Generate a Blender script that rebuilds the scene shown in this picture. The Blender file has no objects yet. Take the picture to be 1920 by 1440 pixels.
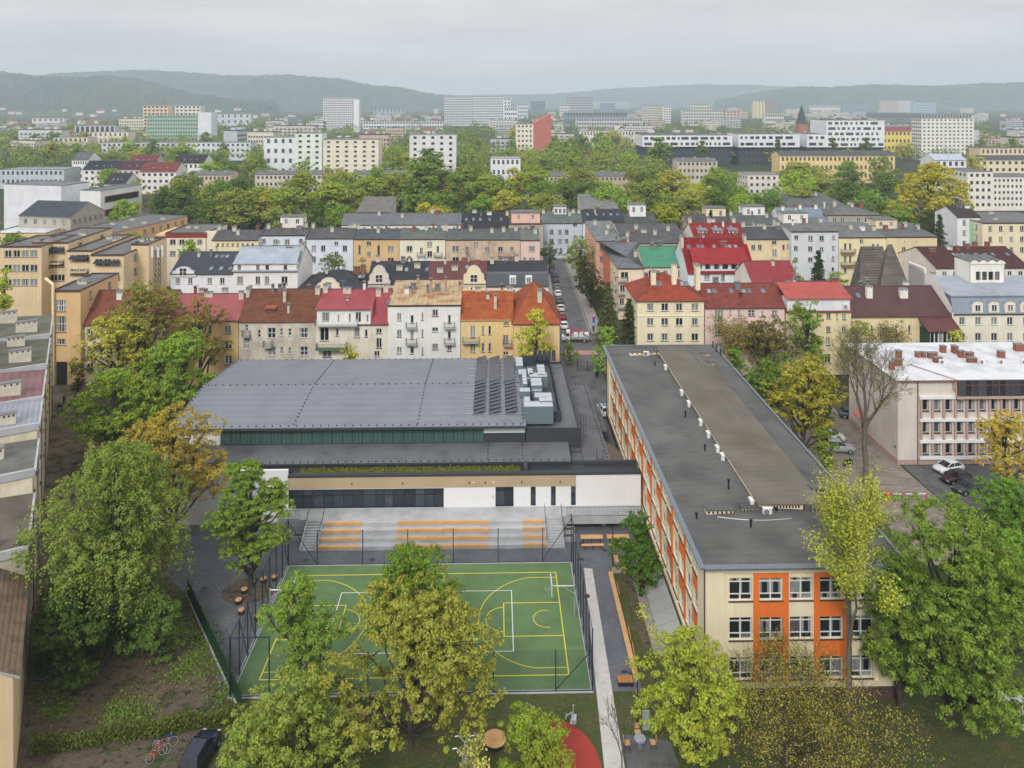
import bpy, math, random
import numpy as np
from mathutils import Vector
R = math.radians
HAZE = 1.9e-4
sc = bpy.context.scene
C = sc.collection
# ------------------------------------------------------------------ camera, sky, sun, exposure
F, H, YH = 1425.0, 52.0, 189.0            # survey: focal length in photo pixels, drone height, horizon row
YAW = math.atan(31/1425.0); CA, SA = math.cos(YAW), math.sin(YAW)
cam = bpy.data.objects.new('camera', bpy.data.cameras.new('camera')); C.objects.link(cam)
cam.location = (0, 0, H); cam.rotation_euler = (R(90), 0, 0)
cam.data.sensor_width = 36; cam.data.lens = F/1920*36
cam.data.shift_y = -(720-YH)/1920.0
cam.data.clip_start = .5; cam.data.clip_end = 40000
sc.camera = cam
SUN_EL, SUN_AZ = R(40), R(195)
wd = bpy.data.worlds.new('World'); sc.world = wd; wd.use_nodes = True
nt = wd.node_tree; nt.nodes.clear()
def nd(t, typ, **kw):
    n = t.nodes.new(typ)
    for k, v in kw.items(): setattr(n, k, v)
    return n
sky = nd(nt, 'ShaderNodeTexSky', sky_type='NISHITA', sun_disc=False, sun_elevation=SUN_EL, sun_rotation=SUN_AZ, dust_density=6.0, air_density=1.0, altitude=250)
hs = nd(nt, 'ShaderNodeHueSaturation'); hs.inputs['Saturation'].default_value = .2; hs.inputs['Value'].default_value = .9
tc = nd(nt, 'ShaderNodeTexCoord'); mp = nd(nt, 'ShaderNodeMapping'); mp.inputs['Scale'].default_value = (1.4, 1.4, 9)
ns = nd(nt, 'ShaderNodeTexNoise'); ns.inputs['Scale'].default_value = 2.6; ns.inputs['Detail'].default_value = 5; ns.inputs['Roughness'].default_value = .55
rp = nd(nt, 'ShaderNodeValToRGB')
rp.color_ramp.elements[0].position = .3; rp.color_ramp.elements[0].color = (6.1, 6.05, 6.2, 1)
rp.color_ramp.elements[1].position = .72; rp.color_ramp.elements[1].color = (7.6, 7.52, 7.6, 1)
mx = nd(nt, 'ShaderNodeMix', data_type='RGBA'); mx.inputs[0].default_value = .88
bg = nd(nt, 'ShaderNodeBackground'); bg.inputs['Strength'].default_value = .087
wo = nd(nt, 'ShaderNodeOutputWorld')
L = nt.links.new
L(tc.outputs['Generated'], mp.inputs[0]); L(mp.outputs[0], ns.inputs['Vector']); L(ns.outputs['Fac'], rp.inputs[0])
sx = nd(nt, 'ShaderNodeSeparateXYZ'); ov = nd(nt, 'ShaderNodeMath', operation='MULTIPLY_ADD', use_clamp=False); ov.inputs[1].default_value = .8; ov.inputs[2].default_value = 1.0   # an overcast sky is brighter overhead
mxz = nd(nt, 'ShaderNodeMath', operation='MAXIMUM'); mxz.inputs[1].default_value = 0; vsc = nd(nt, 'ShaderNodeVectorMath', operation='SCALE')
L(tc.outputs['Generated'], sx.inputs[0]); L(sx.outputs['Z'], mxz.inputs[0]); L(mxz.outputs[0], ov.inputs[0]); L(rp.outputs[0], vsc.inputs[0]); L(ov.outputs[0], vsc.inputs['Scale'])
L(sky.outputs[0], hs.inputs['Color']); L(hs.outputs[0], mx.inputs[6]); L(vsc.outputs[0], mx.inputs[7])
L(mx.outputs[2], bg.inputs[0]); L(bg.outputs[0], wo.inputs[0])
sl = bpy.data.lights.new('sun', 'SUN'); sl.energy = 1.5; sl.angle = R(13); sl.color = (1, .97, .93)
so = bpy.data.objects.new('sun', sl); C.objects.link(so)
so.rotation_euler = (R(90)-SUN_EL, 0, R(-15)); so.location = (0, -50, 200)
vs = sc.view_settings; vs.view_transform = 'Standard'; vs.look = 'None'; vs.exposure = .32; vs.gamma = 1
cy = sc.cycles
cy.use_denoising = True; cy.max_bounces = 5; cy.diffuse_bounces = 3; cy.glossy_bounces = 2; cy.transmission_bounces = 3; cy.transparent_max_bounces = 10
cy.volume_bounces = 1; cy.use_adaptive_sampling = True; cy.adaptive_threshold = .02; cy.caustics_reflective = False; cy.caustics_refractive = False

# ------------------------------------------------------------------ survey helpers (site frame u right, v away)
def sw(u, v): return (u*CA - v*SA, u*SA + v*CA)
def gr(px, py, z=0.0):
    Y = F*(H-z)/(py-YH); X = (px-960)*Y/F
    return (X*CA + Y*SA, -X*SA + Y*CA)
def su(px, v):
    t = (px-960)/F; return v*(SA+t*CA)/(CA-t*SA)
def sz(px, py, v):
    u = su(px, v); return H-(py-YH)*(u*SA+v*CA)/F
# ------------------------------------------------------------------ mesh builder
class MB:
    def __init__(s): s.v = []; s.f = []; s.m = []
    def poly(s, pts, m=0):
        n = len(s.v); s.v += [tuple(p) for p in pts]; s.f.append(tuple(range(n, n+len(pts)))); s.m.append(m); return s
    def box(s, x0, x1, y0, y1, z0, z1, m=0, mt=None):
        n = len(s.v)
        s.v += [(x0,y0,z0),(x1,y0,z0),(x1,y1,z0),(x0,y1,z0),(x0,y0,z1),(x1,y0,z1),(x1,y1,z1),(x0,y1,z1)]
        s.f += [(n,n+3,n+2,n+1),(n+4,n+5,n+6,n+7),(n,n+1,n+5,n+4),(n+1,n+2,n+6,n+5),(n+2,n+3,n+7,n+6),(n+3,n,n+4,n+7)]
        s.m += [m, m if mt is None else mt, m, m, m, m]; return s
    def hexa(s, b, t, m=0, mt=None):
        n = len(s.v); s.v += [tuple(p) for p in b]+[tuple(p) for p in t]
        s.f += [(n+3,n+2,n+1,n),(n+4,n+5,n+6,n+7)]+[(n+i,n+(i+1)%4,n+4+(i+1)%4,n+4+i) for i in range(4)]
        s.m += [m, m if mt is None else mt]+[m]*4; return s
    def slab(s, pts, th, m=0, me=None):
        n = len(pts); k = len(s.v)
        s.v += [tuple(p) for p in pts]+[(p[0],p[1],p[2]-th) for p in pts]
        s.f.append(tuple(range(k, k+n))); s.f.append(tuple(range(k+2*n-1, k+n-1, -1))); s.m += [m, m if me is None else me]
        for i in range(n): s.f.append((k+i, k+n+i, k+n+(i+1)%n, k+(i+1)%n)); s.m.append(m if me is None else me)
        return s
    def tube(s, p0, p1, r0, r1=None, n=6, m=0, cap=True):
        r1 = r0 if r1 is None else r1
        p0 = Vector(p0); p1 = Vector(p1); d = (p1-p0)
        if d.length < 1e-6: return s
        d.normalize(); a = d.orthogonal().normalized(); b = d.cross(a); k = len(s.v)
        for p, r in ((p0, r0), (p1, r1)):
            for i in range(n):
                t = 2*math.pi*i/n; q = p+(a*math.cos(t)+b*math.sin(t))*r; s.v.append((q.x,q.y,q.z))
        for i in range(n): s.f.append((k+i, k+(i+1)%n, k+n+(i+1)%n, k+n+i)); s.m.append(m)
        if cap: s.f.append(tuple(range(k+n-1, k-1, -1))); s.f.append(tuple(range(k+n, k+2*n))); s.m += [m, m]
        return s
    def bar(s, p0, p1, w, m=0): return s.tube(p0, p1, w*.7, n=4, m=m)
    def mesh(s, name, mats):
        me = bpy.data.meshes.new(name); me.from_pydata(s.v, [], s.f)
        for q in (mats if isinstance(mats, (list, tuple)) else [mats]): me.materials.append(q)
        if any(s.m): me.polygons.foreach_set('material_index', s.m)
        me.update(); return me
    def build(s, name, mats, parent=None, loc=(0,0,0), rz=0, smooth=False):
        me = s.mesh(name, mats)
        if smooth: me.polygons.foreach_set('use_smooth', [True]*len(me.polygons))
        return ob(name, me, parent, loc, rz)
def ob(name, me, parent=None, loc=(0,0,0), rz=0):
    o = bpy.data.objects.new(name, me); C.objects.link(o)
    o.location = loc; o.rotation_euler = (0, 0, rz)
    if parent is not None: o.parent = parent
    return o
def tag(o, label, cat, group=None, kind=None):
    if label: o['label'] = label
    if cat: o['category'] = cat
    if group: o['group'] = group
    if kind: o['kind'] = kind
    return o
def thing(name, label, cat, u, v, z=0, rot=0, group=None):
    o = bpy.data.objects.new(name, None); C.objects.link(o); x, y = sw(u, v)
    o.location = (x, y, z); o.rotation_euler = (0, 0, YAW+rot); o.empty_display_size = .3
    return tag(o, label, cat, group)
def structure(name, mb, mats, label=None):
    o = mb.build(name, mats, None, (0,0,0), YAW); o['kind'] = 'structure'
    if label: o['label'] = label
    return o
def copy_tree(o, parent=None):
    c = o.copy(); C.objects.link(c)
    if parent is not None: c.parent = parent
    for ch in o.children: copy_tree(ch, c)
    return c
# ------------------------------------------------------------------ materials
def lin(r, g, b):
    f = lambda x: (x/255/12.92) if x <= 10.3 else ((x/255+.055)/1.055)**2.4
    return (f(r), f(g), f(b))
def wl(r, g, b, k=.8):
    q = [c/k*1.1 for c in lin(r, g, b)]; s = min(1, .82/max(q)); return tuple(c*s for c in q)
def rf(r, g, b, k=1.12): return tuple(min(.86, c/k) for c in lin(r, g, b))
_mats = {}
def mat(name, col, rough=.85, var=.12, scale=.6, grain=.08, gscale=14, bump=.0, bscale=20, metal=0, stain=None, stain_amt=.5, stain_scale=.35, wave=None, spec=.3, streak=0, objrand=0):
    if name in _mats: return _mats[name]
    m = bpy.data.materials.new(name); m.use_nodes = True; t = m.node_tree; b = t.nodes['Principled BSDF']; l = t.links.new
    b.inputs['Roughness'].default_value = rough; b.inputs['Metallic'].default_value = metal; b.inputs['Specular IOR Level'].default_value = spec
    co = nd(t, 'ShaderNodeTexCoord')
    def noise(s, det=4, vec=None):
        n = nd(t, 'ShaderNodeTexNoise'); n.inputs['Scale'].default_value = s; n.inputs['Detail'].default_value = det; l(vec or co.outputs['Object'], n.inputs['Vector']); return n.outputs['Fac']
    def mul(a, lo, hi):
        r = nd(t, 'ShaderNodeMapRange'); r.inputs[1].default_value = .25; r.inputs[2].default_value = .75; r.inputs[3].default_value = lo; r.inputs[4].default_value = hi; l(a, r.inputs[0]); return r.outputs[0]
    cur = None
    rgb = nd(t, 'ShaderNodeRGB'); rgb.outputs[0].default_value = (*col, 1); cur = rgb.outputs[0]
    def darken(fac):
        nonlocal cur
        x = nd(t, 'ShaderNodeVectorMath', operation='SCALE'); l(cur, x.inputs[0]); l(fac, x.inputs['Scale']); cur = x.outputs[0]
    if stain:
        x = nd(t, 'ShaderNodeMix', data_type='RGBA'); x.inputs[7].default_value = (*stain, 1); l(cur, x.inputs[6])
        r = nd(t, 'ShaderNodeMapRange'); r.inputs[1].default_value = .45; r.inputs[2].default_value = .7; r.inputs[3].default_value = 0; r.inputs[4].default_value = stain_amt
        l(noise(stain_scale, 6), r.inputs[0]); l(r.outputs[0], x.inputs[0]); cur = x.outputs[2]
    if var: darken(mul(noise(scale, 5), 1-var, 1+var))
    if grain: darken(mul(noise(gscale, 3), 1-grain, 1+grain))
    if streak:
        q = nd(t, 'ShaderNodeMapping'); q.inputs['Scale'].default_value = (1, 1, .08); l(co.outputs['Object'], q.inputs[0]); darken(mul(noise(2.2, 4, q.outputs[0]), 1-streak, 1+streak*.6))
    if objrand:
        oi = nd(t, 'ShaderNodeObjectInfo'); r = nd(t, 'ShaderNodeMapRange'); r.inputs[3].default_value = 1-objrand; r.inputs[4].default_value = 1+objrand; l(oi.outputs['Random'], r.inputs[0]); darken(r.outputs[0])
    hgt = None
    if wave:   # (axis, period, depth, darkening)
        wv = nd(t, 'ShaderNodeTexWave', wave_type='BANDS', bands_direction=wave[0], wave_profile=wave[4] if len(wave) > 4 else 'SIN'); wv.inputs['Scale'].default_value = .314/wave[1]; wv.inputs['Distortion'].default_value = .15; wv.inputs['Detail'].default_value = 0
        l(co.outputs['Object'], wv.inputs['Vector']); hgt = wv.outputs['Fac']; darken(mul(hgt, 1-wave[3], 1))
        bp = nd(t, 'ShaderNodeBump'); bp.inputs['Strength'].default_value = wave[2]; bp.inputs['Distance'].default_value = .05; l(hgt, bp.inputs['Height']); l(bp.outputs[0], b.inputs['Normal'])
    elif bump:
        bp = nd(t, 'ShaderNodeBump'); bp.inputs['Strength'].default_value = bump; bp.inputs['Distance'].default_value = .05; l(noise(bscale, 4), bp.inputs['Height']); l(bp.outputs[0], b.inputs['Normal'])
    l(cur, b.inputs['Base Color']); _mats[name] = m; return m
def plaster(r, g, b, k=.8, stain=None, amt=.35):
    a = (r+g+b)/3; r, g, b = (round(c*.84+a*.16) for c in (r, g, b)); return mat(f'plaster_{r}_{g}_{b}', wl(r, g, b, k), .9, .1, .25, .06, 8, streak=.09, spec=.12, stain=stain, stain_amt=amt)
def felt(r, g, b): return mat(f'roofing_felt_{r}_{g}_{b}', rf(r, g, b), .85, .16, .35, .1, 6, .25, 9, stain=rf(r*.72, g*.72, b*.74), stain_amt=.55, stain_scale=.5, spec=.12)
def tile(r, g, b): return mat(f'roof_tile_{r}_{g}_{b}', rf(r, g, b), .8, .18, .7, .16, 5, wave=('Z', .24, .7, .3, 'SAW'), stain=rf(r*.72, g*.78, b*.8), stain_amt=.55, stain_scale=.9, spec=.1)
def metal(r, g, b, sp=.55): return mat(f'sheet_roof_{r}_{g}_{b}', rf(r, g, b), .5, .1, .4, .05, 5, wave=('X', sp, .5, .16), stain=rf(r*.8, g*.8, b*.8), stain_amt=.4, spec=.2)
def paint(r, g, b, rough=.5, k=1.0): return mat(f'paint_{r}_{g}_{b}', rf(r, g, b, k), rough, .05, 1, .03)
WHITE = mat('white_frame', (.78, .78, .77), .5, .03)
BROWNF = mat('brown_frame', wl(92, 66, 56), .6, .05)
DARKF = mat('anthracite_frame', (.028, .031, .036), .45, .04)
SILL = mat('brown_sill', wl(74, 56, 52), .6, .08)
ZINC = mat('zinc_sheet', rf(126, 133, 143), .4, .1, .6, .06, metal=.3)
CONC = mat('concrete', rf(188, 190, 192), .85, .1, .5, .08, 10, .15, stain=rf(150, 148, 145), stain_amt=.45, stain_scale=.6)
CONCD = mat('concrete_dark', rf(130, 130, 132), .88, .14, .5, .1, 10)
WOOD = mat('larch_wood', rf(220, 172, 116), .6, .1, 1.2, .1, 9, objrand=.07)
BARK = mat('bark', (.075, .062, .05), .95, .25, 1.5, .2, 9, .6, 12)
BARKL = mat('pale_bark', (.16, .145, .12), .95, .25, 1.5, .2, 9, .5, 12)
NAVY = mat('navy_steel', (.022, .03, .05), .5, .05)
STEEL = mat('galvanised_steel', (.55, .57, .6), .38, .08, metal=.6)
GALV = mat('duct_sheet', rf(196, 202, 206), .42, .1, 1.2, .05, metal=.25)
BLACK = mat('black_rubber', (.012, .012, .013), .7, .05)
BRICKM = mat('chimney_brick', rf(150, 94, 76), .9, .15, 3, .2, 20, .3, 30)
CHIMP = mat('chimney_plaster', rf(212, 205, 188), .9, .15, 1.5, .1)
def glass_mat(name, dark=(.012, .015, .018), light=(.34, .34, .33), frac=.4, rough=.06, curtain=False):
    if name in _mats: return _mats[name]
    m = bpy.data.materials.new(name); m.use_nodes = True; t = m.node_tree; b = t.nodes['Principled BSDF']; l = t.links.new
    oi = nd(t, 'ShaderNodeObjectInfo'); r = nd(t, 'ShaderNodeValToRGB'); r.color_ramp.interpolation = 'LINEAR'
    e = r.color_ramp.elements; e[0].position = 0; e[0].color = (*dark, 1); e[1].position = 1; e[1].color = (*light, 1)
    q = e.new(1-frac); q.color = tuple(d*1.8 for d in dark)+(1,)
    l(oi.outputs['Random'], r.inputs[0])
    co = nd(t, 'ShaderNodeTexCoord'); n = nd(t, 'ShaderNodeTexNoise'); n.inputs['Scale'].default_value = 2.5; l(co.outputs['Object'], n.inputs['Vector'])
    mr = nd(t, 'ShaderNodeMapRange'); mr.inputs[3].default_value = .55; mr.inputs[4].default_value = 1.45; l(n.outputs[0], mr.inputs[0])
    s_ = nd(t, 'ShaderNodeVectorMath', operation='SCALE'); l(r.outputs[0], s_.inputs[0]); l(mr.outputs[0], s_.inputs['Scale']); l(s_.outputs[0], b.inputs['Base Color'])
    if curtain:
        sp = nd(t, 'ShaderNodeSeparateXYZ'); l(co.outputs['Generated'], sp.inputs[0]); ab = nd(t, 'ShaderNodeMath', operation='SUBTRACT'); ab.inputs[1].default_value = .5; l(sp.outputs['X'], ab.inputs[0]); a2 = nd(t, 'ShaderNodeMath', operation='ABSOLUTE'); l(ab.outputs[0], a2.inputs[0])
        m3 = nd(t, 'ShaderNodeMath', operation='MULTIPLY'); m3.inputs[1].default_value = 7.13; l(oi.outputs['Random'], m3.inputs[0]); fr = nd(t, 'ShaderNodeMath', operation='FRACT'); l(m3.outputs[0], fr.inputs[0]); th = nd(t, 'ShaderNodeMapRange'); th.inputs[3].default_value = .12; th.inputs[4].default_value = .75; l(fr.outputs[0], th.inputs[0])
        gt = nd(t, 'ShaderNodeMath', operation='GREATER_THAN'); l(a2.outputs[0], gt.inputs[0]); l(th.outputs[0], gt.inputs[1]); cm = nd(t, 'ShaderNodeMix', data_type='RGBA'); cm.inputs[7].default_value = (.3, .3, .29, 1); l(gt.outputs[0], cm.inputs[0]); l(s_.outputs[0], cm.inputs[6]); l(cm.outputs[2], b.inputs['Base Color'])
    b.inputs['Roughness'].default_value = rough; b.inputs['Specular IOR Level'].default_value = .5
    _mats[name] = m; return m
GLASS = glass_mat('window_glass', curtain=True)
GLASSF = glass_mat('far_window_glass', (.03, .034, .04), (.1, .1, .1), .3, .2)
GLASSH = glass_mat('curtain_wall_glass', (.022, .028, .04), (.075, .085, .1), .5, .03)

# ------------------------------------------------------------------ walls with openings, windows, buildings
def facade(mb, ox, oy, ang, w, z0, z1, holes, m=0, rev=.14, mr=None):
    """wall plane from (ox,oy) along ang, outward = right-hand side; holes (x0,x1,z0,z1) get reveals"""
    c, s = math.cos(ang), math.sin(ang)
    T = lambda x, y, z: (ox+c*x-s*y, oy+s*x+c*y, z)
    holes = [(max(.02, a), min(w-.02, b), max(z0+.02, d), min(z1-.02, e)) for a, b, d, e in holes if b > .1 and a < w-.1 and e > z0+.1 and d < z1-.1]
    xs = sorted({0, w, *[round(h[0], 3) for h in holes], *[round(h[1], 3) for h in holes]})
    zs = sorted({z0, z1, *[round(h[2], 3) for h in holes], *[round(h[3], 3) for h in holes]})
    for j in range(len(zs)-1):
        zc = (zs[j]+zs[j+1])/2; run = None
        for i in range(len(xs)-1):
            xc = (xs[i]+xs[i+1])/2
            solid = not any(h[0] < xc < h[1] and h[2] < zc < h[3] for h in holes)
            if solid and run is None: run = xs[i]
            if run is not None and (not solid or i == len(xs)-2):
                e = xs[i+1] if solid else xs[i]
                mb.poly([T(run,0,zs[j]), T(e,0,zs[j]), T(e,0,zs[j+1]), T(run,0,zs[j+1])], m); run = None
    q = m if mr is None else mr
    for a, b, d, e in holes:
        mb.poly([T(a,0,d), T(a,rev,d), T(a,rev,e), T(a,0,e)], q); mb.poly([T(b,rev,d), T(b,0,d), T(b,0,e), T(b,rev,e)], q)
        mb.poly([T(a,0,d), T(b,0,d), T(b,rev,d), T(a,rev,d)], q); mb.poly([T(a,rev,e), T(b,rev,e), T(b,0,e), T(a,0,e)], q)
_wc = {}
def win_meshes(w, h, nx, nz, fm, sm, bar=.075, rev=.14, split=None):
    k = (round(w, 1), round(h, 1), nx, nz, fm.name, sm.name if sm else 0, bar, rev, split)
    if k in _wc: return _wc[k]
    w, h = max(.3, k[0]), max(.3, k[1]); f = MB(); g = MB()
    f.box(-w/2, -w/2+bar, 0, .09, -h/2, h/2); f.box(w/2-bar, w/2, 0, .09, -h/2, h/2)
    f.box(-w/2+bar, w/2-bar, 0, .09, h/2-bar, h/2); f.box(-w/2+bar, w/2-bar, 0, .09, -h/2, -h/2+bar)
    xs = [-w/2+w*i/nx for i in range(nx+1)]
    zs = [-h/2+h*i/nz for i in range(nz+1)] if split is None else [-h/2+h*q for q in (0, *split, 1)]
    for x in xs[1:-1]: f.box(x-bar*.7, x+bar*.7, -.012, .085, -h/2+bar, h/2-bar)
    for z in zs[1:-1]: f.box(-w/2+bar, w/2-bar, .004, .08, z-bar*.55, z+bar*.55)
    if sm: f.box(-w/2-.08, w/2+.08, -rev-.12, 0, -h/2-.07, -h/2+.005, 1)
    for i in range(nx):
        for j in range(len(zs)-1):
            g.poly([(xs[i], .05, zs[j]), (xs[i+1], .05, zs[j]), (xs[i+1], .05, zs[j+1]), (xs[i], .05, zs[j+1])])
    _wc[k] = (f.mesh('window', [fm, sm] if sm else [fm]), g.mesh('pane', [GLASS]), [(xs[i], xs[i+1], zs[j], zs[j+1]) for i in range(nx) for j in range(len(zs)-1)])
    return _wc[k]
_pc = {}
def window(par, x, z, w, h, ox=0, oy=0, ang=0, nx=2, nz=1, fm=None, sm=SILL, rev=.14, split=None, sep=False, gm=None, name='window'):
    fme, pme, rects = win_meshes(w, h, nx, nz, fm or WHITE, sm, rev=rev, split=split)
    c, s = math.cos(ang), math.sin(ang)
    o = ob(name, fme, par, (ox+c*x-s*rev, oy+s*x+c*rev, z), ang)
    if sep:
        for a, b, d, e in rects:
            k = (round(b-a, 3), round(e-d, 3), gm)
            if k not in _pc:
                _pc[k] = MB().poly([(-k[0]/2,0,-k[1]/2),(k[0]/2,0,-k[1]/2),(k[0]/2,0,k[1]/2),(-k[0]/2,0,k[1]/2)]).mesh('pane', [gm or GLASS])
            ob('pane', _pc[k], o, ((a+b)/2, .05, (d+e)/2))
    else: ob('pane', pme, o)
    return o
def roof_mesh(W, D, zE, typ, rise, over=.35, th=.16, hip=None):
    """in building coordinates, front at y=0"""
    m = MB(); o = over
    if typ == 'flat':
        m.box(.22, W-.22, .22, D-.22, zE-.35, zE-.12)
        for a in ((-.06, W+.06, -.06, .22), (-.06, W+.06, D-.22, D+.06), (-.06, .22, .22, D-.22), (W-.22, W+.06, .22, D-.22)): m.box(*a, zE-.1, zE+.16, 1)
    elif typ == 'shed':      # rises to the back
        s = rise/D; m.slab([(-o*.4,-o,zE-o*s+th), (W+o*.4,-o,zE-o*s+th), (W+o*.4,D+.1,zE+rise+th), (-o*.4,D+.1,zE+rise+th)], th, 0, 1)
    elif typ == 'gable':
        s = rise/(D/2)
        m.slab([(-.12,-o,zE-o*s+th), (W+.12,-o,zE-o*s+th), (W+.12,D/2,zE+rise+th), (-.12,D/2,zE+rise+th)], th, 0, 1)
        m.slab([(W+.12,D+o,zE-o*s+th), (-.12,D+o,zE-o*s+th), (-.12,D/2+.001,zE+rise+th), (W+.12,D/2+.001,zE+rise+th)], th, 0, 1)
        m.box(-.15, W+.15, D/2-.12, D/2+.12, zE+rise+th-.06, zE+rise+th+.05, 1)
    elif typ == 'hip':
        h = hip if hip is not None else D/2; s = rise/(D/2); a = -o; z = zE-o*s+th; zr = zE+rise+th
        P = [(a,a,z),(W+o,a,z),(W+o,D+o,z),(a,D+o,z)]; r0, r1 = (h, D/2, zr), (W-h, D/2, zr)
        m.poly([P[0],P[1],r1,r0]); m.poly([P[1],P[2],r1]); m.poly([P[2],P[3],r0,r1]); m.poly([P[3],P[0],r0])
        m.box(a, W+o, a, a+.14, z-.16, z-.01, 1); m.box(a, W+o, D+o-.14, D+o, z-.16, z-.01, 1); m.box(a, a+.14, a+.14, D+o-.14, z-.16, z-.01, 1); m.box(W+o-.14, W+o, a+.14, D+o-.14, z-.16, z-.01, 1)
        m.tube((h,D/2,zr), (W-h,D/2,zr), .09, n=5, m=1)
        for p, q in ((P[0],r0),(P[1],r1)): m.tube(p, q, .08, n=5, m=1)
    return m
_chim = {}
def chimney(par, x, y, z, w=.9, d=.5, h=1.6, m=None, pots=2):
    m = m or CHIMP; k = (w, d, h, m.name, pots)
    if k not in _chim:
        b = MB().box(-w/2, w/2, -d/2, d/2, -1.2, h, 0).box(-w/2-.07, w/2+.07, -d/2-.07, d/2+.07, h, h+.12, 1)
        for i in range(pots):
            px = -w/2+w*(i+.5)/pots; b.box(px-.1, px+.1, -d/2-.012, -d/2, h-.32, h-.1, 2)
        _chim[k] = b.mesh('chimney', [m, CONCD, BLACK])
    return ob('chimney', _chim[k], par, (x, y, z))
_skl = {}
def skylight(par, x, y, z, slope, w=.8, h=1.2):
    k = (w, h, round(slope, 2))
    if k not in _skl:
        b = MB(); c, s = math.cos(slope), math.sin(slope)
        T = lambda a, t, n: (a, c*t-s*n, s*t+c*n)
        for (a0, a1, t0, t1) in ((-w/2, w/2, -h/2, -h/2+.09), (-w/2, w/2, h/2-.09, h/2), (-w/2, -w/2+.09, -h/2+.09, h/2-.09), (w/2-.09, w/2, -h/2+.09, h/2-.09)):
            b.hexa([T(a0,t0,-.05),T(a1,t0,-.05),T(a1,t1,-.05),T(a0,t1,-.05)], [T(a0,t0,.1),T(a1,t0,.1),T(a1,t1,.1),T(a0,t1,.1)])
        g = MB().poly([T(-w/2,-h/2,.06),T(w/2,-h/2,.06),T(w/2,h/2,.06),T(-w/2,h/2,.06)])
        _skl[k] = (b.mesh('skylight', [ZINC]), g.mesh('pane', [SKYG]))
    o = ob('skylight', _skl[k][0], par, (x, y, z)); ob('pane', _skl[k][1], o); return o
SKYG = glass_mat('skylight_glass', (.1, .12, .14), (.3, .32, .34), .5, .05)
def bld(label, x0, x1, ye, v, D, wall, roof, typ='gable', yr=None, rise=None, rows=3, cols=4, ww=1.1, wh=1.6, st=3.2, top=.9, wins=None, zm=(0,0,1), fm=None, sm=SILL, nx=2, nz=1,
        left=0, right=0, chim=(), cm=None, sky=(), skys=None, trim=None, z0=0, rot=0, name='tenement_house', cat='building', group=None, over=.35, joined=None, hip=None, margin=.8, ch=1.4, rev=.14, base=None, cab=None, zE=None):
    """a building whose front runs from photo column x0 to x1 at distance v; ye/yr = photo rows of eave and ridge"""
    u0, u1 = su(x0, v), su(x1, v); W = u1-u0
    if zE is None: zE = sz((x0+x1)/2, ye, v)
    if rise is None: rise = (sz((x0+x1)/2, yr, v+(D if typ == 'shed' else D/2))-zE) if yr is not None else 2.0
    t = thing(name, label, cat, u0, v, z0, rot, group); zE -= z0
    joined = (v > 262) if joined is None else joined
    tr = trim or SILL; wb = MB(); fr = []
    if wins is not None:
        for q in wins:
            px, py = zm[0]+q[0]/zm[2], zm[1]+q[1]/zm[2]; s_ = v/F
            fr.append((su(px, v)-u0, sz(px, py, v)-z0, q[2]/zm[2]*s_, q[3]/zm[2]*s_, q[4] if len(q) > 4 else None))
    elif cols:
        n = 0; z = zE-top-wh/2
        while n < rows and z-wh/2 > .3:
            for i in range(cols):
                x = margin+(W-2*margin)*(i+.5)/cols; fr.append((x, z, ww, wh, None))
            z -= st; n += 1
    rowz = sorted({round(f[1], 2) for f in fr}, reverse=True) if wins is None else [zE-top-wh/2-st*i for i in range(rows) if zE-top-wh-st*i > .3]
    sides = []
    for nn, (ox, oy, ang) in ((left, (0, D, -math.pi/2)), (right, (W, 0, math.pi/2))):
        hs_ = [(D*(i+.5)/nn, z, ww, wh, None) for z in rowz for i in range(nn)] if nn else []
        sides.append((ox, oy, ang, D, hs_))
    allf = [(0, 0, 0, W, fr)]+sides+[(W, D, math.pi, W, [])]
    jm = MB()
    for ox, oy, ang, w_, ff in allf:
        if joined:
            facade(wb, ox, oy, ang, w_, 0, zE, [], 0)
            c, s = math.cos(ang), math.sin(ang)
            for x, z, a, b, _ in ff:
                T = lambda xx, yy, zz: (ox+c*xx-s*yy, oy+s*xx+c*yy, zz)
                jm.hexa([T(x-a/2,-.05,z-b/2),T(x+a/2,-.05,z-b/2),T(x+a/2,.02,z-b/2),T(x-a/2,.02,z-b/2)], [T(x-a/2,-.05,z+b/2),T(x+a/2,-.05,z+b/2),T(x+a/2,.02,z+b/2),T(x-a/2,.02,z+b/2)])
        else:
            facade(wb, ox, oy, ang, w_, 0, zE, [(x-a/2, x+a/2, z-b/2, z+b/2) for x, z, a, b, _ in ff], 0, rev)
            for x, z, a, b, sty in ff:
                if x-a/2 < 0.05 or x+a/2 > w_-.05 or z-b/2 < .1: continue
                n_ = (1 if a < .75 else nx if a < 1.5 else max(nx, 2)) if sty is None else sty[0]
                window(t, x, z, a, b, ox, oy, ang, n_, nz if sty is None else sty[1], fm, sm, rev)
    if typ == 'gable':
        wb.poly([(0,D,zE),(0,0,zE),(0,D/2,zE+rise)]); wb.poly([(W,0,zE),(W,D,zE),(W,D/2,zE+rise)])
    elif typ == 'shed':
        wb.poly([(0,D,zE),(0,0,zE),(0,D,zE+rise)]); wb.poly([(W,0,zE),(W,D,zE),(W,D,zE+rise)]); wb.poly([(W,D,zE),(0,D,zE),(0,D,zE+rise),(W,D,zE+rise)])
    if base: wb.box(-.05, W+.05, -.05, .3, 0, base, 1)
    wb.box(-.06, W+.06, -.09, .02, zE-.28, zE-.1, 1)
    wb.build('wall', [wall, tr], t)
    if joined and jm.f: o = jm.build('window_field', [GLASSF], t); o['kind'] = 'stuff'
    rm = roof_mesh(W, D, zE, typ, rise, over, hip=hip); r = rm.build('roof', [roof, tr], t)
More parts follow.
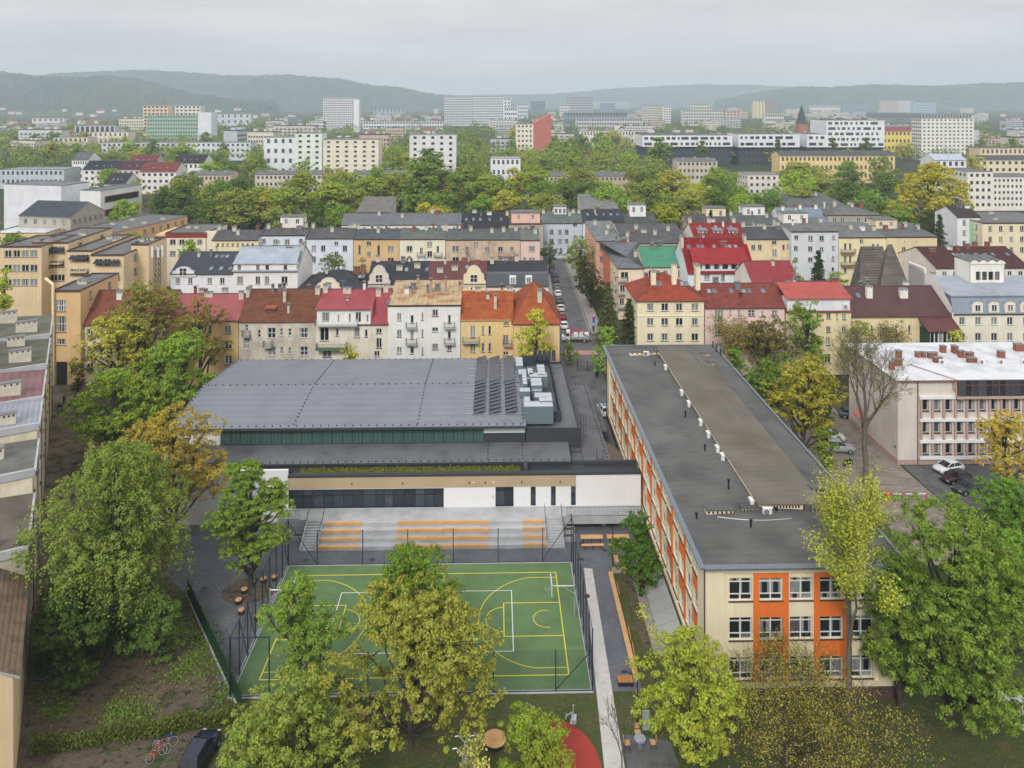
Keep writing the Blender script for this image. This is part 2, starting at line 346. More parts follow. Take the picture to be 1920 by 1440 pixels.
    slope = math.atan2(rise, D if typ == 'shed' else D/2) if typ != 'flat' else 0
    def zat(y): return zE+(0 if typ == 'flat' else (rise*y/D if typ == 'shed' else rise*(1-abs(y-D/2)/(D/2))))+(.1 if typ != 'flat' else 0)
    for q in chim:
        x = q[0]*W; y = q[1]*D; chimney(r, x, y, zat(y), *(q[2:5] if len(q) > 4 else (.9, .5, ch)), m=cm)
    for q in sky: skylight(r, q[0]*W, q[1]*D, zat(q[1]*D)+.06, slope)
    if typ == 'flat' and not chim and v < 700:
        rr = random.Random(int(x0*7+ye)); 
        for i in range(3): chimney(r, rr.uniform(.1, .9)*W, rr.uniform(.3, .8)*D, zE-.1, 1.4, .6, .7)
    if 130 < v < 262 and typ in ('gable', 'shed', 'hip') and cols+len(fr):
        rr = random.Random(int(x0*3+ye*5))
        for i in range(rr.randint(2, 4)):
            y = D*rr.uniform(.36, .6); chimney(r, W*rr.uniform(.12, .88), y, zat(y), *rr.choice(((.6, .6, 1.1), (1.5, .5, .9), (.45, .45, 1.5), (1.0, .7, 1.3))), m=rr.choice((CHIMP, BRICKM, CONCD, WHITE)), pots=rr.choice((1, 2, 3)))
        y = D*.45; MB().tube((W*.3,y,zat(y)), (W*.3,y,zat(y)+2.4), .03, n=4).bar((W*.3-.6,y,zat(y)+2.2), (W*.3+.6,y,zat(y)+2.2), .025).build('aerial', [STEEL], r)
    t['W'] = W; t['zE'] = zE; t['rise'] = rise; t['D'] = D
    return t
def cabin(t, fx0, fx1, fy, w_d, h, wall, roof, n=2, z=None):
    """roof-top room on a building"""
    W, D, zE, rise = t['W'], t['D'], t['zE'], t['rise']; x0, x1 = fx0*W, fx1*W; y0 = fy*D; zb = zE+.1 if z is None else z
    b = MB(); facade(b, x0, y0, 0, x1-x0, zb, zb+h, [((x1-x0)*(i+.5)/n-.45, (x1-x0)*(i+.5)/n+.45, zb+h*.35, zb+h*.8) for i in range(n)])
    b.poly([(x1,y0,zb),(x1,y0+w_d,zb),(x1,y0+w_d,zb+h),(x1,y0,zb+h)]); b.poly([(x0,y0+w_d,zb),(x0,y0,zb),(x0,y0,zb+h),(x0,y0+w_d,zb+h)]); b.poly([(x1,y0+w_d,zb),(x0,y0+w_d,zb),(x0,y0+w_d,zb+h),(x1,y0+w_d,zb+h)])
    o = b.build('attic_room', [wall], t)
    MB().box(x0-.25, x1+.25, y0-.25, y0+w_d+.25, zb+h, zb+h+.16).build('attic_roof', [roof], o)
    for i in range(n): ob('window', win_meshes(.9, round(h*.45, 1), 2, 1, WHITE, None)[0], o, (x0+(x1-x0)*(i+.5)/n, y0+.14, zb+h*.575)); ob('pane', win_meshes(.9, round(h*.45, 1), 2, 1, WHITE, None)[1], o, (x0+(x1-x0)*(i+.5)/n, y0+.14, zb+h*.575))
    return o
def railing(par, x0, x1, y0, y1, z, h=1.0, m=None, name='railing', step=.16, r=.015):
    b = MB(); n = max(2, int(math.hypot(x1-x0, y1-y0)/step))
    for q in (.06, h): b.tube((x0,y0,z+q), (x1,y1,z+q), .025, n=4)
    for i in range(n+1):
        t = i/n; b.tube((x0+(x1-x0)*t,y0+(y1-y0)*t,z+.06), (x0+(x1-x0)*t,y0+(y1-y0)*t,z+h), r, n=3, cap=False)
    return b.build(name, [m or NAVY], par)
def balcony(t, x, z, w, d=1.0, floor=None, rail=None):
    o = MB().box(x-w/2, x+w/2, -d, -.02, z-.16, z).build('balcony', [floor or CONC], t)
    b = MB(); h = 1.0
    for p, q in (((x-w/2+.04,-d+.04),(x+w/2-.04,-d+.04)), ((x-w/2+.04,-.05),(x-w/2+.04,-d+.04)), ((x+w/2-.04,-.05),(x+w/2-.04,-d+.04))):
        n = max(2, int(math.hypot(q[0]-p[0], q[1]-p[1])/.14))
        for zz in (.1, h): b.tube((*p,z+zz), (*q,z+zz), .022, n=4)
        for i in range(n+1):
            k = i/n; b.tube((p[0]+(q[0]-p[0])*k,p[1]+(q[1]-p[1])*k,z), (p[0]+(q[0]-p[0])*k,p[1]+(q[1]-p[1])*k,z+h), .014, n=3, cap=False)
    b.build('railing', [rail or DARKF], o); return o
# ------------------------------------------------------------------ trees
def leaf_mat(name, transl=.16):
    m = bpy.data.materials.new(name); m.use_nodes = True; t = m.node_tree; t.nodes.clear(); l = t.links.new
    oi = nd(t, 'ShaderNodeObjectInfo'); ge = nd(t, 'ShaderNodeNewGeometry'); co = nd(t, 'ShaderNodeTexCoord')
    r1 = nd(t, 'ShaderNodeMapRange'); r1.inputs[3].default_value = .72; r1.inputs[4].default_value = 1.3; l(ge.outputs['Random Per Island'], r1.inputs[0])
    r2 = nd(t, 'ShaderNodeMapRange'); r2.inputs[3].default_value = .88; r2.inputs[4].default_value = 1.12; l(oi.outputs['Random'], r2.inputs[0])
    n = nd(t, 'ShaderNodeTexNoise'); n.inputs['Scale'].default_value = .45; n.inputs['Detail'].default_value = 3; l(co.outputs['Object'], n.inputs['Vector'])
    s = nd(t, 'ShaderNodeVectorMath', operation='SCALE'); l(oi.outputs['Color'], s.inputs[0])
    mu = nd(t, 'ShaderNodeMath', operation='MULTIPLY'); l(r1.outputs[0], mu.inputs[0]); l(r2.outputs[0], mu.inputs[1]); l(mu.outputs[0], s.inputs['Scale'])
    h = nd(t, 'ShaderNodeHueSaturation'); h.inputs['Saturation'].default_value = .97; l(s.outputs[0], h.inputs['Color'])
    mr = nd(t, 'ShaderNodeMapRange'); mr.inputs[1].default_value = .3; mr.inputs[2].default_value = .7; mr.inputs[3].default_value = .474; mr.inputs[4].default_value = .506; l(n.outputs[0], mr.inputs[0]); ih = nd(t, 'ShaderNodeMapRange'); ih.inputs[3].default_value = -.016; ih.inputs[4].default_value = .016; l(ge.outputs['Random Per Island'], ih.inputs[0]); ad = nd(t, 'ShaderNodeMath', operation='ADD'); l(mr.outputs[0], ad.inputs[0]); l(ih.outputs[0], ad.inputs[1]); l(ad.outputs[0], h.inputs['Hue'])
    d = nd(t, 'ShaderNodeBsdfDiffuse'); tr = nd(t, 'ShaderNodeBsdfTranslucent'); mx_ = nd(t, 'ShaderNodeMixShader'); mx_.inputs[0].default_value = transl
    o = nd(t, 'ShaderNodeOutputMaterial'); l(h.outputs[0], d.inputs[0]); l(h.outputs[0], tr.inputs[0]); l(d.outputs[0], mx_.inputs[1]); l(tr.outputs[0], mx_.inputs[2]); l(mx_.outputs[0], o.inputs[0])
    return m
LEAF = leaf_mat('leaf')
def np_mesh(name, verts, quads, mats):
    me = bpy.data.meshes.new(name); n = len(quads)
    me.vertices.add(len(verts)); me.vertices.foreach_set('co', np.asarray(verts, np.float32).ravel())
    me.loops.add(n*4); me.loops.foreach_set('vertex_index', np.asarray(quads, np.int32).ravel())
    me.polygons.add(n); me.polygons.foreach_set('loop_start', np.arange(0, n*4, 4, dtype=np.int32)); me.polygons.foreach_set('loop_total', np.full(n, 4, np.int32))
    for q in mats: me.materials.append(q)
    me.update(); me.validate(); return me
def unit(a): return a/np.maximum(np.linalg.norm(a, axis=1, keepdims=True), 1e-6)
def leaf_quads(rng, pos, nrm, size, asp=.62):
    """one rhombic leaf at every point, facing nrm"""
    n = len(pos); r = unit(rng.normal(size=(n, 3))); a = unit(np.cross(nrm, r)); b = np.cross(nrm, a)
    s = (size*rng.uniform(.5, 1.5, (n, 1))); fold = nrm*s*.12
    v = np.empty((n, 4, 3)); v[:, 0] = pos-a*s; v[:, 1] = pos+b*s*asp+fold; v[:, 2] = pos+a*s; v[:, 3] = pos-b*s*asp+fold
    return v.reshape(-1, 3), np.arange(n*4).reshape(-1, 4)
PROF = {'round': lambda f: (4*f*(1-f))**.42*(1.08-.3*f), 'tall': lambda f: (4*f*(1-f))**.5, 'cone': lambda f: (1-f)**.7*np.minimum(1, f*5+.35), 'wide': lambda f: (4*f*(1-f))**.35*(.8+.35*f)}
def crown_points(rng, h, r, cb, lobes, clumps, per, cs=.42, flat=.6, shape='round', droop=0):
    """lobes spread through an uneven crown, leaf clumps over each lobe, leaves as small domes"""
    Hc = h-cb; f = rng.beta(1.5, 1.4, lobes); an = rng.uniform(0, 6.283, lobes); lr = r*rng.uniform(.2, .38, lobes)*(1.2 if lobes < 14 else 1)
    rad = np.maximum(0, PROF[shape](f)*r*rng.uniform(.72, 1.16, lobes)-lr*.75); lc = np.stack([np.cos(an)*rad, np.sin(an)*rad, cb+Hc*(.07+.83*f)], 1)
    k = 4; core = np.stack([rng.normal(0, r*.1, k), rng.normal(0, r*.1, k), cb+Hc*np.linspace(.3, .88, k)], 1); lc = np.vstack([lc, core]); lr = np.append(lr, r*np.array([.42, .42, .36, .26]))
    lz = lr*rng.uniform(.6, .85, len(lr))
    li = rng.choice(len(lc), clumps, p=lr**2/np.sum(lr**2)); dd = unit(rng.normal(size=(clumps, 3))+np.array([0, 0, .35])); kk = rng.uniform(.72, 1.1, (clumps, 1))
    cc = lc[li]+dd*kk*np.stack([lr[li], lr[li], lz[li]], 1); cc[:, 2] = np.maximum(cc[:, 2], cb*.75+.2)
    n_ = rng.poisson(per, clumps).clip(3); idx = np.repeat(np.arange(clumps), n_); c_ = (cs*rng.uniform(.65, 1.35, clumps))[idx][:, None]
    g = unit(rng.normal(size=(len(idx), 3))+np.array([0, 0, .35])); pos = cc[idx]+g*c_*rng.uniform(.25, 1, (len(idx), 1))**.5*np.array([1, 1, flat])
    if droop: pos[:, 2] -= droop*(rng.random(clumps) < .5)[idx]*np.abs(rng.normal(size=len(pos)))*(np.linalg.norm(pos[:, :2], axis=1)/r)
    pos[:, 2] = np.maximum(pos[:, 2], .2)
    nr = unit(g*.7+dd[idx]*.25+np.array([0, 0, .45])+rng.normal(size=pos.shape)*.35)
    return pos, nr, lc, cc
def tubes_np(segs, n=5):
    """segs: list of (p0,p1,r0,r1)"""
    s = np.array([(*a, *b, c, d) for a, b, c, d in segs]); p0, p1 = s[:, :3], s[:, 3:6]; d = unit(p1-p0)
    up = np.where(np.abs(d[:, 2:3]) < .9, np.array([[0, 0, 1.]]), np.array([[1., 0, 0]])); a = unit(np.cross(d, up)); b = np.cross(d, a)
    V = []
    for i in range(n):
        t = 2*math.pi*i/n; q = a*math.cos(t)+b*math.sin(t); V.append(p0+q*s[:, 6:7]); V.append(p1+q*s[:, 7:8])
    V = np.stack(V, 1); m = len(s); base = np.arange(m)[:, None]*2*n; Q = []
    for i in range(n):
        j = (i+1) % n; Q.append(np.concatenate([base+2*i, base+2*j, base+2*j+1, base+2*i+1], 1))
    return V.reshape(-1, 3), np.concatenate(Q, 0)
def limb(rng, a, b, r0, r1, k=4, sag=.08):
    a, b = np.array(a, float), np.array(b, float); L_ = np.linalg.norm(b-a); pts = [a+(b-a)*i/k+(rng.normal(size=3)*L_*sag*.5 if 0 < i < k else 0) for i in range(k+1)]
    for i in range(1, k): pts[i][2] += -L_*sag*.5+L_*sag*(i/k)
    return [(tuple(pts[i]), tuple(pts[i+1]), r0+(r1-r0)*i/k, r0+(r1-r0)*(i+1)/k) for i in range(k)], pts
def tree_meshes(seed, h, r, cb, lobes=9, clumps=260, per=90, ls=.16, cs=.42, flat=.6, shape='round', droop=0, tr=None, twig=90, bark=None):
    rng = np.random.default_rng(seed)
    pos, nr, lc, cc = crown_points(rng, h, r, cb, lobes, clumps, per, cs, flat, shape, droop)
    v, q = leaf_quads(rng, pos, nr, ls); crown = np_mesh('crown', v, q, [LEAF])
    tr = tr or h*.017+.06; segs, pts = limb(rng, (0, 0, -.3), (rng.normal()*.2, rng.normal()*.2, cb+(h-cb)*.72), tr*1.15, tr*.3, 6, .03)
    for c in lc:
        zt = min(max(cb*.7, c[2]-r*.75), cb+(h-cb)*.55); f = (zt+.3)/(cb+(h-cb)*.72+.3); i = min(5, int(f*6)); p = pts[i]+(pts[i+1]-pts[i])*(f*6-i)
        s_, _ = limb(rng, p, c, tr*.5, tr*.16, 3, .1); segs += s_
    for i in rng.choice(len(cc), min(twig, len(cc)), False):
        j = np.argmin(np.linalg.norm(lc-cc[i], axis=1)); s_, _ = limb(rng, lc[j], cc[i], tr*.14, .015, 2, .12); segs += s_
    v, q = tubes_np(segs, 5 if twig > 30 else 4); trunk = np_mesh('trunk', v, q, [bark or BARK])
    return trunk, crown
def recurse(rng, p, d, L_, r, dep, segs, tips, spread, upb, minr=.012):
    k = 3
    for i in range(k):
        d = d+rng.normal(size=3)*.1; d[2] += upb*.06; d /= np.linalg.norm(d); q = p+d*L_/k; r2 = max(minr, r*.87); segs.append((tuple(p), tuple(q), r, r2)); p, r = q, r2
        if dep <= 2: tips.append((p.copy(), d.copy(), dep))
        if dep > 0 and i < k-1 and rng.random() < .55:
            e = d+rng.normal(size=3)*spread*1.2; e[2] += upb*.25; e /= np.linalg.norm(e); recurse(rng, p, e, L_*rng.uniform(.5, .75), r*.55, dep-1, segs, tips, spread, upb, minr)
    if dep > 0:
        for i in range(rng.integers(2, 4)):
            e = d+rng.normal(size=3)*spread; e[2] += upb*.2; e /= np.linalg.norm(e); recurse(rng, p, e, L_*rng.uniform(.62, .85), r*rng.uniform(.55, .75), dep-1, segs, tips, spread, upb, minr)
def branchy_meshes(seed, h, tr, dep=5, spread=.45, upb=.6, per=0, ls=.14, clump=.35, bark=None, trunkf=.3, lean=(0, 0), keep=1.0, stems=1, rad=None):
    rng = np.random.default_rng(seed); segs = []; tips = []
    for k in range(stems):
        st = np.array([0, 0, -.3]) if stems == 1 else np.array([rng.normal()*.4, rng.normal()*.4, -.3])
        s_, pts = limb(rng, st, (st[0]*2+lean[0], st[1]*2+lean[1], h*trunkf), tr, tr*.8, 3, .02); segs += s_
        for i in range(3 if stems == 1 else 2):
            d = np.array([rng.normal()*spread, rng.normal()*spread, 1.0]); d /= np.linalg.norm(d)
            recurse(rng, pts[-1], d, h*(1-trunkf)*.33, tr*.62, dep-1, segs, tips, spread, upb)
    top = max(s[1][2] for s in segs); f = h/top
    segs = [((a[0], a[1], a[2]*f if a[2] > 0 else a[2]), (b[0], b[1], b[2]*f if b[2] > 0 else b[2]), c, d) for a, b, c, d in segs]
    g = 1.0
    if rad: g = rad/np.percentile([math.hypot(s[1][0], s[1][1]) for s in segs], 93); segs = [((a[0]*g, a[1]*g, a[2]), (b[0]*g, b[1]*g, b[2]), c, d) for a, b, c, d in segs]
    v, q = tubes_np(segs, 4); trunk = np_mesh('trunk', v, q, [bark or BARKL]); crown = None
    if per:
        T = np.array([t[0] for t in tips]); T[:, 2] *= f; T[:, :2] *= g; T = T[rng.random(len(T)) < keep]; n_ = rng.poisson(per, len(T)); i = np.repeat(np.arange(len(T)), n_)
        g = rng.normal(size=(len(i), 3)); pos = T[i]+g*clump*np.array([1, 1, .7]); nr = unit(g*.4+np.array([0, 0, .6])+rng.normal(size=g.shape)*.5)
        v, q = leaf_quads(rng, pos, nr, ls); crown = np_mesh('crown', v, q, [LEAF])
    return trunk, crown
def conifer_meshes(seed, h, r, per=26, tiers=26, ls=.2, cb=.6):
    rng = np.random.default_rng(seed); segs = [((0, 0, -.3), (0, 0, h*.98), h*.016+.05, .02)]; P = []; N = []
    for i in range(tiers):
        f = i/tiers; z = cb+(h-cb)*f; rr = r*(1-f)**.85*rng.uniform(.8, 1.12)+.15
        for k in range(int(5+6*(1-f))):
            an = rng.uniform(0, 6.28); L_ = rr*rng.uniform(.7, 1.1); e = (math.cos(an)*L_, math.sin(an)*L_, z-L_*.28); segs.append(((0, 0, z), e, .04, .012))
            t = rng.uniform(.15, 1, per)[:, None]; p = np.array([0, 0, z])+(np.array(e)-np.array([0, 0, z]))*t+rng.normal(size=(per, 3))*np.array([.2, .2, .12])*(.5+L_*.25); P.append(p); N.append(unit(rng.normal(size=(per, 3))*.5+np.array([math.cos(an)*.3, math.sin(an)*.3, .8])))
    v, q = leaf_quads(rng, np.vstack(P), np.vstack(N), ls, .4); crown = np_mesh('crown', v, q, [LEAF])
    v, q = tubes_np(segs, 4); return np_mesh('trunk', v, q, [BARK]), crown
def grn(r, g, b): q = lin(r, g, b); return (q[0]*1.7+.004, q[1]*1.76+.004, q[2]*1.12+.002)
def put_tree(label, tm, u, v, col, s=1.0, rot=0.0, name='tree', group=None, sz_=None, z=0, cat='tree'):
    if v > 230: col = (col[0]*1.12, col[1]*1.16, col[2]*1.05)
    t = thing(name, label, cat, u, v, z, rot, group); t.scale = (s, s, sz_ or s)
    o = ob('trunk', tm[0], t)
    if tm[1] is not None: c = ob('crown', tm[1], t); c.color = (*col, 1)
    return t
# ------------------------------------------------------------------ the ground
def vmat(name, base, layers, rough=.95, bump=.3, bscale=6):
    """ground material: base colour with noise patches [(colour, scale, lo, hi)]"""
    m = bpy.data.materials.new(name); m.use_nodes = True; t = m.node_tree; b = t.nodes['Principled BSDF']; l = t.links.new
    b.inputs['Roughness'].default_value = rough; b.inputs['Specular IOR Level'].default_value = .15; co = nd(t, 'ShaderNodeTexCoord')
    rgb = nd(t, 'ShaderNodeRGB'); rgb.outputs[0].default_value = (*base, 1); cur = rgb.outputs[0]
    for i, (c, s, lo, hi) in enumerate(layers):
        n = nd(t, 'ShaderNodeTexNoise'); n.inputs['Scale'].default_value = s; n.inputs['Detail'].default_value = 6; n.inputs['Roughness'].default_value = .65
        mp_ = nd(t, 'ShaderNodeMapping'); mp_.inputs['Location'].default_value = (i*13.7, i*7.1, 0); l(co.outputs['Object'], mp_.inputs[0]); l(mp_.outputs[0], n.inputs['Vector'])
        r = nd(t, 'ShaderNodeMapRange'); r.inputs[1].default_value = lo; r.inputs[2].default_value = hi; l(n.outputs[0], r.inputs[0])
        x = nd(t, 'ShaderNodeMix', data_type='RGBA'); l(r.outputs[0], x.inputs[0]); l(cur, x.inputs[6]); x.inputs[7].default_value = (*c, 1); cur = x.outputs[2]
    l(cur, b.inputs['Base Color'])
    n = nd(t, 'ShaderNodeTexNoise'); n.inputs['Scale'].default_value = bscale; n.inputs['Detail'].default_value = 5; l(co.outputs['Object'], n.inputs['Vector'])
    bp = nd(t, 'ShaderNodeBump'); bp.inputs['Strength'].default_value = bump; bp.inputs['Distance'].default_value = .15; l(n.outputs[0], bp.inputs['Height']); l(bp.outputs[0], b.inputs['Normal'])
    return m
def pavers(name, col, sx, sy, dark=.75, var=.18):
    m = bpy.data.materials.new(name); m.use_nodes = True; t = m.node_tree; b = t.nodes['Principled BSDF']; l = t.links.new; b.inputs['Roughness'].default_value = .9
    co = nd(t, 'ShaderNodeTexCoord'); br = nd(t, 'ShaderNodeTexBrick'); br.inputs['Scale'].default_value = 1; br.inputs['Brick Width'].default_value = sx; br.inputs['Row Height'].default_value = sy; br.inputs['Mortar Size'].default_value = .012
    br.inputs['Color1'].default_value = (*[c*(1-var) for c in col], 1); br.inputs['Color2'].default_value = (*[c*(1+var) for c in col], 1); br.inputs['Mortar'].default_value = (*[c*dark for c in col], 1)
    l(co.outputs['Object'], br.inputs['Vector']); n = nd(t, 'ShaderNodeTexNoise'); n.inputs['Scale'].default_value = .4; n.inputs['Detail'].default_value = 6; l(co.outputs['Object'], n.inputs['Vector'])
    r = nd(t, 'ShaderNodeMapRange'); r.inputs[1].default_value = .3; r.inputs[2].default_value = .7; r.inputs[3].default_value = .8; r.inputs[4].default_value = 1.15; l(n.outputs[0], r.inputs[0])
    s = nd(t, 'ShaderNodeVectorMath', operation='SCALE'); l(br.outputs[0], s.inputs[0]); l(r.outputs[0], s.inputs['Scale']); l(s.outputs[0], b.inputs['Base Color']); return m
GRASSC, DRYC, EARTHC = (.072, .092, .032), (.1, .09, .045), (.125, .098, .072)
M_GROUND = vmat('city_ground', (.05, .06, .03), [((.09, .085, .07), .02, .45, .6), ((.035, .05, .02), .15, .45, .6)], bump=.2, bscale=1)
M_LAWN = vmat('lawn_turf', GRASSC, [((.12, .1, .052), .35, .47, .64), ((.045, .07, .02), 2.2, .5, .7), ((.085, .11, .036), 9, .5, .8)], bump=.5, bscale=18)
M_YARD = vmat('yard_earth', EARTHC, [((.15, .12, .085), .5, .5, .62), ((.06, .078, .03), .28, .54, .6), ((.03, .025, .02), 1.6, .52, .66), ((.13, .105, .07), 7, .6, .8)], bump=.8, bscale=7)
M_ASPH = vmat('asphalt', rf(108, 108, 110), [(rf(86, 86, 88), .3, .5, .65), (rf(125, 125, 125), 1.3, .55, .75)], bump=.1, bscale=30)
M_PAVE = pavers('grey_pavers', rf(104, 107, 114), .24, .12)
M_COBB = pavers('hex_pavers', rf(140, 130, 120), .8, .5, .7)
M_SIDE = pavers('pavement_slabs', rf(150, 146, 140), .5, .5, .8, .08)
M_COURT = mat('court_green', rf(104, 132, 88), .8, .05, .5, .06, 30, stain=rf(90, 116, 80), stain_amt=.8, stain_scale=.45, spec=.15)
M_RED = mat('red_rubber', rf(168, 64, 56), .9, .08, 1, .1, 30)
M_PATH = mat('path_concrete', rf(205, 203, 198), .9, .06, 1, .1, 8, stain=rf(175, 172, 166), stain_amt=.4, stain_scale=1.2)
def sheet(name, pts, m, z, label=None):
    b = MB(); b.slab([(p[0], p[1], z) for p in pts], .25); return structure(name, b, [m], label)
def rect(u0, u1, v0, v1): return [(u0, v0), (u1, v0), (u1, v1), (u0, v1)]
g = MB(); 
g.poly([(-9000, -400, 0), (9000, -400, 0), (9000, 7400, 0), (-9000, 7400, 0)]); structure('ground', g, [M_GROUND])
sheet('courtyard_lawn', rect(-24, 60, 48, 66.9), M_LAWN, .012)
sheet('school_lawn', rect(8.3, 18.2, 60, 90), M_LAWN, .016)
sheet('east_lawn', rect(35.4, 48, 50, 98), M_LAWN, .014)
sheet('overgrown_yard', [(-60, 40), (-22.3, 61), (-22.6, 66.4), (-31.5, 79.6), (-40, 95), (-75, 118)], M_YARD, .01)
sheet('plaza_pavement', [(-23.6, 66.6), (-22.6, 67.4), (8.6, 66.7), (12.95, 66.7), (12.95, 84), (17, 84), (17.9, 94), (-39, 94), (-36, 84), (-31.6, 79.9)], M_PAVE, .02)
sheet('kitchen_yard_asphalt', rect(9, 18.2, 94, 160), M_ASPH, .014)
sheet('concrete_path', [(8.0, 50), (9.85, 50), (10.3, 67), (10.75, 84.2), (9.85, 84.4), (8.95, 68)], M_PATH, .028)
RU = gr(985, 1400); 
b = MB(); n = 28
pts = []
for i in range(n):
    a = 2*math.pi*i/n; rr = 1+.08*math.sin(3*a+1)
    pts.append((5.4+2.7*math.cos(a)*rr, 58.4+5.6*math.sin(a)*rr, .024))
b.slab([p for p in pts], .2); structure('red_rubber_surface', b, [M_RED])
sheet('games_corner_pavement', [(10.25, 57.0), (14.5, 57), (14.2, 61.4), (10.35, 62.2)], M_ASPH, .024)
sheet('cobbled_drive', [(37, 84), (58, 84), (57.3, 128), (41, 128), (38, 100)], M_COBB, .012)
sheet('east_footpath', [(43.6, 40), (46, 40), (46, 66), (43.6, 66)], M_PATH, .02)
sheet('car_park_asphalt', rect(58, 84, 95.5, 107), M_ASPH, .018)
sheet('west_alley', [(-62, 95), (-52, 95), (-68, 140), (-88, 145)], vmat('alley_gravel', rf(120, 110, 98), [(rf(95, 88, 70), .3, .45, .6), ((.05, .06, .02), .5, .52, .62)]), .015)
# streets
def roadm(): return M_ASPH
sheet('side_street', [(13.9, 128), (20.4, 128), (21.2, 170), (22.4, 246), (17.2, 246), (14.4, 170)], M_ASPH, .02)
sheet('cross_street', rect(-120, 120, 158, 168), M_ASPH, .027)
sheet('far_street', rect(-200, 220, 244, 252), M_ASPH, .024)
sheet('street_pavement', [(21.4, 169), (24.2, 169), (25.4, 244), (22.6, 244)], M_SIDE, .13)
sheet('street_pavement_west', [(12.2, 169), (14.2, 169), (17.0, 244), (15.5, 244)], M_SIDE, .13)
sheet('corner_pavement', [(20.6, 130), (23.5, 130), (24.2, 157.4), (21.2, 157.4)], M_SIDE, .13)
sheet('red_crossing', rect(14.4, 21.0, 155.2, 157.8), mat('red_pavers', rf(178, 140, 130), .9), .034)
MK = mat('yellow_line', rf(226, 214, 60), .7, .04); MKW = mat('white_line', rf(226, 230, 226), .7, .04)
MB().poly([(21.05, 170, .145), (21.2, 170, .145), (22.3, 242, .145), (22.15, 242, .145)]).build('kerb_line', [CONC], None, (0,0,0), YAW)['kind'] = 'structure'
# ------------------------------------------------------------------ sports court
court = structure('sports_court', MB().box(-23.0, 8.42, 66.95, 85.35, -.1, .04), [M_COURT])
MB().box(-23.3, 8.6, 66.55, 66.95, -.1, .07).box(-23.3, 8.6, 85.35, 85.62, -.1, .07).box(-23.32, -23.0, 66.95, 85.35, -.1, .06).box(8.42, 8.66, 66.95, 85.35, -.1, .06).build('edging', [CONC], court)
def line(pts, m, w=.1, z=.044, closed=False):
    b = MB(); P = [Vector((p[0], p[1], 0)) for p in pts]
    n = len(P); 
    L_, R_ = [], []
    for i in range(n):
        a = P[i-1] if (i > 0 or closed) else P[i]; c = P[(i+1) % n] if (i < n-1 or closed) else P[i]
        d1 = (P[i]-a); d2 = (c-P[i]); d1 = d1.normalized() if d1.length > 0 else d2.normalized(); d2 = d2.normalized() if d2.length > 0 else d1
        t = (d1+d2).normalized(); nn = Vector((-t.y, t.x, 0)); k = w/2/max(.5, nn.dot(Vector((-d1.y, d1.x, 0))))
        L_.append(P[i]+nn*k); R_.append(P[i]-nn*k)
    for i in range(n if closed else n-1):
        j = (i+1) % n; b.poly([(L_[i].x,L_[i].y,z),(R_[i].x,R_[i].y,z),(R_[j].x,R_[j].y,z),(L_[j].x,L_[j].y,z)])
    return b.build('line_marking', [m], court)
U0, U1, V0, V1 = -21.18, 6.64, 68.68, 83.65; VC = (V0+V1)/2; UC = (U0+U1)/2
line(rect(U0, U1, V0, V1), MK, .11, closed=True)
for sgn, ub in ((-1, U1), (1, U0)):
    bx = ub+sgn*1.575
    th = math.acos((.9-6.75)/6.75) if False else math.asin(6.6/6.75)
    arc = [(bx+sgn*6.75*math.cos(t), VC+6.75*math.sin(t)) for t in np.linspace(-th, th, 40)]
    line([(ub, VC-6.6)]+[(bx+sgn*1.415, VC-6.6)]+arc+[(bx+sgn*1.415, VC+6.6), (ub, VC+6.6)], MK, .09, .048)
    line([(ub, VC-2.45), (ub+sgn*5.8, VC-2.45), (ub+sgn*5.8, VC+2.45), (ub, VC+2.45)], MK, .1, .052)
    line([(ub+sgn*5.8+sgn*1.8*math.cos(t), VC+1.8*math.sin(t)) for t in np.linspace(-1.57, 1.57, 24)], MK, .09, .046)
    line([(bx-sgn*.37, VC-1.25)]+[(bx+sgn*1.25*math.cos(t), VC+1.25*math.sin(t)) for t in np.linspace(-1.57, 1.57, 20)]+[(bx-sgn*.37, VC+1.25)], MK, .08, .046)
WA = gr(959, 1108); WB = gr(962, 1222); WL = gr(641, 1112)
line(rect(WL[0], WA[0], WB[1], WA[1]), MKW, .09, .056, closed=True)
line([(UC, V0), (UC, V1)], MK, .09, .06)
# fence round the court
M_NET = bpy.data.materials.new('wire_mesh'); M_NET.use_nodes = True; t = M_NET.node_tree; p = t.nodes['Principled BSDF']; p.inputs['Base Color'].default_value = (.03, .045, .06, 1); p.inputs['Roughness'].default_value = .5
tr_ = nd(t, 'ShaderNodeBsdfTransparent'); mi = nd(t, 'ShaderNodeMixShader'); mi.inputs[0].default_value = .17; t.links.new(tr_.outputs[0], mi.inputs[1]); t.links.new(p.outputs[0], mi.inputs[2]); t.links.new(mi.outputs[0], t.nodes['Material Output'].inputs[0])
def fence_run(label, pts, hs_, braces=(), topbar=False, low=True, net=True):
    t = thing('court_fence', label, 'fence', pts[0][0], pts[0][1]); P = [(x-pts[0][0], y-pts[0][1]) for x, y in pts]
    for (x, y), h in zip(P, hs_): MB().box(x-.045, x+.045, y-.045, y+.045, 0, h).box(x-.06, x+.06, y-.06, y+.06, h, h+.03).build('post', [NAVY], t)
    for i in range(len(P)-1):
        a, b = P[i], P[i+1]; h = min(hs_[i], hs_[i+1])
        if net: MB().poly([(*a,.1),(*b,.1),(*b,h),(*a,h)]).build('mesh_panel', [M_NET], t)
        if low: MB().bar((*a,.1), (*b,.1), .06).build('bottom_rail', [NAVY], t)
        if topbar: MB().bar((*a,h), (*b,h), .06).build('top_rail', [NAVY], t)
    for i, j, zi, zj in braces: MB().bar((*P[i],zi), (*P[j],zj), .06).build('brace', [NAVY], t)
    return t
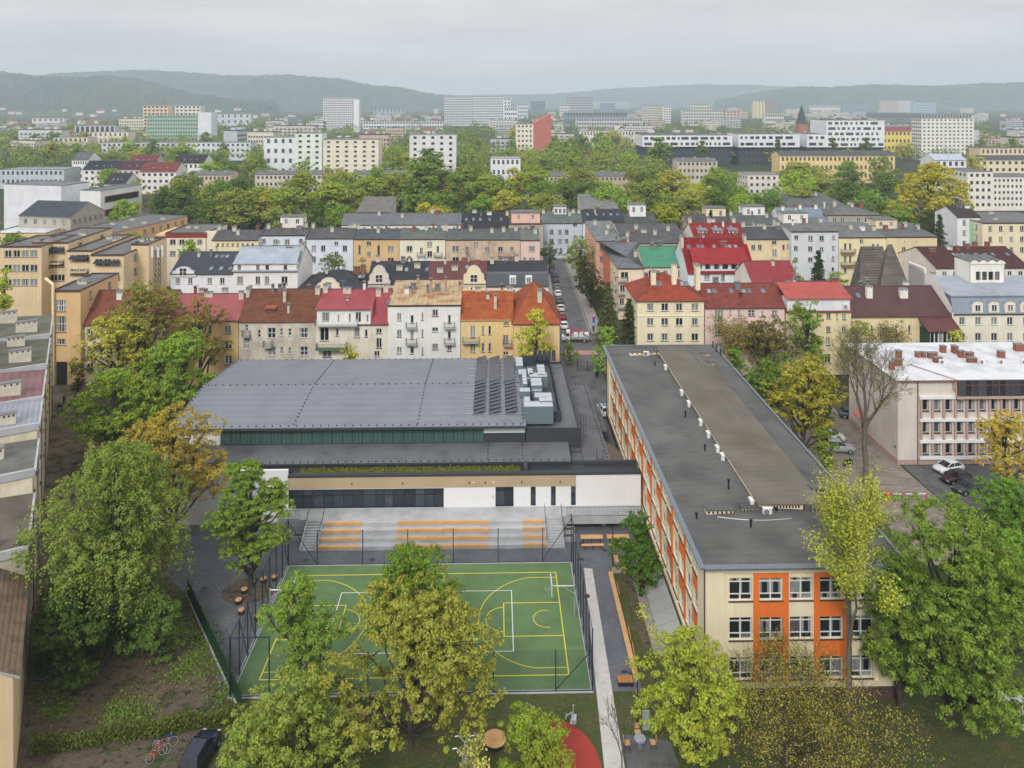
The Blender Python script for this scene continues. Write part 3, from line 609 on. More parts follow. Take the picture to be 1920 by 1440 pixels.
VB, VF_, UL, UR = 85.5, 66.75, -23.15, 8.55
bx_ = [UL]+[su(q, VB) for q in (595, 680, 764.6, 850, 934, 1017.5)]+[UR]
fence_run('dark steel mesh fence along the court edge facing the bleachers', [(x, VB) for x in bx_], [5.2, 3.9, 3.9, 3.9, 3.9, 3.9, 3.9, 5.4], [(0, 1, 4.9, .1), (7, 6, 4.9, .3)])
fence_run('tall dark mesh fence behind the basketball hoop beside the pale path', [(UR, VB-.1-18.5*i/8) for i in range(9)], [5.4]*9, [(0, 1, .2, 5.2), (8, 7, .2, 5.2)], True)
fence_run('tall dark mesh fence behind the hoop beside the ring of stump seats', [(UL, VB-.1-18.5*i/8) for i in range(9)], [5.2]*9, [(i, i+1, .2, 5.0) for i in (0, 3, 5, 6)]+[(i+1, i, .2, 5.0) for i in (5, 6)], True)
fx_ = [UL]+[su(q, VF_) for q in (505, 600, 690, 770, 850, 925, 1042)]+[UR]
fence_run('dark steel mesh fence along the court edge by the lawn', [(x, VF_) for x in fx_], [5.2, 5.2, 3.7, 3.7, 3.7, 3.7, 3.7, 3.7, 5.4], [(8, 7, 3.7, .2)])
MB().bar((0, 0, 5.2), (fx_[1]-UL, 0, 5.2), .07).build('top_rail', [NAVY], [o for o in C.objects if o.name.startswith('court_fence') and o.get('label', '').endswith('by the lawn')][0])
for lab, ub, sg in (('steel basketball hoop with clear backboard beside the pale path', 7.95, -1), ('steel basketball hoop with clear backboard near the stump seats', -22.45, 1)):
    t = thing('basketball_hoop', lab, 'basketball hoop', ub, VC, 0, 0, 'basketball hoops of the green court')
    MB().tube((0,0,0), (0,0,3.45), .075, n=8).build('pole', [STEEL], t)
    MB().tube((0,0,3.3), (sg*2.35,0,3.3), .06, n=6).tube((0,0,2.5), (sg*1.2,0,3.25), .04, n=5).build('arm', [STEEL], t)
    b = MB().box(-.03, .03, -.9, .9, 2.9, 3.95); x = MB()
    o = ob('backboard', MB().box(sg*2.35-.02, sg*2.35+.02, -.9, .9, 2.9, 3.95).mesh('backboard', [mat('backboard_clear', rf(190, 200, 202), .25, .03)]), t)
    MB().box(sg*2.35-.03, sg*2.35+.03, -.95, -.9, 2.85, 4.0).box(sg*2.35-.03, sg*2.35+.03, .9, .95, 2.85, 4.0).box(sg*2.35-.03, sg*2.35+.03, -.9, .9, 3.95, 4.0).box(sg*2.35-.03, sg*2.35+.03, -.9, .9, 2.85, 2.9).build('frame', [WHITE], o)
    b = MB(); 
    for i in range(16):
        a0, a1 = 2*math.pi*i/16, 2*math.pi*(i+1)/16; cx = sg*2.78
        b.tube((cx+.23*math.cos(a0), .23*math.sin(a0), 3.05), (cx+.23*math.cos(a1), .23*math.sin(a1), 3.05), .018, n=4)
        if i % 2 == 0: b.tube((cx+.23*math.cos(a0), .23*math.sin(a0), 3.05), (cx+.13*math.cos(a0), .13*math.sin(a0), 2.65), .01, n=3)
    b.tube((sg*2.37, 0, 3.05), (sg*2.55, 0, 3.05), .03, n=4); b.build('rim', [STEEL], t)
# ------------------------------------------------------------------ bleachers and terrace
VT = 88.2; DS = .84; HS = .45; TZ = 1.8
bu0, bu1 = su(594, VT), su(1025, VT)
b = MB()
for i in range(4): b.box(bu0, bu1, VT+DS*i, VT+DS*(i+1) if i < 3 else 91.56, 0, HS*(i+1))
b.box(su(520, 91.6), 17.9, 91.56, 94.6, 0.9, TZ).box(su(520, 91.6), bu1+2.6, 91.6, 94.6, 0, .9)
ter = structure('concrete_terrace', b, [CONC])
_seat = {}
def seatrow(x0, x1, i, n):
    for k in range(n):
        w = (x1-x0)/n; key = round(w, 2)
        if key not in _seat:
            q = MB()
            for s_ in range(3): q.box(.015, w-.015, s_*.125, s_*.125+.115, HS+.0, HS+.05)
            q.box(.015, w-.015, 0, .03, .2, HS-.01)
            _seat[key] = q.mesh('seat', [WOOD])
        ob('bench_seat', _seat[key], ter, (x0+w*k, VT+DS*i-.05, HS*i))
for i in range(4):
    vv = VT+DS*i
    seatrow(su(597, VT)+.05*i, su(673, VT)-.02*i, i, 2); seatrow(su(740, VT), su(916, VT), i, 6); seatrow(su(981, VT), su(1023, VT), i, 1)
def stairs(x0, x1, n, v0, v1, hh, side=False):
    for k in range(n):
        MB().box(x0, x1, v0+(v1-v0)*k/n, v1+.02, hh*k/n+.001, hh*(k+1)/n+.012).build('step', [CONC], ter)
    if side:
        for x in (x0-.22, x1):
            b = MB(); b.hexa([(x,v0-.1,0),(x+.22,v0-.1,0),(x+.22,v1,0),(x,v1,0)], [(x,v0-.1,.35),(x+.22,v0-.1,.35),(x+.22,v1,hh+.35),(x,v1,hh+.35)]); b.build('cheek_wall', [CONC], ter)
            b = MB()
            for q in (.9,): b.tube((x+.11,v0,q+.15), (x+.11,v1+1.2,hh+q+.15), .03, n=5)
            for k in range(5): f = k/4; b.tube((x+.11,v0+(v1-v0)*f,hh*f+.3), (x+.11,v0+(v1-v0)*f,hh*f+1.0+.05), .022, n=4)
            b.build('handrail', [NAVY], ter)
stairs(su(690, VT), su(721, VT), 11, VT-.05, 91.5, TZ-.02); stairs(su(933, VT), su(963, VT), 11, VT-.05, 91.5, TZ-.02)
stairs(su(565, VT), su(592, VT), 11, VT-.1, 91.5, TZ-.02, True); stairs(su(1027, VT), su(1056, VT), 11, VT-.1, 91.5, TZ-.02, True)
railing(ter, su(1062, 91.6), 17.8, 91.62, 91.62, TZ, 1.1, NAVY); railing(ter, su(522, 91.6), su(562, 91.6), 91.62, 91.62, TZ, 1.1, NAVY)
# ------------------------------------------------------------------ sports hall
M_WH = mat('white_panel', (.82, .82, .82), .6, .04, .3, .02, 6, streak=.03)
M_DK = mat('dark_panel', rf(66, 68, 74), .7, .06, .4, .04)
M_HROOF = mat('hall_membrane', rf(130, 134, 142), .55, .06, .12, .03, 6, stain=rf(114, 118, 126), stain_amt=.6, stain_scale=.3, spec=.3, wave=('Y', 1.6, .1, .07))
M_LROOF = mat('lower_membrane', rf(108, 110, 114), .6, .1, .3, .05, 6, stain=rf(80, 78, 76), stain_amt=.6, stain_scale=.4)
M_CLAD = mat('larch_cladding', rf(204, 182, 148), .7, .08, .4, .06, 9, wave=('Z', .14, .4, .2))
M_POLY = mat('green_polycarbonate', rf(78, 106, 100), .3, .06, .2, .02, 5, wave=('X', .5, .4, .22), spec=.5)
HV, HB = 100.0, 126.3; HL, HR_ = -42.6, 3.95; HZ, HRZ = 9.35, 10.5; HM = (HV+HB)/2-1.5
hall = thing('sports_hall', 'school sports hall with broad grey membrane roof behind the bleachers', 'building', 0, 0)
b = MB(); gl0, gl1 = su(413, HV+.4), su(907, HV+.4)
# upper walls
b.box(HL+.4, gl0, HV+.4, HV+.7, 6.0, HZ-.1, 0); b.box(gl1, HR_-.05, HV+.4, HV+.7, 8.15, HZ-.1, 0)
b.box(gl1, HR_-.02, HV+.41, HV+.72, 6.0, 8.15, 1); b.box(gl0, gl1, HV+.44, HV+.72, 8.95, HZ-.1, 1); b.box(gl0, gl1, HV+.3, HV+.7, 6, 6.95, 1)
b.box(HL+.4, HL+.7, HV+.7, HB-.4, 0, HZ-.1, 0); b.box(HR_-.4, HR_-.1, HV+.7, HB-.4, 0, HZ-.1, 1); b.box(HL+.4, HR_-.1, HB-.6, HB-.4, 0, HZ-.1, 1)
b.box(HL+.4, su(540, 94), 94.0, 94.3, 0, 6.6, 0); b.box(HL+.4, HL+.7, 94.3, HV+.4, 0, 6.6, 0)
b.build('wall', [M_WH, M_DK], hall)
n = 26
for i in range(n):
    w = (gl1-gl0)/n; q = MB().box(gl0+w*i+.03, gl0+w*(i+1)-.03, HV+.42, HV+.5, 6.95, 8.95); q.build('glazing_panel', [M_POLY], hall)
b = MB(); sl_ = (HRZ-HZ)/(HM-HV)
b.slab([(HL,HV-.35,HZ), (HR_+.1,HV-.35,HZ), (HR_+.1,HM,HRZ), (HL,HM,HRZ)], .3, 0, 1); b.slab([(HR_+.1,HB,HZ-.1), (HL,HB,HZ-.1), (HL,HM+.002,HRZ), (HR_+.1,HM+.002,HRZ)], .3, 0, 1)
b.box(HL, HR_+.1, HV-.5, HV-.36, HZ-.28, HZ-.02, 1); hr = b.build('roof', [M_HROOF, M_DK], hall)
def hz(v_): return HZ+(v_-HV+.35)*(HRZ-HZ)/(HM-HV+.35) if v_ < HM else HRZ-(v_-HM)*(HRZ-HZ+.1)/(HB-HM)
b = MB()
def pin(x, y, z): b.box(x-.07, x+.07, y-.07, y+.07, z-.02, z+.13)
for x in np.arange(HL+.8, HR_, 1.05): pin(x, HV+.1, hz(HV+.1)); pin(x, HM, HRZ); pin(x, HB-.3, hz(HB-.3))
for uu in (HL+.25, su(590, 112), su(798, 112), HR_-.3):
    for y in np.arange(HV+.5, HB-.4, .95): pin(uu, y, hz(y))
o = b.build('roof_pin', [mat('pin_grey', (.03, .03, .05), .6)], hr); o['kind'] = 'stuff'
# solar array: three rows of tilted panels
M_PV = mat('solar_cell', (.035, .04, .055), .22, .08, 2, .03, 9, spec=.6, wave=('Y', .33, .05, .25))
for k, px in enumerate((899, 926, 950)):
    for j in range(22):
        y = HV+2.6+j*1.03+(.35 if j > 11 else 0)
        if y > HB-1.6: break
        uu = su((892, 921, 951)[k], 105)-0.3; z = hz(y)+.12; w, hh = 1.55, .42
        if j == 0: px0 = uu
        q = MB().hexa([(0,0,.0),(w,0,hh),(w,1.0,hh),(0,1.0,.0)], [(0,0,.04),(w,0,hh+.04),(w,1.0,hh+.04),(0,1.0,.04)]) if k == 0 and j == 0 else None
        if q: PVM = q.mesh('solar_panel', [M_PV])
        ob('solar_panel', PVM, hr, (uu, y, z))
    b = MB()
    for y in np.arange(HV+2.8, HB-2, 2.1): b.box(su(899, 105)-2.2, su(951, 105)+1.6, y-.03, y+.03, hz(y)+.02, hz(y)+.09)
    if k == 0: b.build('panel_rail', [STEEL], hr)
# lower roof in front
LV0, LV1 = 96.4, HV+.4; lu0, lu1 = HL+.4, 9.6
b = MB(); b.slab([(lu0,LV0-.3,6.35), (lu1,LV0-.3,6.35), (lu1,LV1,6.9), (lu0,LV1,6.9)], .25, 0, 1); lr = b.build('lower_roof', [M_LROOF, M_DK], hall)
b = MB(); 
for x in np.arange(lu0+.5, lu1, .95): pin(x, LV0-.05, 6.38)
for uu in (su(915, 98), su(980, 98)):
    for y in np.arange(LV0+.3, LV1, .7): pin(uu, y, 6.35+(y-LV0)*.14)
o = b.build('roof_pin', [_mats['pin_grey']], lr); o['kind'] = 'stuff'
MB().box(lu0, lu1-.1, LV0, LV0+.25, 5.2, 6.1).box(lu1-.35, lu1-.1, LV0+.25, HB-1, 0, 6.05).build('recessed_wall', [M_DK], hall)
MB().box(lu1-.08, 11.3, LV0, HV+.34, 0, 5.5, 1, 0).build('link_block', [M_LROOF, M_DK], hall)
# front block with glazing and doors
FV = 94.0; f0, f1, f2 = su(540, FV), su(1080, FV), 18.05
zt, zw, zb_ = 5.68, 4.27, TZ
holes = []; W_ = f1-f0
gx0, gx1 = su(541, FV)-f0, su(832, FV)-f0
holes.append((gx0, gx1, zb_+.03, zw-.1))
dd = (su(929, FV)-f0, su(963, FV)-f0, zb_+.03, zw-.02); holes.append(dd)
nar = [(su(a, FV)-f0, su(c, FV)-f0, zb_+.1, zw-.02) for a, c in ((995, 1004.5), (1033, 1042), (1070.5, 1079.5))]; holes += nar
b = MB(); facade(b, f0, FV, 0, W_, 0, zw, holes, 0, .25, 1); b.poly([(f1,FV,0),(f2,FV,0),(f2,FV,zt),(f1,FV,zt)], 0)
b.box(f0, f2, LV0-.0, LV0+.05, 0, 5.2, 1); b.build('front_wall', [M_WH, DARKF], hall)
MB().box(f0, f1-.02, FV-.06, FV+.3, zw, zt).build('timber_band', [M_CLAD], hall)
MB().box(f0, f2, FV-.12, FV+.5, zt, zt+.28).box(f0, f2, FV+.5, LV0+.1, zt-.35, zt-.2).build('parapet_roof', [M_DK], hall)
MB().box(su(985, 95)-.2, su(985, 95)+.3, FV+.5, LV0, zt-.2, zt+.55).build('roof_divider', [M_DK], hall)
MB().box(9.7, 18.0, 96.6, 97.1, 5.2, 6.0).build('roof_upstand', [M_DK], hall)
def glazing(x0, x1, z0, z1, xs, zs, nm='glazed_front'):
    """curtain wall: mullions and one object per pane"""
    f = MB(); y = FV+.2; X = [x0]+[x for x in xs]+[x1]; Z = [z0]+list(zs)+[z1]
    for x in X: f.box(x-.045, x+.045, y-.05, y+.06, z0, z1)
    for z in Z: f.box(x0, x1, y-.045, y+.055, z-.04, z+.04)
    o = f.build(nm, [DARKF], hall)
    for i in range(len(X)-1):
        for j in range(len(Z)-1): MB().poly([(X[i],y,Z[j]),(X[i+1],y,Z[j]),(X[i+1],y,Z[j+1]),(X[i],y,Z[j+1])]).build('pane', [GLASSH], o)
xz = lambda q: su(320+q/3.84, FV)
glazing(f0+gx0, f0+gx1, zb_+.05, zw-.12, [xz(q) for q in (885, 950, 1015, 1100, 1165, 1243, 1310, 1385, 1475, 1535, 1600, 1680, 1760, 1830, 1895)], [3.35])
glazing(f0+dd[0], f0+dd[1], zb_+.05, zw-.04, [f0+(dd[0]+dd[1])/2], [3.7], 'entrance_door')
for a, c, d, e in nar: glazing(f0+a, f0+c, d, e, [], [3.3], 'slot_window')
for q, zz in ((888, 3.0), (925, 3.0)): MB().box(su(q, FV)-.1, su(q, FV)+.1, FV-.1, FV-.01, zz+1.8, zz+1.98).build('wall_lamp', [WHITE], hall)
for q in (660, 755, 880, 910, 978, 1050): MB().box(su(q, FV)-.06, su(q, FV)+.06, FV-.16, FV-.07, 4.75, 4.98).build('wall_lamp', [DARKF], hall)
MB().box(su(924.5, FV)-.05, su(924.5, FV)+.05, FV-.03, FV-.005, 3.1, 3.2).box(su(924.5, FV)-.05, su(924.5, FV)+.05, FV-.03, FV-.005, 2.9, 3.0).build('alarm_plate', [paint(190, 40, 40)], hall)
# interior seen through the glass: timber lining and benches
MB().box(xz(1190), xz(1460), FV+2.2, FV+2.3, 3.2, 4.1).box(xz(1690), xz(1950), FV+2.2, FV+2.3, 3.2, 4.1).build('timber_lining', [mat('dark_larch', rf(150, 100, 66), .7)], hall)
# green roof strip planting
rng = np.random.default_rng(5); n = 5200
pos = np.stack([rng.uniform(su(560, 95.3), su(976, 95.3), n), rng.uniform(FV+.75, LV0-.1, n), zt-.15+np.abs(rng.normal(0, .16, n))], 1)
v, q = leaf_quads(rng, pos, unit(rng.normal(size=(n, 3))*[.6, .6, .2]+[0, -.4, .3]), .14, .3); o = ob('sedum_planting', np_mesh('sedum_planting', v, q, [LEAF]), hall); o.color = (*grn(92, 100, 48), 1); o['kind'] = 'stuff'
# plant deck on the right of the roof
DX0, DX1 = HR_+.1, 11.3; DZ = 8.55
b = MB(); b.box(DX0, DX1, HV+.5, HB-.6, 5.5, DZ-.1, 0); b.build('plant_deck', [M_LROOF], hall)
MB().box(DX0, DX1+.05, HV+.35, HV+.6, 6.2, DZ+.15).box(DX1-.3, DX1+.05, HV+.6, HB-.6, 5.5, DZ+.15).box(DX0, DX1+.05, HB-.6, HB-.35, 5.5, DZ+.15).build('deck_parapet', [M_DK], hall)
sx0, sx1 = su(985, 103), su(1052, 103)
MB().box(sx0, sx1, 102.8, 103.0, DZ-.1, DZ+1.35).box(sx1-.15, sx1, 103.0, HB-1.5, DZ-.1, DZ+1.35).box(sx0, sx1, HB-1.6, HB-1.5, DZ-.1, DZ+1.6).build('plant_screen', [mat('slate_panel', rf(62, 70, 80), .6, .05)], hall)
M_TEAL = mat('duct_side', rf(110, 128, 132), .5, .08, .6, .04)
def duct(px0, px1, py0, py1, zt_, h, nm='air_duct'):
    """box given by the photo outline of its top (px0..px1, py0 far .. py1 near) at height zt_"""
    a = gr(px0, py1, zt_); c = gr(px1, py1, zt_); d = gr((px0+px1)/2, py0, zt_); x0, x1 = a[0], c[0]; y0, y1 = a[1], d[1]
    q = MB().box(x0, x1, y0, y1, zt_-h, zt_, 1, 0); n = max(1, int((y1-y0)/1.1))
    for i in range(n+1): yy = y0+(y1-y0)*i/n; q.box(x0-.03, x1+.03, max(y0-.03, yy-.03), yy+.03, zt_-h, zt_+.035, 1, 0)
    return q.build(nm, [GALV, M_TEAL], hall)
Z2 = lambda x, y: (800+x/4.236, 640+y/4.236)
for (x0, x1, y0, y1, zz, h) in ((775, 1005, 475, 520, 11.2, 2.3), (775, 822, 440, 475, 11.0, 1.5), (895, 1000, 440, 475, 11.3, 1.3), (860, 995, 408, 445, 10.9, 1.3), (740, 822, 370, 400, 10.9, 1.8), (832, 918, 290, 352, 11.1, 1.7), (843, 915, 352, 395, 10.6, 1.2), (800, 832, 285, 300, 10.6, 1.0), (818, 958, 250, 282, 11.0, 1.5), (806, 845, 212, 262, 11.0, 1.2), (885, 945, 185, 262, 11.1, 1.0), (765, 800, 220, 340, 10.9, 1.8), (710, 766, 125, 195, 10.6, 1.4), (730, 795, 222, 262, 10.7, 1.5)):
    p0, p1 = Z2(x0, y0), Z2(x1, y1); duct(p0[0], p1[0], p0[1], p1[1], zz, h)
fn = Z2(838, 572); a = gr(fn[0], fn[1], 9.3); MB().box(a[0]-.35, a[0]+.35, a[1]-.3, a[1]+.3, 8.4, 9.35).build('roof_fan', [WHITE], hall)
for i in range(5):
    x = su(1000+i*8.6, HB-1.7); MB().hexa([(x,HB-2.0,9.4),(x+.62,HB-2.0,9.4),(x+.62,HB-1.7,11.0),(x,HB-1.7,11.0)], [(x,HB-2.06,9.45),(x+.62,HB-2.06,9.45),(x+.62,HB-1.76,11.05),(x,HB-1.76,11.05)]).build('solar_panel', [M_PV], hall)
# low side roof, ladder cage, canopy
b = MB(); b.box(DX1+.06, 14.8, 97.1, 124, 0, 5.45, 1); b.box(DX1+.06, 14.9, 97.1, 124.1, 5.45, 5.6, 0); lo = b.build('side_block', [M_LROOF, M_DK], hall)
b = MB()
for y in np.arange(97.6, 124, .95): pin(14.5, y, 5.62)
for x in np.arange(11.8, 14.6, .6): pin(x, 123.7, 5.62)
o = b.build('roof_pin', [_mats['pin_grey']], lo); o['kind'] = 'stuff'
MB().box(15.0, 16.6, 112.5, 121, 2.85, 3.1).box(15.2, 15.4, 112.8, 113, 0, 2.85).box(16.2, 16.4, 120, 120.2, 0, 2.85).build('canopy', [M_LROOF], hall)
def ladder(x, y, z0, z1, cage=True):
    q = MB()
    for s_ in (-.25, .25): q.tube((x,y+s_,z0), (x,y+s_,z1), .025, n=4)
    for z in np.arange(z0+.3, z1, .3): q.tube((x,y-.25,z), (x,y+.25,z), .016, n=3)
    if cage:
        for z in np.arange(z0+1.2, z1+.1, .7):
            pts = [(x+.75*math.sin(t), y-.38*math.cos(t), z) for t in np.linspace(0, math.pi, 7)]
            for i in range(6): q.tube(pts[i], pts[i+1], .016, n=3)
        for t in np.linspace(.5, 2.6, 4): q.tube((x+.75*math.sin(t), y-.38*math.cos(t), z0+1.2), (x+.75*math.sin(t), y-.38*math.cos(t), z1), .013, n=3)
    q.build('ladder', [DARKF], hall)
ladder(DX1+.2, 102.3, 5.6, 9.9); ladder(lu1+.15, 98.4, 5.6, 7.9, False)
MB().bar((13.1,98.0,5.6), (13.1,98.0,7.0), .06).bar((13.9,98.0,5.6), (13.9,98.0,7.0), .06).bar((13.1,98.0,5.7), (13.9,98.0,5.7), .05).build('hatch_rail', [DARKF], hall)
MB().hexa([(14.95,98.2,1.2),(17.9,98.2,1.2),(17.9,107.5,1.2),(14.95,107.5,1.2)], [(15.3,98.2,4.1),(17.7,98.2,2.4),(17.7,107,2.4),(15.3,107,4.1)]).build('basement_glazing', [mat('old_polycarbonate', rf(140, 132, 118), .6, .15, .8)], hall)

# ------------------------------------------------------------------ school
M_CR = plaster(222, 208, 172, .86); M_OR = plaster(238, 112, 40, .8); M_SROOF = mat('school_felt', rf(104, 104, 102), .9, .2, .18, .08, 5, .3, 8, stain=rf(76, 76, 76), stain_amt=.6, stain_scale=.3, wave=('Y', 1.02, .12, .05), spec=.15); M_MOSS = mat('mossy_felt', rf(116, 112, 103), .9, .2, .25, .1, 5, stain=rf(104, 97, 76), stain_amt=.75, stain_scale=.14, wave=('Y', 1.02, .12, .05), spec=.15)
SU, SV, SW, SD, SZ = 18.2, 65.5, 17.2, 58.3, 11.75
sch = thing('school_building', 'long cream school with orange window panels and grey felt roof', 'building', SU, SV)
col = 2.66; rows_z = [sz(1400, q, SV) for q in (1109, 1183, 1258)]; bw, bh = 2.02, 1.98
def school_front(ox, oy, ang, w, ncol, x00, sep):
    """wall with a recessed window field: cream columns and orange columns alternate"""
    c, s = math.cos(ang), math.sin(ang)
    xa, xb = x00-.55, x00+ncol*col-(col-bw)+.5; za, zb2 = 1.35, SZ-.75
    q = MB(); facade(q, ox, oy, ang, w, 0, SZ, [(xa, xb, za, zb2)], 0, .28); wall_parts.append(q)
    q2 = MB(); hol = []
    for z in rows_z:
        for i in range(ncol): hol.append((x00+i*col, x00+i*col+bw, z-bh/2, z+bh/2))
    o_ = (ox-s*.28, oy+c*.28)
    facade(q2, o_[0], o_[1], ang, w, za, zb2, hol, 0, .16)
    wall_parts.append(q2)
    for i in range(ncol):   # orange panels, each piece stopping at the window edges
        if i % 2 == 1:
            e = MB(); T = lambda x, y, z: (ox+c*x-s*y, oy+s*x+c*y, z)
            x0, x1 = x00+i*col-(col-bw)+.1, x00+i*col+bw+(col-bw)-.1
            def plate(a, b_, d, f_): e.hexa([T(a,.2,d),T(b_,.2,d),T(b_,.275,d),T(a,.275,d)], [T(a,.2,f_),T(b_,.2,f_),T(b_,.275,f_),T(a,.275,f_)])
            if sep: plate(x0, x00+i*col-.02, za, zb2-.01)
            plate(x00+i*col+bw+.02, x1, za, zb2-.01)
            ze = [za]
            for z in sorted(rows_z): ze += [z-bh/2-.02, z+bh/2+.02]
            ze.append(zb2-.01)
            for k in range(0, len(ze), 2):
                if ze[k+1]-ze[k] > .05: plate(x00+i*col-.02, x00+i*col+bw+.02, ze[k], ze[k+1])
            e.build('orange_panel', [M_OR], sch)
    for z in rows_z:
        for i in range(ncol):
            window(sch, x00+i*col+bw/2, z, bw, bh, o_[0], o_[1], ang, 2 if sep else 2, 3, WHITE, SILL, .16, split=(.26, .8), sep=sep)
wall_parts = []
school_front(0, 0, 0, SW, 5, 2.15, True)
school_front(0, SD, -math.pi/2, SD, 20, 2.6, False)
b = MB()
for q in wall_parts:
    k = len(b.v); b.v += q.v; b.f += [tuple(i+k for i in f_) for f_ in q.f]; b.m += q.m
facade(b, SW, 0, math.pi/2, SD, 0, SZ, [], 0); facade(b, SW, SD, math.pi, SW, 0, SZ, [], 0)
b.box(-.08, SW+.08, -.1, 0.0, 0, 1.0, 1); b.box(-.1, 0.0, 0, SD, 0, 1.0, 1)
b.box(-.12, SW+.12, -.14, -.02, SZ-.35, SZ-.1, 0); b.build('wall', [M_CR, SILL], sch)
MB().tube((-.12,-.12,0), (-.12,-.12,SZ-.3), .06, n=6).build('downpipe', [SILL], sch); MB().tube((-.14,SD-.3,0), (-.14,SD-.3,SZ-.3), .06, n=6).build('downpipe', [SILL], sch)
b = MB(); o_ = .55; zl = SZ+.0; MU0, MU1, MV0, MV1 = 7.5, 11.8, 8.0, 54.6; ix = SW/2; z_in = .42
P = [(-.25,-.25,zl+.12),(SW+.25,-.25,zl+.12),(SW+.25,SD+.25,zl+.12),(-.25,SD+.25,zl+.12)]; r0, r1 = (ix, 8.5, zl+.55), (ix, SD-5, zl+.55)
b.slab([P[0],P[1],r0], .3); b.slab([P[1],P[2],r1,r0], .3); b.slab([P[2],P[3],r1], .3); b.slab([P[3],P[0],r0,r1], .3)
sr = b.build('roof', [M_SROOF], sch)
n = 40   # zinc eaves sheets, one object each
for i in range(n):
    y0, y1 = -.55+(SD+1.1)*i/n, -.55+(SD+1.1)*(i+1)/n-.02
    if i == 0: ZE = MB().hexa([(-.62,0,zl-.12),(-.2,0,zl-.02),(-.2,y1-y0,zl-.02),(-.62,y1-y0,zl-.12)], [(-.62,0,zl+.02),(-.2,0,zl+.16),(-.2,y1-y0,zl+.16),(-.62,y1-y0,zl+.02)]).mesh('eave_sheet', [ZINC])
    ob('eave_sheet', ZE, sr, (0, y0, 0))
for i in range(12):
    w_ = (SW+.9)/12
    if i == 0: ZF = MB().hexa([(0,-.62,zl-.12),(w_-.02,-.62,zl-.12),(w_-.02,-.2,zl-.02),(0,-.2,zl-.02)], [(0,-.62,zl+.02),(w_-.02,-.62,zl+.02),(w_-.02,-.2,zl+.16),(0,-.2,zl+.16)]).mesh('eave_sheet', [ZINC])
    ob('eave_sheet', ZF, sr, (-.2+w_*i, 0, 0))
MB().box(SW+.15, SW+.4, -.3, SD+.3, zl-.1, zl+.32).box(-.2, SW+.15, SD+.1, SD+.35, zl-.1, zl+.25).build('parapet_cap', [ZINC], sr)
# raised monitor roof
b = MB().box(MU0, MU1, MV0, MV1, zl, zl+.98); b.build('monitor_wall', [M_CR], sr)
MB().hexa([(MU0-.12,MV0-.25,zl+.99),(MU1+.12,MV0-.25,zl+.99),(MU1+.12,MV1+.2,zl+.99),(MU0-.12,MV1+.2,zl+.99)], [(MU0-.12,MV0-.25,zl+1.08),(MU1+.12,MV0-.25,zl+1.08),(MU1+.12,MV1+.2,zl+1.08),(MU0-.12,MV1+.2,zl+1.08)]).hexa([(MU1+.12,MV0-.2,zl+.3),(MU1+2.6,MV0+.6,zl+.3),(MU1+2.6,MV1-1,zl+.3),(MU1+.12,MV1+.1,zl+.3)], [(MU1+.12,MV0-.2,zl+1.06),(MU1+2.6,MV0+.6,zl+.5),(MU1+2.6,MV1-1,zl+.5),(MU1+.12,MV1+.1,zl+1.06)]).build('monitor_roof', [M_MOSS], sr)
for i in range(9):
    MB().box(MU0+1.4+i*.3, MU0+1.55+i*.3, MV0-.03, MV0-.005, zl+.55, zl+.8).build('vent_opening', [BLACK], sr)
def loc(px, py, z): a = gr(px, py, z); return a[0]-SU, a[1]-SV
_ac = MB().box(-.42, .42, -.17, .17, .1, .78); 
for i in range(14):
    a0, a1 = 2*math.pi*i/14, 2*math.pi*(i+1)/14; _ac.poly([(-.1,-.175,.44),(-.1+.27*math.cos(a0),-.175,.44+.27*math.sin(a0)),(-.1+.27*math.cos(a1),-.175,.44+.27*math.sin(a1))], 1)
_ac.box(-.3, -.22, -.15, .15, 0, .1, 1).box(.22, .3, -.15, .15, 0, .1, 1)
ACM = _ac.mesh('air_conditioner', [mat('ac_white', (.72, .72, .7), .5), mat('ac_grille', (.2, .2, .2), .6)])
for (px, py) in ((1246, 694), (1277, 742), (1291, 763), (1313, 798), (1327, 821), (1344, 848), (1353, 863), (1408, 949)):
    x, y = loc(px, py, zl+.35); ob('air_conditioner', ACM, sr, (MU0-.55, y, zl+.3), -math.pi/2)
for (px, py) in ((1437, 966), (1211, 668)): x, y = loc(px, py, zl+.2); ob('air_conditioner', ACM, sr, (x, y-.2, zl+.25))
def ventbox(px0, px1, py, d=.9, h=.62, nh=6):
    x0, y0 = loc(px0, py, zl+.2); x1, _ = loc(px1, py, zl+.2)
    o = MB().box(x0, x1, y0, y0+d, zl, zl+h).build('vent_stack', [M_CR], sr); q = MB()
    for i in range(nh): xx = x0+(x1-x0)*(i+.5)/nh; q.box(xx-.09, xx+.09, y0-.012, y0, zl+h-.3, zl+h-.08, 0)
    q.build('vent_opening', [BLACK], o); MB().box(x0-.1, x1+.1, y0-.1, y0+d+.1, zl+h, zl+h+.1).build('cap', [M_SROOF], o)
for a in ((1325, 1375, 966), (1393, 1428, 962), (1525, 1557, 963), (1483, 1500, 923), (1523, 1545, 925), (1181, 1236, 668, .8, .8), (1307, 1332, 668), (1318, 1341, 685), (1294, 1312, 690, 4, .9, 3)): ventbox(*a)
for (px, py, h) in ((1228, 687, .9), (1285, 783, 1), (1322, 847, 1), (1366, 919, 1.3), (1306, 970, .6), (1408, 990, 1), (1337, 650, 1), (1343, 657, 1), (1351, 665, 1), (1646, 987, .6), (1456, 962, .7)):
    x, y = loc(px, py, zl+.3); MB().tube((x,y,zl), (x,y,zl+h), .09, n=7).tube((x,y,zl+h), (x,y,zl+h+.12), .15, n=7).build('vent_pipe', [BLACK], sr)
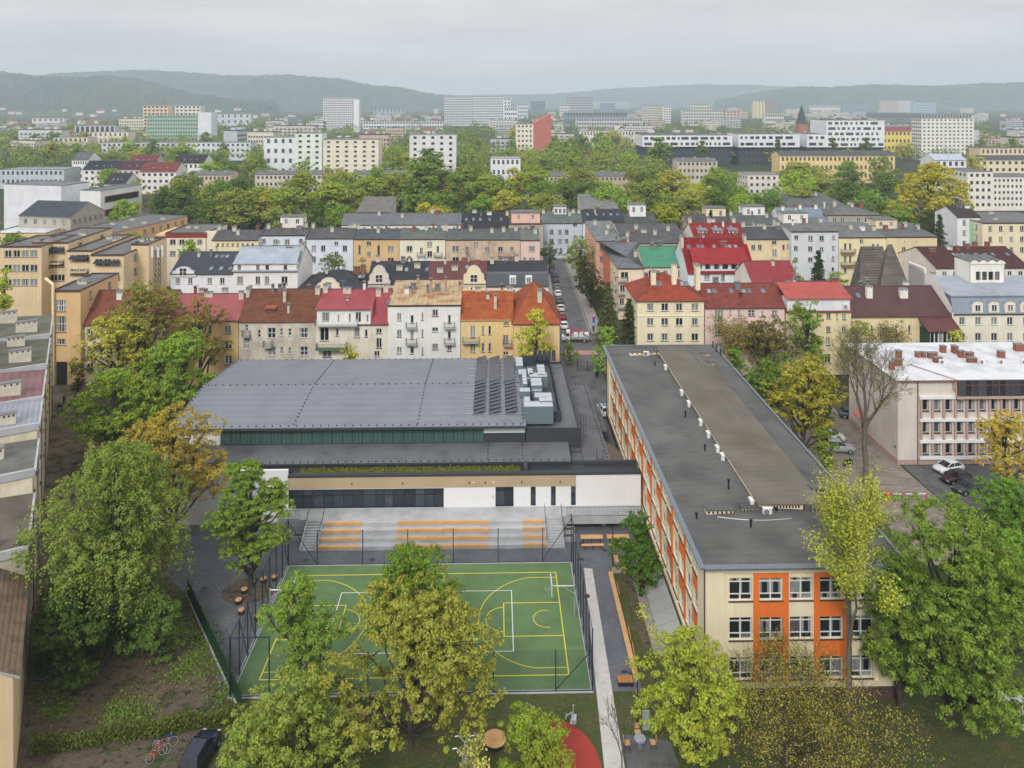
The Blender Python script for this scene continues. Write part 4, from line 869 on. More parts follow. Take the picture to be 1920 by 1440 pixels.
cab = MB(); pts = [loc(q, 970+6*math.sin((q-1350)/50), zl+.4) for q in range(1345, 1495, 10)]
for i in range(len(pts)-1): cab.tube((*pts[i],zl+.42), (*pts[i+1],zl+.42), .035, n=4)
cab.build('roof_cable', [WHITE], sr)
# basement light panels and gravel along the west wall
M_BG = mat('light_well_glass', rf(176, 178, 176), .35, .06, .8, spec=.5)
for i in range(8):
    y = 5.5+i*1.85; MB().hexa([(-2.3,y,.03),(-.15,y,.75),(-.15,y+1.8,.75),(-2.3,y+1.8,.03)], [(-2.3,y,.09),(-.15,y,.82),(-.15,y+1.8,.82),(-2.3,y+1.8,.09)]).build('light_well_panel', [M_BG], sch)
sheet('gravel_strip', rect(14.9, 15.9, 71, 84), mat('gravel_grey', rf(160, 158, 152), .95, .1, 2, .3, 26), .03)
sheet('flower_bed', rect(14.0, 14.8, 72, 83), M_YARD, .032)

# ------------------------------------------------------------------ pink office building on the right
M_PK = plaster(198, 189, 180, .9); M_PP = plaster(174, 144, 134, .9); M_ROOFW = mat('white_membrane', rf(222, 224, 228), .5, .05, .3, .04, stain=rf(176, 178, 182), stain_amt=.8)
KU, KV, KW, KD, KZ = 57.5, 107.4, 62, 15.0, 12.0
pk = thing('office_building', 'beige office block with brown pilasters and white flat roof by the cobbled drive', 'building', KU, KV)
ps = 22.0*KV/F; x0 = su(1728, KV)-KU; hol = []; ncol = 26
prz = [sz(1760, q, KV) for q in (759.5, 801, 841)]
for z in prz:
    for i in range(ncol): hol.append((x0+i*ps+.12, x0+i*ps+1.05, z-.85, z+.85))
b = MB(); facade(b, 0, 0, 0, KW, 0, KZ, hol, 0, .3); facade(b, 0, KD, -math.pi/2, KD, 0, KZ, [(4.4, 5.4, 5.0, 9.6), (4.3, 5.5, .1, 2.6)], 0, .2); facade(b, KW, 0, math.pi/2, KD, 0, KZ, [], 0); facade(b, KW, KD, math.pi, KW, 0, KZ, [], 0)
b.box(-.06, KW, -.08, 0, 0, .7, 1); b.box(-.08, 0, 0, KD, 0, .7, 1); b.build('wall', [M_PK, M_PP], pk)
for i in range(ncol+1): MB().box(x0+i*ps-.3, x0+i*ps+.02, -.22, -.002, 1.2, prz[0]+1.05).build('pilaster', [M_PP], pk)
for k, z in enumerate([prz[0]+1.15, prz[1]+1.1, prz[2]+1.1, 1.0]): MB().box(x0-.4, KW, -.32, -.002, z-.2, z+.2).build('string_course', [M_WH], pk)
for z in prz:
    for i in range(ncol): window(pk, x0+i*ps+.585, z, .93, 1.7, 0, 0, 0, 1, 1, WHITE, SILL, .3)
window(pk, 4.9, 7.3, 1.0, 4.6, 0, KD, -math.pi/2, 1, 4, BROWNF, None, .2)
MB().box(-.06, -.01, KD-5.5, KD-4.3, .1, 2.6).build('side_door', [BROWNF], pk)
MB().hexa([(-1.3,KD-6.1,2.85),(-.02,KD-6.1,3.3),(-.02,KD-3.8,3.3),(-1.3,KD-3.8,2.85)], [(-1.3,KD-6.1,2.95),(-.02,KD-6.1,3.7),(-.02,KD-3.8,3.7),(-1.3,KD-3.8,2.95)]).build('door_canopy', [paint(196, 116, 104)], pk)
MB().box(-.04, -.01, .55, .95, 2.1, 2.4).build('house_number_plate', [paint(40, 60, 140)], pk)
b = MB(); b.slab([(-.5,-.5,KZ+.2), (KW,-.5,KZ+.2), (KW,KD+.4,KZ+.45), (-.5,KD+.4,KZ+.45)], .22, 0, 1); kr = b.build('roof', [M_ROOFW, mat('copper_fascia', rf(150, 104, 84), .6)], pk)
ax = su(1793, KV)-KU
b = MB(); b.hexa([(ax-3.6,5.5,KZ+.3),(KW,5.5,KZ+.3),(KW,5.6,KZ+.3),(ax-3.6,5.6,KZ+.3)], [(ax-3.6,5.5,KZ+.35),(KW,5.5,KZ+.35),(KW,5.6,KZ+.35),(ax-3.6,5.6,KZ+.35)])
kz1 = sz(1850, 708, KV)
b.slab([(ax-.3,-.75,kz1), (KW,-.75,kz1), (KW,5.6,KZ+.52), (ax-3.9,5.6,KZ+.52)], .1, 0, 1); b.poly([(ax-.25,-.6,KZ-1.4),(ax-.25,-.6,kz1-.05),(ax-3.8,5.5,KZ+.4),(ax-.3,0,KZ-1.4)], 1)
b.build('attic_roof', [M_ROOFW, M_PP], kr)
kz0 = sz(1850, 740, KV); b = MB(); b.box(ax-.3, KW, -.7, -.02, kz0-.35, kz0, 0); b.build('attic_apron', [M_PP], kr)
nb = 14
for i in range(nb):
    w_ = 1.95; q = MB(); xx = ax+i*w_
    for zz in (kz0, (kz0+kz1)/2+.35, kz1-.15): q.box(xx, xx+w_, -.62, -.5, zz-.06, zz+.06)
    q.box(xx-.07, xx+.07, -.63, -.5, kz0, kz1-.1); q.box(xx+w_/2-.04, xx+w_/2+.04, -.61, -.5, kz0, kz1-.1)
    o = q.build('attic_window', [BROWNF], kr)
    for k in range(2): MB().poly([(xx+k*w_/2,-.55,kz0),(xx+(k+1)*w_/2,-.55,kz0),(xx+(k+1)*w_/2,-.55,kz1-.1),(xx+k*w_/2,-.55,kz1-.1)]).build('pane', [GLASSH], o)
for (px, py, w_, d_, h_) in ((1685, 668, .7, .7, 1.0), (1672, 690, .7, .5, 1.1), (1683, 683, 1.3, .5, .9), (1720, 668, .6, .5, .8), (1731, 668, .6, .5, .8), (1748, 669, 1.4, .6, .8), (1768, 659, .8, .6, 1.0), (1790, 660, .7, .9, 1.1), (1802, 668, .8, .6, 1.0), (1818, 670, 1, .6, .9), (1822, 678, 1.3, .6, .7), (1758, 677, 1.2, .6, .7), (1877, 668, .9, .7, .9), (1910, 656, 1.3, .8, 1.1)):
    a = gr(px, py, KZ+.5); MB().box(a[0]-KU-w_/2, a[0]-KU+w_/2, a[1]-KV-d_/2, a[1]-KV+d_/2, KZ+.2, KZ+.35+h_).box(a[0]-KU-w_/2-.08, a[0]-KU+w_/2+.08, a[1]-KV-d_/2-.08, a[1]-KV+d_/2+.08, KZ+.35+h_, KZ+.45+h_, 1).build('chimney', [BRICKM, CONCD], kr)
for (px, py) in ((1762, 680), (1836, 680), (1872, 680), (1915, 680)): a = gr(px, py, KZ+.5); ob('air_conditioner', ACM, kr, (a[0]-KU, a[1]-KV-.6, KZ+.4))
MB().tube((x0-.6,-.12,0), (x0-.6,-.12,KZ), .07, n=6).build('downpipe', [BROWNF], pk)
# ------------------------------------------------------------------ tenement rows
Z4, Z5, Z6, Z7 = (0, 380, 3), (500, 380, 3), (1040, 380, 4.3636), (1440, 380, 4)
DKFELT, BLFELT, GRFELT = felt(92, 93, 94), felt(62, 65, 70), felt(118, 120, 118)
TN = 'tenement houses along the streets behind the hall'
def B(*a, **k): k.setdefault('group', TN); return bld(*a, **k)
# front row, backs towards the hall
B('tan tenement with red metal roof and white roof-top room behind the trees', 312, 447, 600, 140, 11, plaster(196, 160, 104), metal(168, 92, 92), yr=552, zm=Z4, wins=[(1280, 713, 40, 46), (1285, 800, 38, 46), (1285, 885, 40, 48), (1100, 713, 40, 46), (1100, 800, 38, 46), (1180, 713, 20, 46), (1180, 800, 20, 46)], chim=((.93, .4), (.3, .6)))
t = B('grey-beige weathered tenement with brown tiled roof and small tile dormer', 448, 592, 601, 140, 11, plaster(190, 180, 164, .8, stain=wl(130, 120, 105), amt=.6), tile(128, 84, 66), yr=543, zm=Z4, nx=2, nz=2,
  wins=[(1387, 705, 22, 36), (1387, 793, 32, 60), (1458, 737, 14, 44), (1528, 733, 42, 58), (1583, 728, 18, 40), (1630, 728, 14, 40), (1710, 733, 50, 56), (1530, 835, 42, 52), (1585, 832, 18, 36), (1630, 832, 14, 36), (1710, 835, 50, 50)], chim=((.53, .3, .5, .5, 2.2), (.62, .12, .4, .4, 1.6), (.95, .42), (.02, .45, .6, 2.0, 1.0)), sm=CONC)
def dormer(t, fx, fy, w, h, wall, roof, d=2.2, flat=.25, n=1):
    W, D, zE, rise = t['W'], t['D'], t['zE'], t['rise']; x = fx*W; y = fy*D; z = zE+rise*y/(D/2)-.05
    b = MB(); facade(b, x-w/2, y, 0, w, z, z+h, [(w*(i+.5)/n-w/n*.32, w*(i+.5)/n+w/n*.32, z+h*.2, z+h*.85) for i in range(n)], 0, .1); b.poly([(x+w/2,y,z),(x+w/2,y+d,z+h),(x+w/2,y,z+h)]); b.poly([(x-w/2,y+d,z+h),(x-w/2,y,z),(x-w/2,y,z+h)])
    o = b.build('dormer', [wall], t); MB().slab([(x-w/2-.2,y-.35,z+h+.02),(x+w/2+.2,y-.35,z+h+.02),(x+w/2+.2,y+d+.9,z+h+flat+.35),(x-w/2-.2,y+d+.9,z+h+flat+.35)], .12).build('dormer_roof', [roof], o)
    for i in range(n):
        fm_, pm_, _ = win_meshes(round(w/n*.64, 1), round(h*.65, 1), 2, 1, WHITE, None); c = (x-w/2+w*(i+.5)/n, y+.1, z+h*.525); q = ob('window', fm_, o, c); ob('pane', pm_, q)
dormer(t, .38, .12, 1.8, .9, plaster(90, 70, 60), tile(168, 96, 66)); balcony(t, su(1388/3, 140)-su(448, 140), sz(463, 380+745/3, 140), 1.4); balcony(t, su(1510/3, 140)-su(448, 140), sz(503, 380+805/3, 140), 1.6)
t = B('white and beige tenement with pinkish red metal roof and loggia floor', 592, 727, 606, 140, 11, plaster(214, 208, 192, .82, stain=wl(170, 155, 125), amt=.5), metal(166, 78, 84), yr=543, zm=Z5,
  wins=[(325, 740, 48, 72), (397, 728, 14, 44), (508, 730, 30, 54), (560, 735, 16, 44), (632, 722, 32, 28), (632, 790, 32, 56), (340, 850, 48, 40), (620, 850, 30, 30)], chim=((.4, .25, .5, .5, 1.6), (.92, .46), (.05, .46), (.82, .4)), sky=((.22, .33),), cm=CHIMP)
W = t['W']; zz = t['zE']
b = MB(); fw = su(692, 140)-su(592, 140); hol = [(su(500+q/3, 140)-su(592, 140)-w/6*140/F, su(500+q/3, 140)-su(592, 140)+w/6*140/F, zz+.2, zz+.2+h) for q, w, h in ((325, 44, 1.9), (397, 10, 1.5), (460, 12, 1.6), (508, 32, 1.9), (560, 12, 1.5))]
facade(b, .3, -.3, 0, fw, zz-.1, zz+2.7, hol, 0, .12); b.box(.28, .32, -.28, 3, zz-.1, zz+2.7); b.box(fw+.28, fw+.32, -.28, 3, zz-.1, zz+2.7); o = b.build('attic_storey', [plaster(222, 220, 214)], t)
for a, c, d, e in hol:
    fm_, pm_, _ = win_meshes(c-a, e-d, 2 if c-a > .8 else 1, 1, WHITE, None); q = ob('window', fm_, o, (.3+(a+c)/2, -.18, (d+e)/2)); ob('pane', pm_, q)
MB().slab([(.0,-.75,zz+2.75),(fw+.6,-.75,zz+2.75),(fw+.6,4.4,t['zE']+3.9),(.0,4.4,t['zE']+3.9)], .14).build('attic_roof', [metal(166, 78, 84)], o)
balcony(t, 4.0, zz-.1, 7.4, 1.3, CONC, WHITE); balcony(t, 3.0, zz-4.4, 5.5, 1.4, plaster(90, 112, 92), DARKF)
MB().hexa([(.6,-2.3,2.8),(5.2,-2.3,2.8),(5.2,-.1,3.6),(.6,-.1,3.6)], [(.6,-2.3,2.86),(5.2,-2.3,2.86),(5.2,-.1,3.66),(.6,-.1,3.66)]).build('lean_to_roof', [M_BG], t)
# white house with rusty roof
M_RUST = mat('rusty_sheet', rf(196, 176, 136), .7, .15, .5, .12, 6, stain=rf(150, 84, 50), stain_amt=.95, stain_scale=.5, wave=('X', .9, .3, .12))
t = B('pale grey plaster tenement with rusty cream sheet roof and small iron balconies', 727, 863, 572, 140, 12, plaster(216, 214, 208), M_RUST, 'shed', yr=527, zm=Z5,
  wins=[(746, 642, 25, 42), (818, 655, 18, 44), (877, 640, 10, 44), (948, 620, 34, 38), (1028, 655, 18, 46), (746, 735, 26, 40), (818, 745, 18, 44), (877, 735, 10, 44), (948, 714, 34, 24), (1028, 745, 18, 44), (746, 830, 26, 36), (818, 832, 22, 36), (877, 834, 10, 40), (948, 810, 34, 34), (1028, 815, 24, 40)], chim=((.28, .3, .45, .45, 2.0), (.34, .85, .5, .5, 1.6), (.56, .45, .5, .5, 2.8), (.77, .5, .5, .5, 2.8), (.97, .6, .5, .5, 1.4)), cm=plaster(150, 128, 112))
for q in (815, 1028):
    for y in (700, 790): balcony(t, su(500+q/3, 140)-su(727, 140), sz(780, 380+y/3, 140), 2.0, .9)
MB().box(-.12, .2, -.3, 12.2, t['zE']-.2, t['zE']+.6).build('party_wall', [ZINC], t)
M_OT = tile(176, 96, 60)
t = B('yellow tenement with bright orange tiled roof and long balconies', 864, 962, 598, 140, 12, plaster(216, 184, 124), M_OT, yr=546, zm=Z5,
  wins=[(1160, 727, 26, 68), (1217, 718, 14, 50), (1255, 718, 14, 50), (1348, 682, 32, 20), (1345, 768, 30, 46), (1160, 815, 26, 54), (1217, 815, 14, 50), (1255, 815, 14, 50), (1345, 848, 30, 20)], chim=((.32, .5, 1.2, .5, .7), (.66, .18, .5, .5, 2.6), (.95, .5, 1.2, .5, .7)), trim=plaster(190, 150, 90))
balcony(t, su(1380/3+500-0, 140)-su(864, 140)-7.6, sz(880, 380+780/3, 140), 3.1, 1.0); balcony(t, su(500+1365/3, 140)-su(864, 140)-.4, sz(955, 380+795/3, 140), 1.6, 1.0)
B('yellow corner tenement wing with orange hipped roof beside the street', 963, 1049, 606, 137, 19, plaster(216, 182, 122), M_OT, 'hip', rise=5.2, rows=3, cols=0, right=4, hip=4, chim=((.6, .25, .8, .8, 2.2),))
# left end of the row
B('beige tenement half hidden by trees with brown tiled roof', 150, 314, 607, 142, 11, plaster(206, 192, 172), tile(140, 88, 70), yr=545, cols=7, rows=4, ww=1.2, wh=1.7)
t = B('narrow tan tenement end with tall stair windows above a dark gateway', 98, 151, 545, 141, 14, plaster(196, 160, 110), GRFELT, 'flat', zm=Z4, wins=[(342, 580, 56, 64, (4, 2)), (345, 683, 54, 88, (2, 2)), (345, 783, 48, 32, (2, 1)), (260, 588, 22, 44)], left=2, right=2)
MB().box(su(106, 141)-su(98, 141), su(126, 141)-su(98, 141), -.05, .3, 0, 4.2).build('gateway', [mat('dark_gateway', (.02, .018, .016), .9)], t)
MB().tube((.35,-.35,0), (.35,-.35,t['zE']+1.2), .26, n=8).tube((.35,-.35,t['zE']+1.2), (-1.1,-.35,t['zE']+2.4), .26, n=8).build('flue_pipe', [plaster(206, 190, 150)], t)
# right front row
t = B('cream four-storey house with orange-red hipped tile roof by the street corner', 1195, 1320, 563, 142, 13, plaster(232, 220, 184), tile(164, 80, 62), 'hip', yr=512, zm=Z6, wins=[(x, y, 55, 60) for y in (855, 975, 1100) for x in (783, 901, 1020, 1148)]+[(x, 1225, 55, 60) for x in (783, 901, 1020, 1148)], left=3, rows=4, hip=6, chim=((.3, .28, .9, .6, 2.6), (.62, .3, .9, .9, 3.8), (.98, .3, .8, 1.6, 3.6)), cm=plaster(232, 220, 186), sky=((.33, .28), (.4, .28), (.74, .28), (.81, .28)), trim=SILL)
MB().box(0, t['W'], -.1, -.01, t['zE']-3.0, t['zE']-2.85).build('string_course', [plaster(220, 205, 165)], t)
t = B('pink tenement with brownish red tile roof and seven roof windows', 1322, 1471, 576, 143, 12, plaster(222, 192, 182), tile(142, 76, 68), yr=532, zm=Z6, wins=[(1345, 920, 70, 84, (3, 2)), (1345, 1045, 70, 80, (3, 2)), (1437, 900, 12, 44), (1510, 900, 18, 44), (1610, 903, 55, 50), (1700, 910, 18, 44), (1800, 905, 50, 44), (1610, 1030, 55, 76), (1345, 1190, 70, 80), (1610, 1190, 55, 76)], nz=2, sky=((.12, .32), (.19, .32), (.41, .32), (.57, .32), (.64, .32), (.82, .32)), chim=((.5, .2, .5, .5, 1.0),), cm=tile(142, 76, 68))
t = B('yellow tenement with red metal roof, brick chimneys and white attic wall', 1474, 1596, 583, 143, 13, plaster(212, 196, 150), metal(156, 72, 68), 'gable', yr=528, zm=Z7, wins=[(455, 848, 30, 44), (518, 850, 10, 50), (571, 855, 30, 44), (453, 950, 30, 44), (570, 950, 30, 44), (450, 1040, 30, 60), (447, 1170, 46, 70), (300, 950, 30, 50), (300, 850, 30, 44)], cm=BRICKM, chim=((.2, .4, 1.2, .5, 1.0), (.35, .3, .9, .5, .9), (.62, .25, 1.2, .5, 1.1), (.83, .3, .9, .5, 1.1), (.96, .45, 1.4, .6, 1.2)))
b = MB().box(.2, t['W']-.3, -.12, 2.6, t['zE']+.1, t['zE']+2.35); o = b.build('attic_storey', [plaster(218, 222, 226)], t)
MB().slab([(-.1,-.6,t['zE']+2.5),(t['W'],-.6,t['zE']+2.5),(t['W'],5,t['zE']+4.3),(-.1,5,t['zE']+4.3)], .14).build('attic_roof', [metal(184, 88, 82)], o)
ob('air_conditioner', ACM, o, (t['W']-1.2, -.35, t['zE']+.5))
B('red gabled metal roof house wedged behind the pink tenement', 1412, 1500, 533, 158, 12, plaster(214, 206, 190), metal(150, 58, 64), yr=490, cols=0, chim=((.6, .4, .6, .5, 1.2),))
t = B('yellow house with long maroon roof and two white chimneys', 1597, 1786, 592, 143, 13, plaster(216, 198, 150), metal(96, 66, 66, .4), yr=537, zm=Z7, wins=[(882, 963, 54, 54), (780, 945, 16, 44), (962, 945, 14, 50), (1003, 945, 14, 50), (1062, 950, 20, 58), (1060, 1085, 20, 50), (882, 1085, 54, 54), (1006, 886, 14, 12), (888, 886, 14, 12)], chim=((.27, .3, 1.2, .6, 2.2), (.62, .3, 1.5, .7, 1.6)), cm=plaster(232, 228, 218), sky=((.17, .33),))
vx = su(1724, 143)-su(1597, 143); W = t['W']; zv = sz(1750, 618, 141)
b = MB().box(vx, W-1, -3, -.02, 0, 2.3).box(vx, vx+.2, -3, -.02, 2.3, zv).box(W-1.2, W-1, -3, -.02, 2.3, zv); o = b.build('veranda', [mat('green_boards', rf(36, 78, 60), .7, .1)], t)
for i in range(6):
    xa = vx+.3+(W-1.3-vx-.3)*i/6; q = ob('window', win_meshes(.8, zv-2.4, 1, 3, WHITE, None)[0], o, (xa+.45, -2.95, (zv+2.3)/2)); ob('pane', win_meshes(.8, zv-2.4, 1, 3, WHITE, None)[1], q)
MB().slab([(vx-.3,-3.5,zv+.1),(W-.3,-3.5,zv+.1),(W-.3,0,zv+2),(vx-.3,0,zv+2)], .12).build('veranda_roof', [metal(108, 66, 66)], o)
# cream building with grey mansard and arched dormers
t = B('cream building with pale grey sheet mansard and row of arched dormers', 1786, 1990, 588, 143, 15, plaster(236, 228, 206), metal(164, 172, 184), 'shed', rise=3.4, zm=Z7, wins=[(x, y, 46, 58) for y in (888, 1007, 1126) for x in (1457, 1577, 1697, 1816, 1935, 2055, 2175)], sm=CONC, chim=((.2, .9, .8, .6, 1.6), (.5, .9, .8, .6, 1.6)), cm=plaster(236, 230, 212))
W, zz = t['W'], t['zE']; MM = metal(150, 160, 176); 
MB().hexa([(-.1,-.35,zz-.05),(W,-.35,zz-.05),(W,2.4,zz-.05),(-.1,2.4,zz-.05)], [(.2,.9,zz+3.3),(W,.9,zz+3.3),(W,2.4,zz+3.3),(.2,2.4,zz+3.3)]).build('mansard', [MM], t)
MB().slab([(-.05,.5,zz+3.35),(W,.5,zz+3.35),(W,11,sz(1860, 518, 153)),(-.05,11,sz(1860, 518, 153))], .2).build('upper_roof', [metal(166, 174, 186)], t)
for q in (1565, 1688, 1808, 1925, 2045, 2165):
    x = su(1440+q/4, 143)-su(1786, 143); o = MB().box(x-1.0, x+1.0, -.3, 1.8, zz+.3, zz+2.0)
    pts = [(x+1.05*math.cos(a), zz+2.0+.5*math.sin(a)) for a in np.linspace(0, math.pi, 9)]
    o.poly([(p[0], -.3, p[1]) for p in pts])
    for i in range(8): o.poly([(pts[i][0],-.42,pts[i][1]),(pts[i][0],1.9,pts[i][1]),(pts[i+1][0],1.9,pts[i+1][1]),(pts[i+1][0],-.42,pts[i+1][1])], 1)
    o = o.build('dormer', [plaster(230, 222, 200), MM], t); w_ = ob('window', win_meshes(1.1, 1.3, 2, 1, WHITE, None)[0], o, (x, -.39, zz+1.2)); ob('pane', win_meshes(1.1, 1.3, 2, 1, WHITE, None)[1], w_)
b = MB(); b.poly([(-.3,-.4,0),(-.3,-.4,zz+1.2),(-.3,4,zz+5.2),(-.3,12,sz(1770, 505, 155)+.6),(-.3,15,sz(1770, 505, 155)+.6),(-.3,15,0)]); b.box(-.3, .1, 9, 15, 8, sz(1770, 500, 155)+.4); b.box(-.3, -.05, -.4, 15, 0, zz+.3); b.build('party_wall', [plaster(232, 230, 224)], t)
a0, a1 = su(1818, 150)-su(1786, 143), su(1884, 150)-su(1786, 143); zt0, zt1 = sz(1850, 528, 150), sz(1850, 492, 150)
b = MB(); facade(b, a0, 7, 0, a1-a0, zt0-3, zt1, [(1.0+i*(a1-a0-2)/4+.25, 1.0+i*(a1-a0-2)/4+1.25, zt0+.3, zt0+2.0) for i in range(4)]); b.box(a0, a0+.2, 7, 12, zt0-3, zt1); b.box(a1-.2, a1, 7, 12, zt0-3, zt1); o = b.build('attic_tower', [plaster(236, 232, 220)], t)
b = MB(); n = 32
for i in range(n):
    xa, xb = a0+(a1-a0)*i/n, a0+(a1-a0)*(i+1)/n; za, zb_ = zt1+.45*abs(math.sin(math.pi*4*i/n)), zt1+.45*abs(math.sin(math.pi*4*(i+1)/n))
    b.poly([(xa,6.8,za),(xb,6.8,zb_),(xb,12,zb_+.4),(xa,12,za+.4)], 0); b.poly([(xa,6.8,zt1-.3),(xb,6.8,zt1-.3),(xb,6.8,zb_),(xa,6.8,za)], 1)
b.build('wavy_roof', [GRFELT, plaster(236, 232, 220)], o)
for i in range(4): q = ob('window', win_meshes(1.0, 1.7, 1, 1, BROWNF, None)[0], o, (a0+1.75+i*(a1-a0-2)/4, 7.14, zt0+1.15)); ob('pane', win_meshes(1.0, 1.7, 1, 1, BROWNF, None)[1], q)
# grey shingled barn behind: every shingle course is its own strip
M_SHG = mat('weathered_shingle', rf(112, 106, 100), .95, .2, .8, .3, 5, stain=rf(76, 72, 68), stain_amt=.7, objrand=.16)
t = thing('shingled_house', 'old derelict house with sagging weathered grey shingle roofs among the tenements', 'building', su(1625, 165), 165)
W = su(1712, 165)-su(1625, 165); MB().box(.4, W-2, .4, 9, 0, 5.6).build('wall', [plaster(190, 160, 140)], t)
ro = MB().hexa([(0,3,6.0),(W*.55,3,6.0),(W*.55,8,6.0),(0,8,6.0)], [(1.2,5.4,12.0),(W*.55,5.4,12.0),(W*.55,5.6,12.0),(1.2,5.6,12.0)]).hexa([(W*.2,0,3.9),(W-.3,0,3.9),(W-.3,9,3.9),(W*.2,9,3.9)], [(W*.62,4.3,12.4),(W*.66,4.3,12.4),(W*.66,4.6,12.4),(W*.62,4.6,12.4)]).build('roof', [M_SHG], t)
rr = random.Random(3); t.scale = (1.12, 1, 1.58)
for i in range(17):
    f = i/17; x0, x1 = 0+1.2*f, W*.55; y = 3+2.4*f; z = 6+6*f; MB().hexa([(x0-.15,y-.2+rr.uniform(-.05,.05),z-.1),(x1,y-.2,z-.1+rr.uniform(-.06,.06)),(x1,y+.1,z+.32),(x0-.1,y+.1,z+.32)], [(x0-.15,y-.28,z-.02),(x1,y-.28,z+rr.uniform(-.05,.08)),(x1,y,z+.42),(x0-.1,y,z+.42)]).build('shingle_course', [M_SHG], ro)
for i in range(22):
    f = i/22; x0, x1 = W*.2+W*.42*f, W-.3-(W*.34-.3)*f; y = 4.3*f; z = 3.9+8.5*f; MB().hexa([(x0-.2,y-.15,z-.1+rr.uniform(-.06,.06)),(x1+.2,y-.15,z-.1+rr.uniform(-.06,.06)),(x1+.1,y+.15,z+.38),(x0-.1,y+.15,z+.38)], [(x0-.2,y-.25,z-.02),(x1+.2,y-.25,z-.02),(x1+.1,y+.05,z+.46),(x0-.1,y+.05,z+.46)]).build('shingle_course', [M_SHG], ro)
# second row beyond the cross street
def bgable(t, px0, px1, pyt, v, wall, z0f=.0):
    """curved gable facade standing on the street front"""
    W0 = su(px0, v)-t['u0']; W1 = su(px1, v)-t['u0']; zt = sz((px0+px1)/2, pyt, v); zE = t['zE']; cx = (W0+W1)/2; hw = (W1-W0)/2
    prof = [(1, 0), (1, .25), (.86, .34), (.86, .55), (.62, .66), (.5, .85), (.25, .97), (0, 1)]; pts = [(cx+hw*a, zE-.6+(zt-zE+.6)*b) for a, b in prof]; pts += [(2*cx-x, z) for x, z in pts[-2::-1]]
    b = MB(); n = len(pts); b.poly([(x,-.25,z) for x, z in pts])
    for i in range(n-1): b.poly([(pts[i][0],-.32,pts[i][1]),(pts[i][0],.35,pts[i][1]),(pts[i+1][0],.35,pts[i+1][1]),(pts[i+1][0],-.32,pts[i+1][1])], 1)
    b.poly([(x,.3,z) for x, z in pts][::-1]); o = b.build('gable', [wall, CONC], t)
    w_ = ob('window', win_meshes(1.6, 1.7, 2, 2, WHITE, None)[0], o, (cx, -.34, zE+(zt-zE)*.3)); ob('pane', win_meshes(1.6, 1.7, 2, 2, WHITE, None)[1], w_)
def B2(label, x0, *a, **k): t = B(label, x0, *a, **k); t['u0'] = su(x0, a[2]); return t
t = B2('white house with dark slate roof and small curved gable near the mast', 320, 436, 513, 172, 14, plaster(228, 230, 234), metal(66, 70, 78), yr=473, zm=Z4, wins=[(1000, 440, 26, 34), (1070, 440, 24, 34), (1180, 440, 26, 34), (1250, 440, 26, 34)], sky=((.62, .1), (.78, .1), (.93, .1), (.6, .38), (.7, .38), (.78, .38), (.94, .38))); bgable(t, 320, 368, 500, 172, plaster(228, 230, 234))
t = B('white house with pale blue-grey sheet mansard roof and attic windows', 436, 558, 508, 172, 14, plaster(224, 222, 220), metal(164, 176, 186), yr=462, zm=Z4, wins=[(1350, 437, 34, 44), (1450, 437, 24, 44), (1502, 437, 24, 44), (1600, 437, 34, 44), (1350, 540, 34, 44), (1600, 540, 34, 44)], right=0, chim=((.98, .5, .5, 3, .8),))
zz = t['zE']; W = t['W']; b = MB().box(.3, W-.3, .1, 3, zz, zz+1.6); o = b.build('attic_storey', [plaster(220, 218, 216)], t); MB().slab([(.1,-.3,zz+1.7),(W-.1,-.3,zz+1.7),(W-.4,4.5,zz+4.2),(.4,4.5,zz+4.2)], .12).build('attic_roof', [metal(172, 184, 194)], o)
for q in (1345, 1450, 1503, 1605): x = su(q/3, 172)-su(436, 172); w_ = ob('window', win_meshes(.7, 1.0, 2, 1, BROWNF, None)[0], o, (x, .02, zz+.8)); ob('pane', win_meshes(.7, 1.0, 2, 1, BROWNF, None)[1], w_)
t = B2('low tenement with black roof and beige arched gable window', 559, 688, 541, 172, 13, plaster(206, 198, 182), BLFELT, 'hip', yr=507, cols=6, rows=3, sky=((.85, .3), (.9, .3))); bgable(t, 592, 640, 520, 172, plaster(212, 200, 172))
t = B2('grey stuccoed house with curved beige gable and black felt roof', 689, 801, 532, 172, 13, plaster(194, 186, 172, .8, stain=wl(140, 132, 120), amt=.5), BLFELT, yr=491, cols=6, rows=3, chim=((.5, .3, 1.4, .5, 1.0), (.8, .35, 1.4, .5, 1.0), (.1, .5)), sky=((.62, .3), (.97, .3))); bgable(t, 690, 732, 497, 172, plaster(190, 182, 168))
t = B2('house with maroon sheet roof and pale yellow baroque gable', 801, 912, 532, 172, 13, plaster(236, 222, 176), metal(108, 66, 68), yr=491, cols=6, rows=3, chim=((.2, .25, 1.4, .5, 1.0), (.45, .3, 1.4, .5, 1.0)), sky=((.42, .36), (.66, .36))); bgable(t, 866, 911, 497, 172, plaster(240, 226, 180))
t = B2('white house with black upper roof and grey mansard with two dormers', 913, 1028, 536, 172, 15, plaster(232, 230, 228), BLFELT, 'gable', yr=490, cols=6, rows=4, right=3, chim=((.08, .45), (.5, .5)))
zz = t['zE']; W = t['W']; MB().hexa([(-.1,-.4,zz),(W+.2,-.4,zz),(W+.2,3,zz),(-.1,3,zz)], [(0,.5,zz+2.6),(W,.5,zz+2.6),(W,3,zz+2.6),(0,3,zz+2.6)]).build('mansard', [metal(92, 98, 104)], t)
for f in (.42, .68): x = W*f; o = MB().box(x-.75, x+.75, -.35, 1.5, zz+.5, zz+2.3).build('dormer', [plaster(206, 210, 214)], t); w_ = ob('window', win_meshes(1.1, 1.4, 2, 1, WHITE, None)[0], o, (x, -.44, zz+1.35)); ob('pane', win_meshes(1.1, 1.4, 2, 1, WHITE, None)[1], w_)
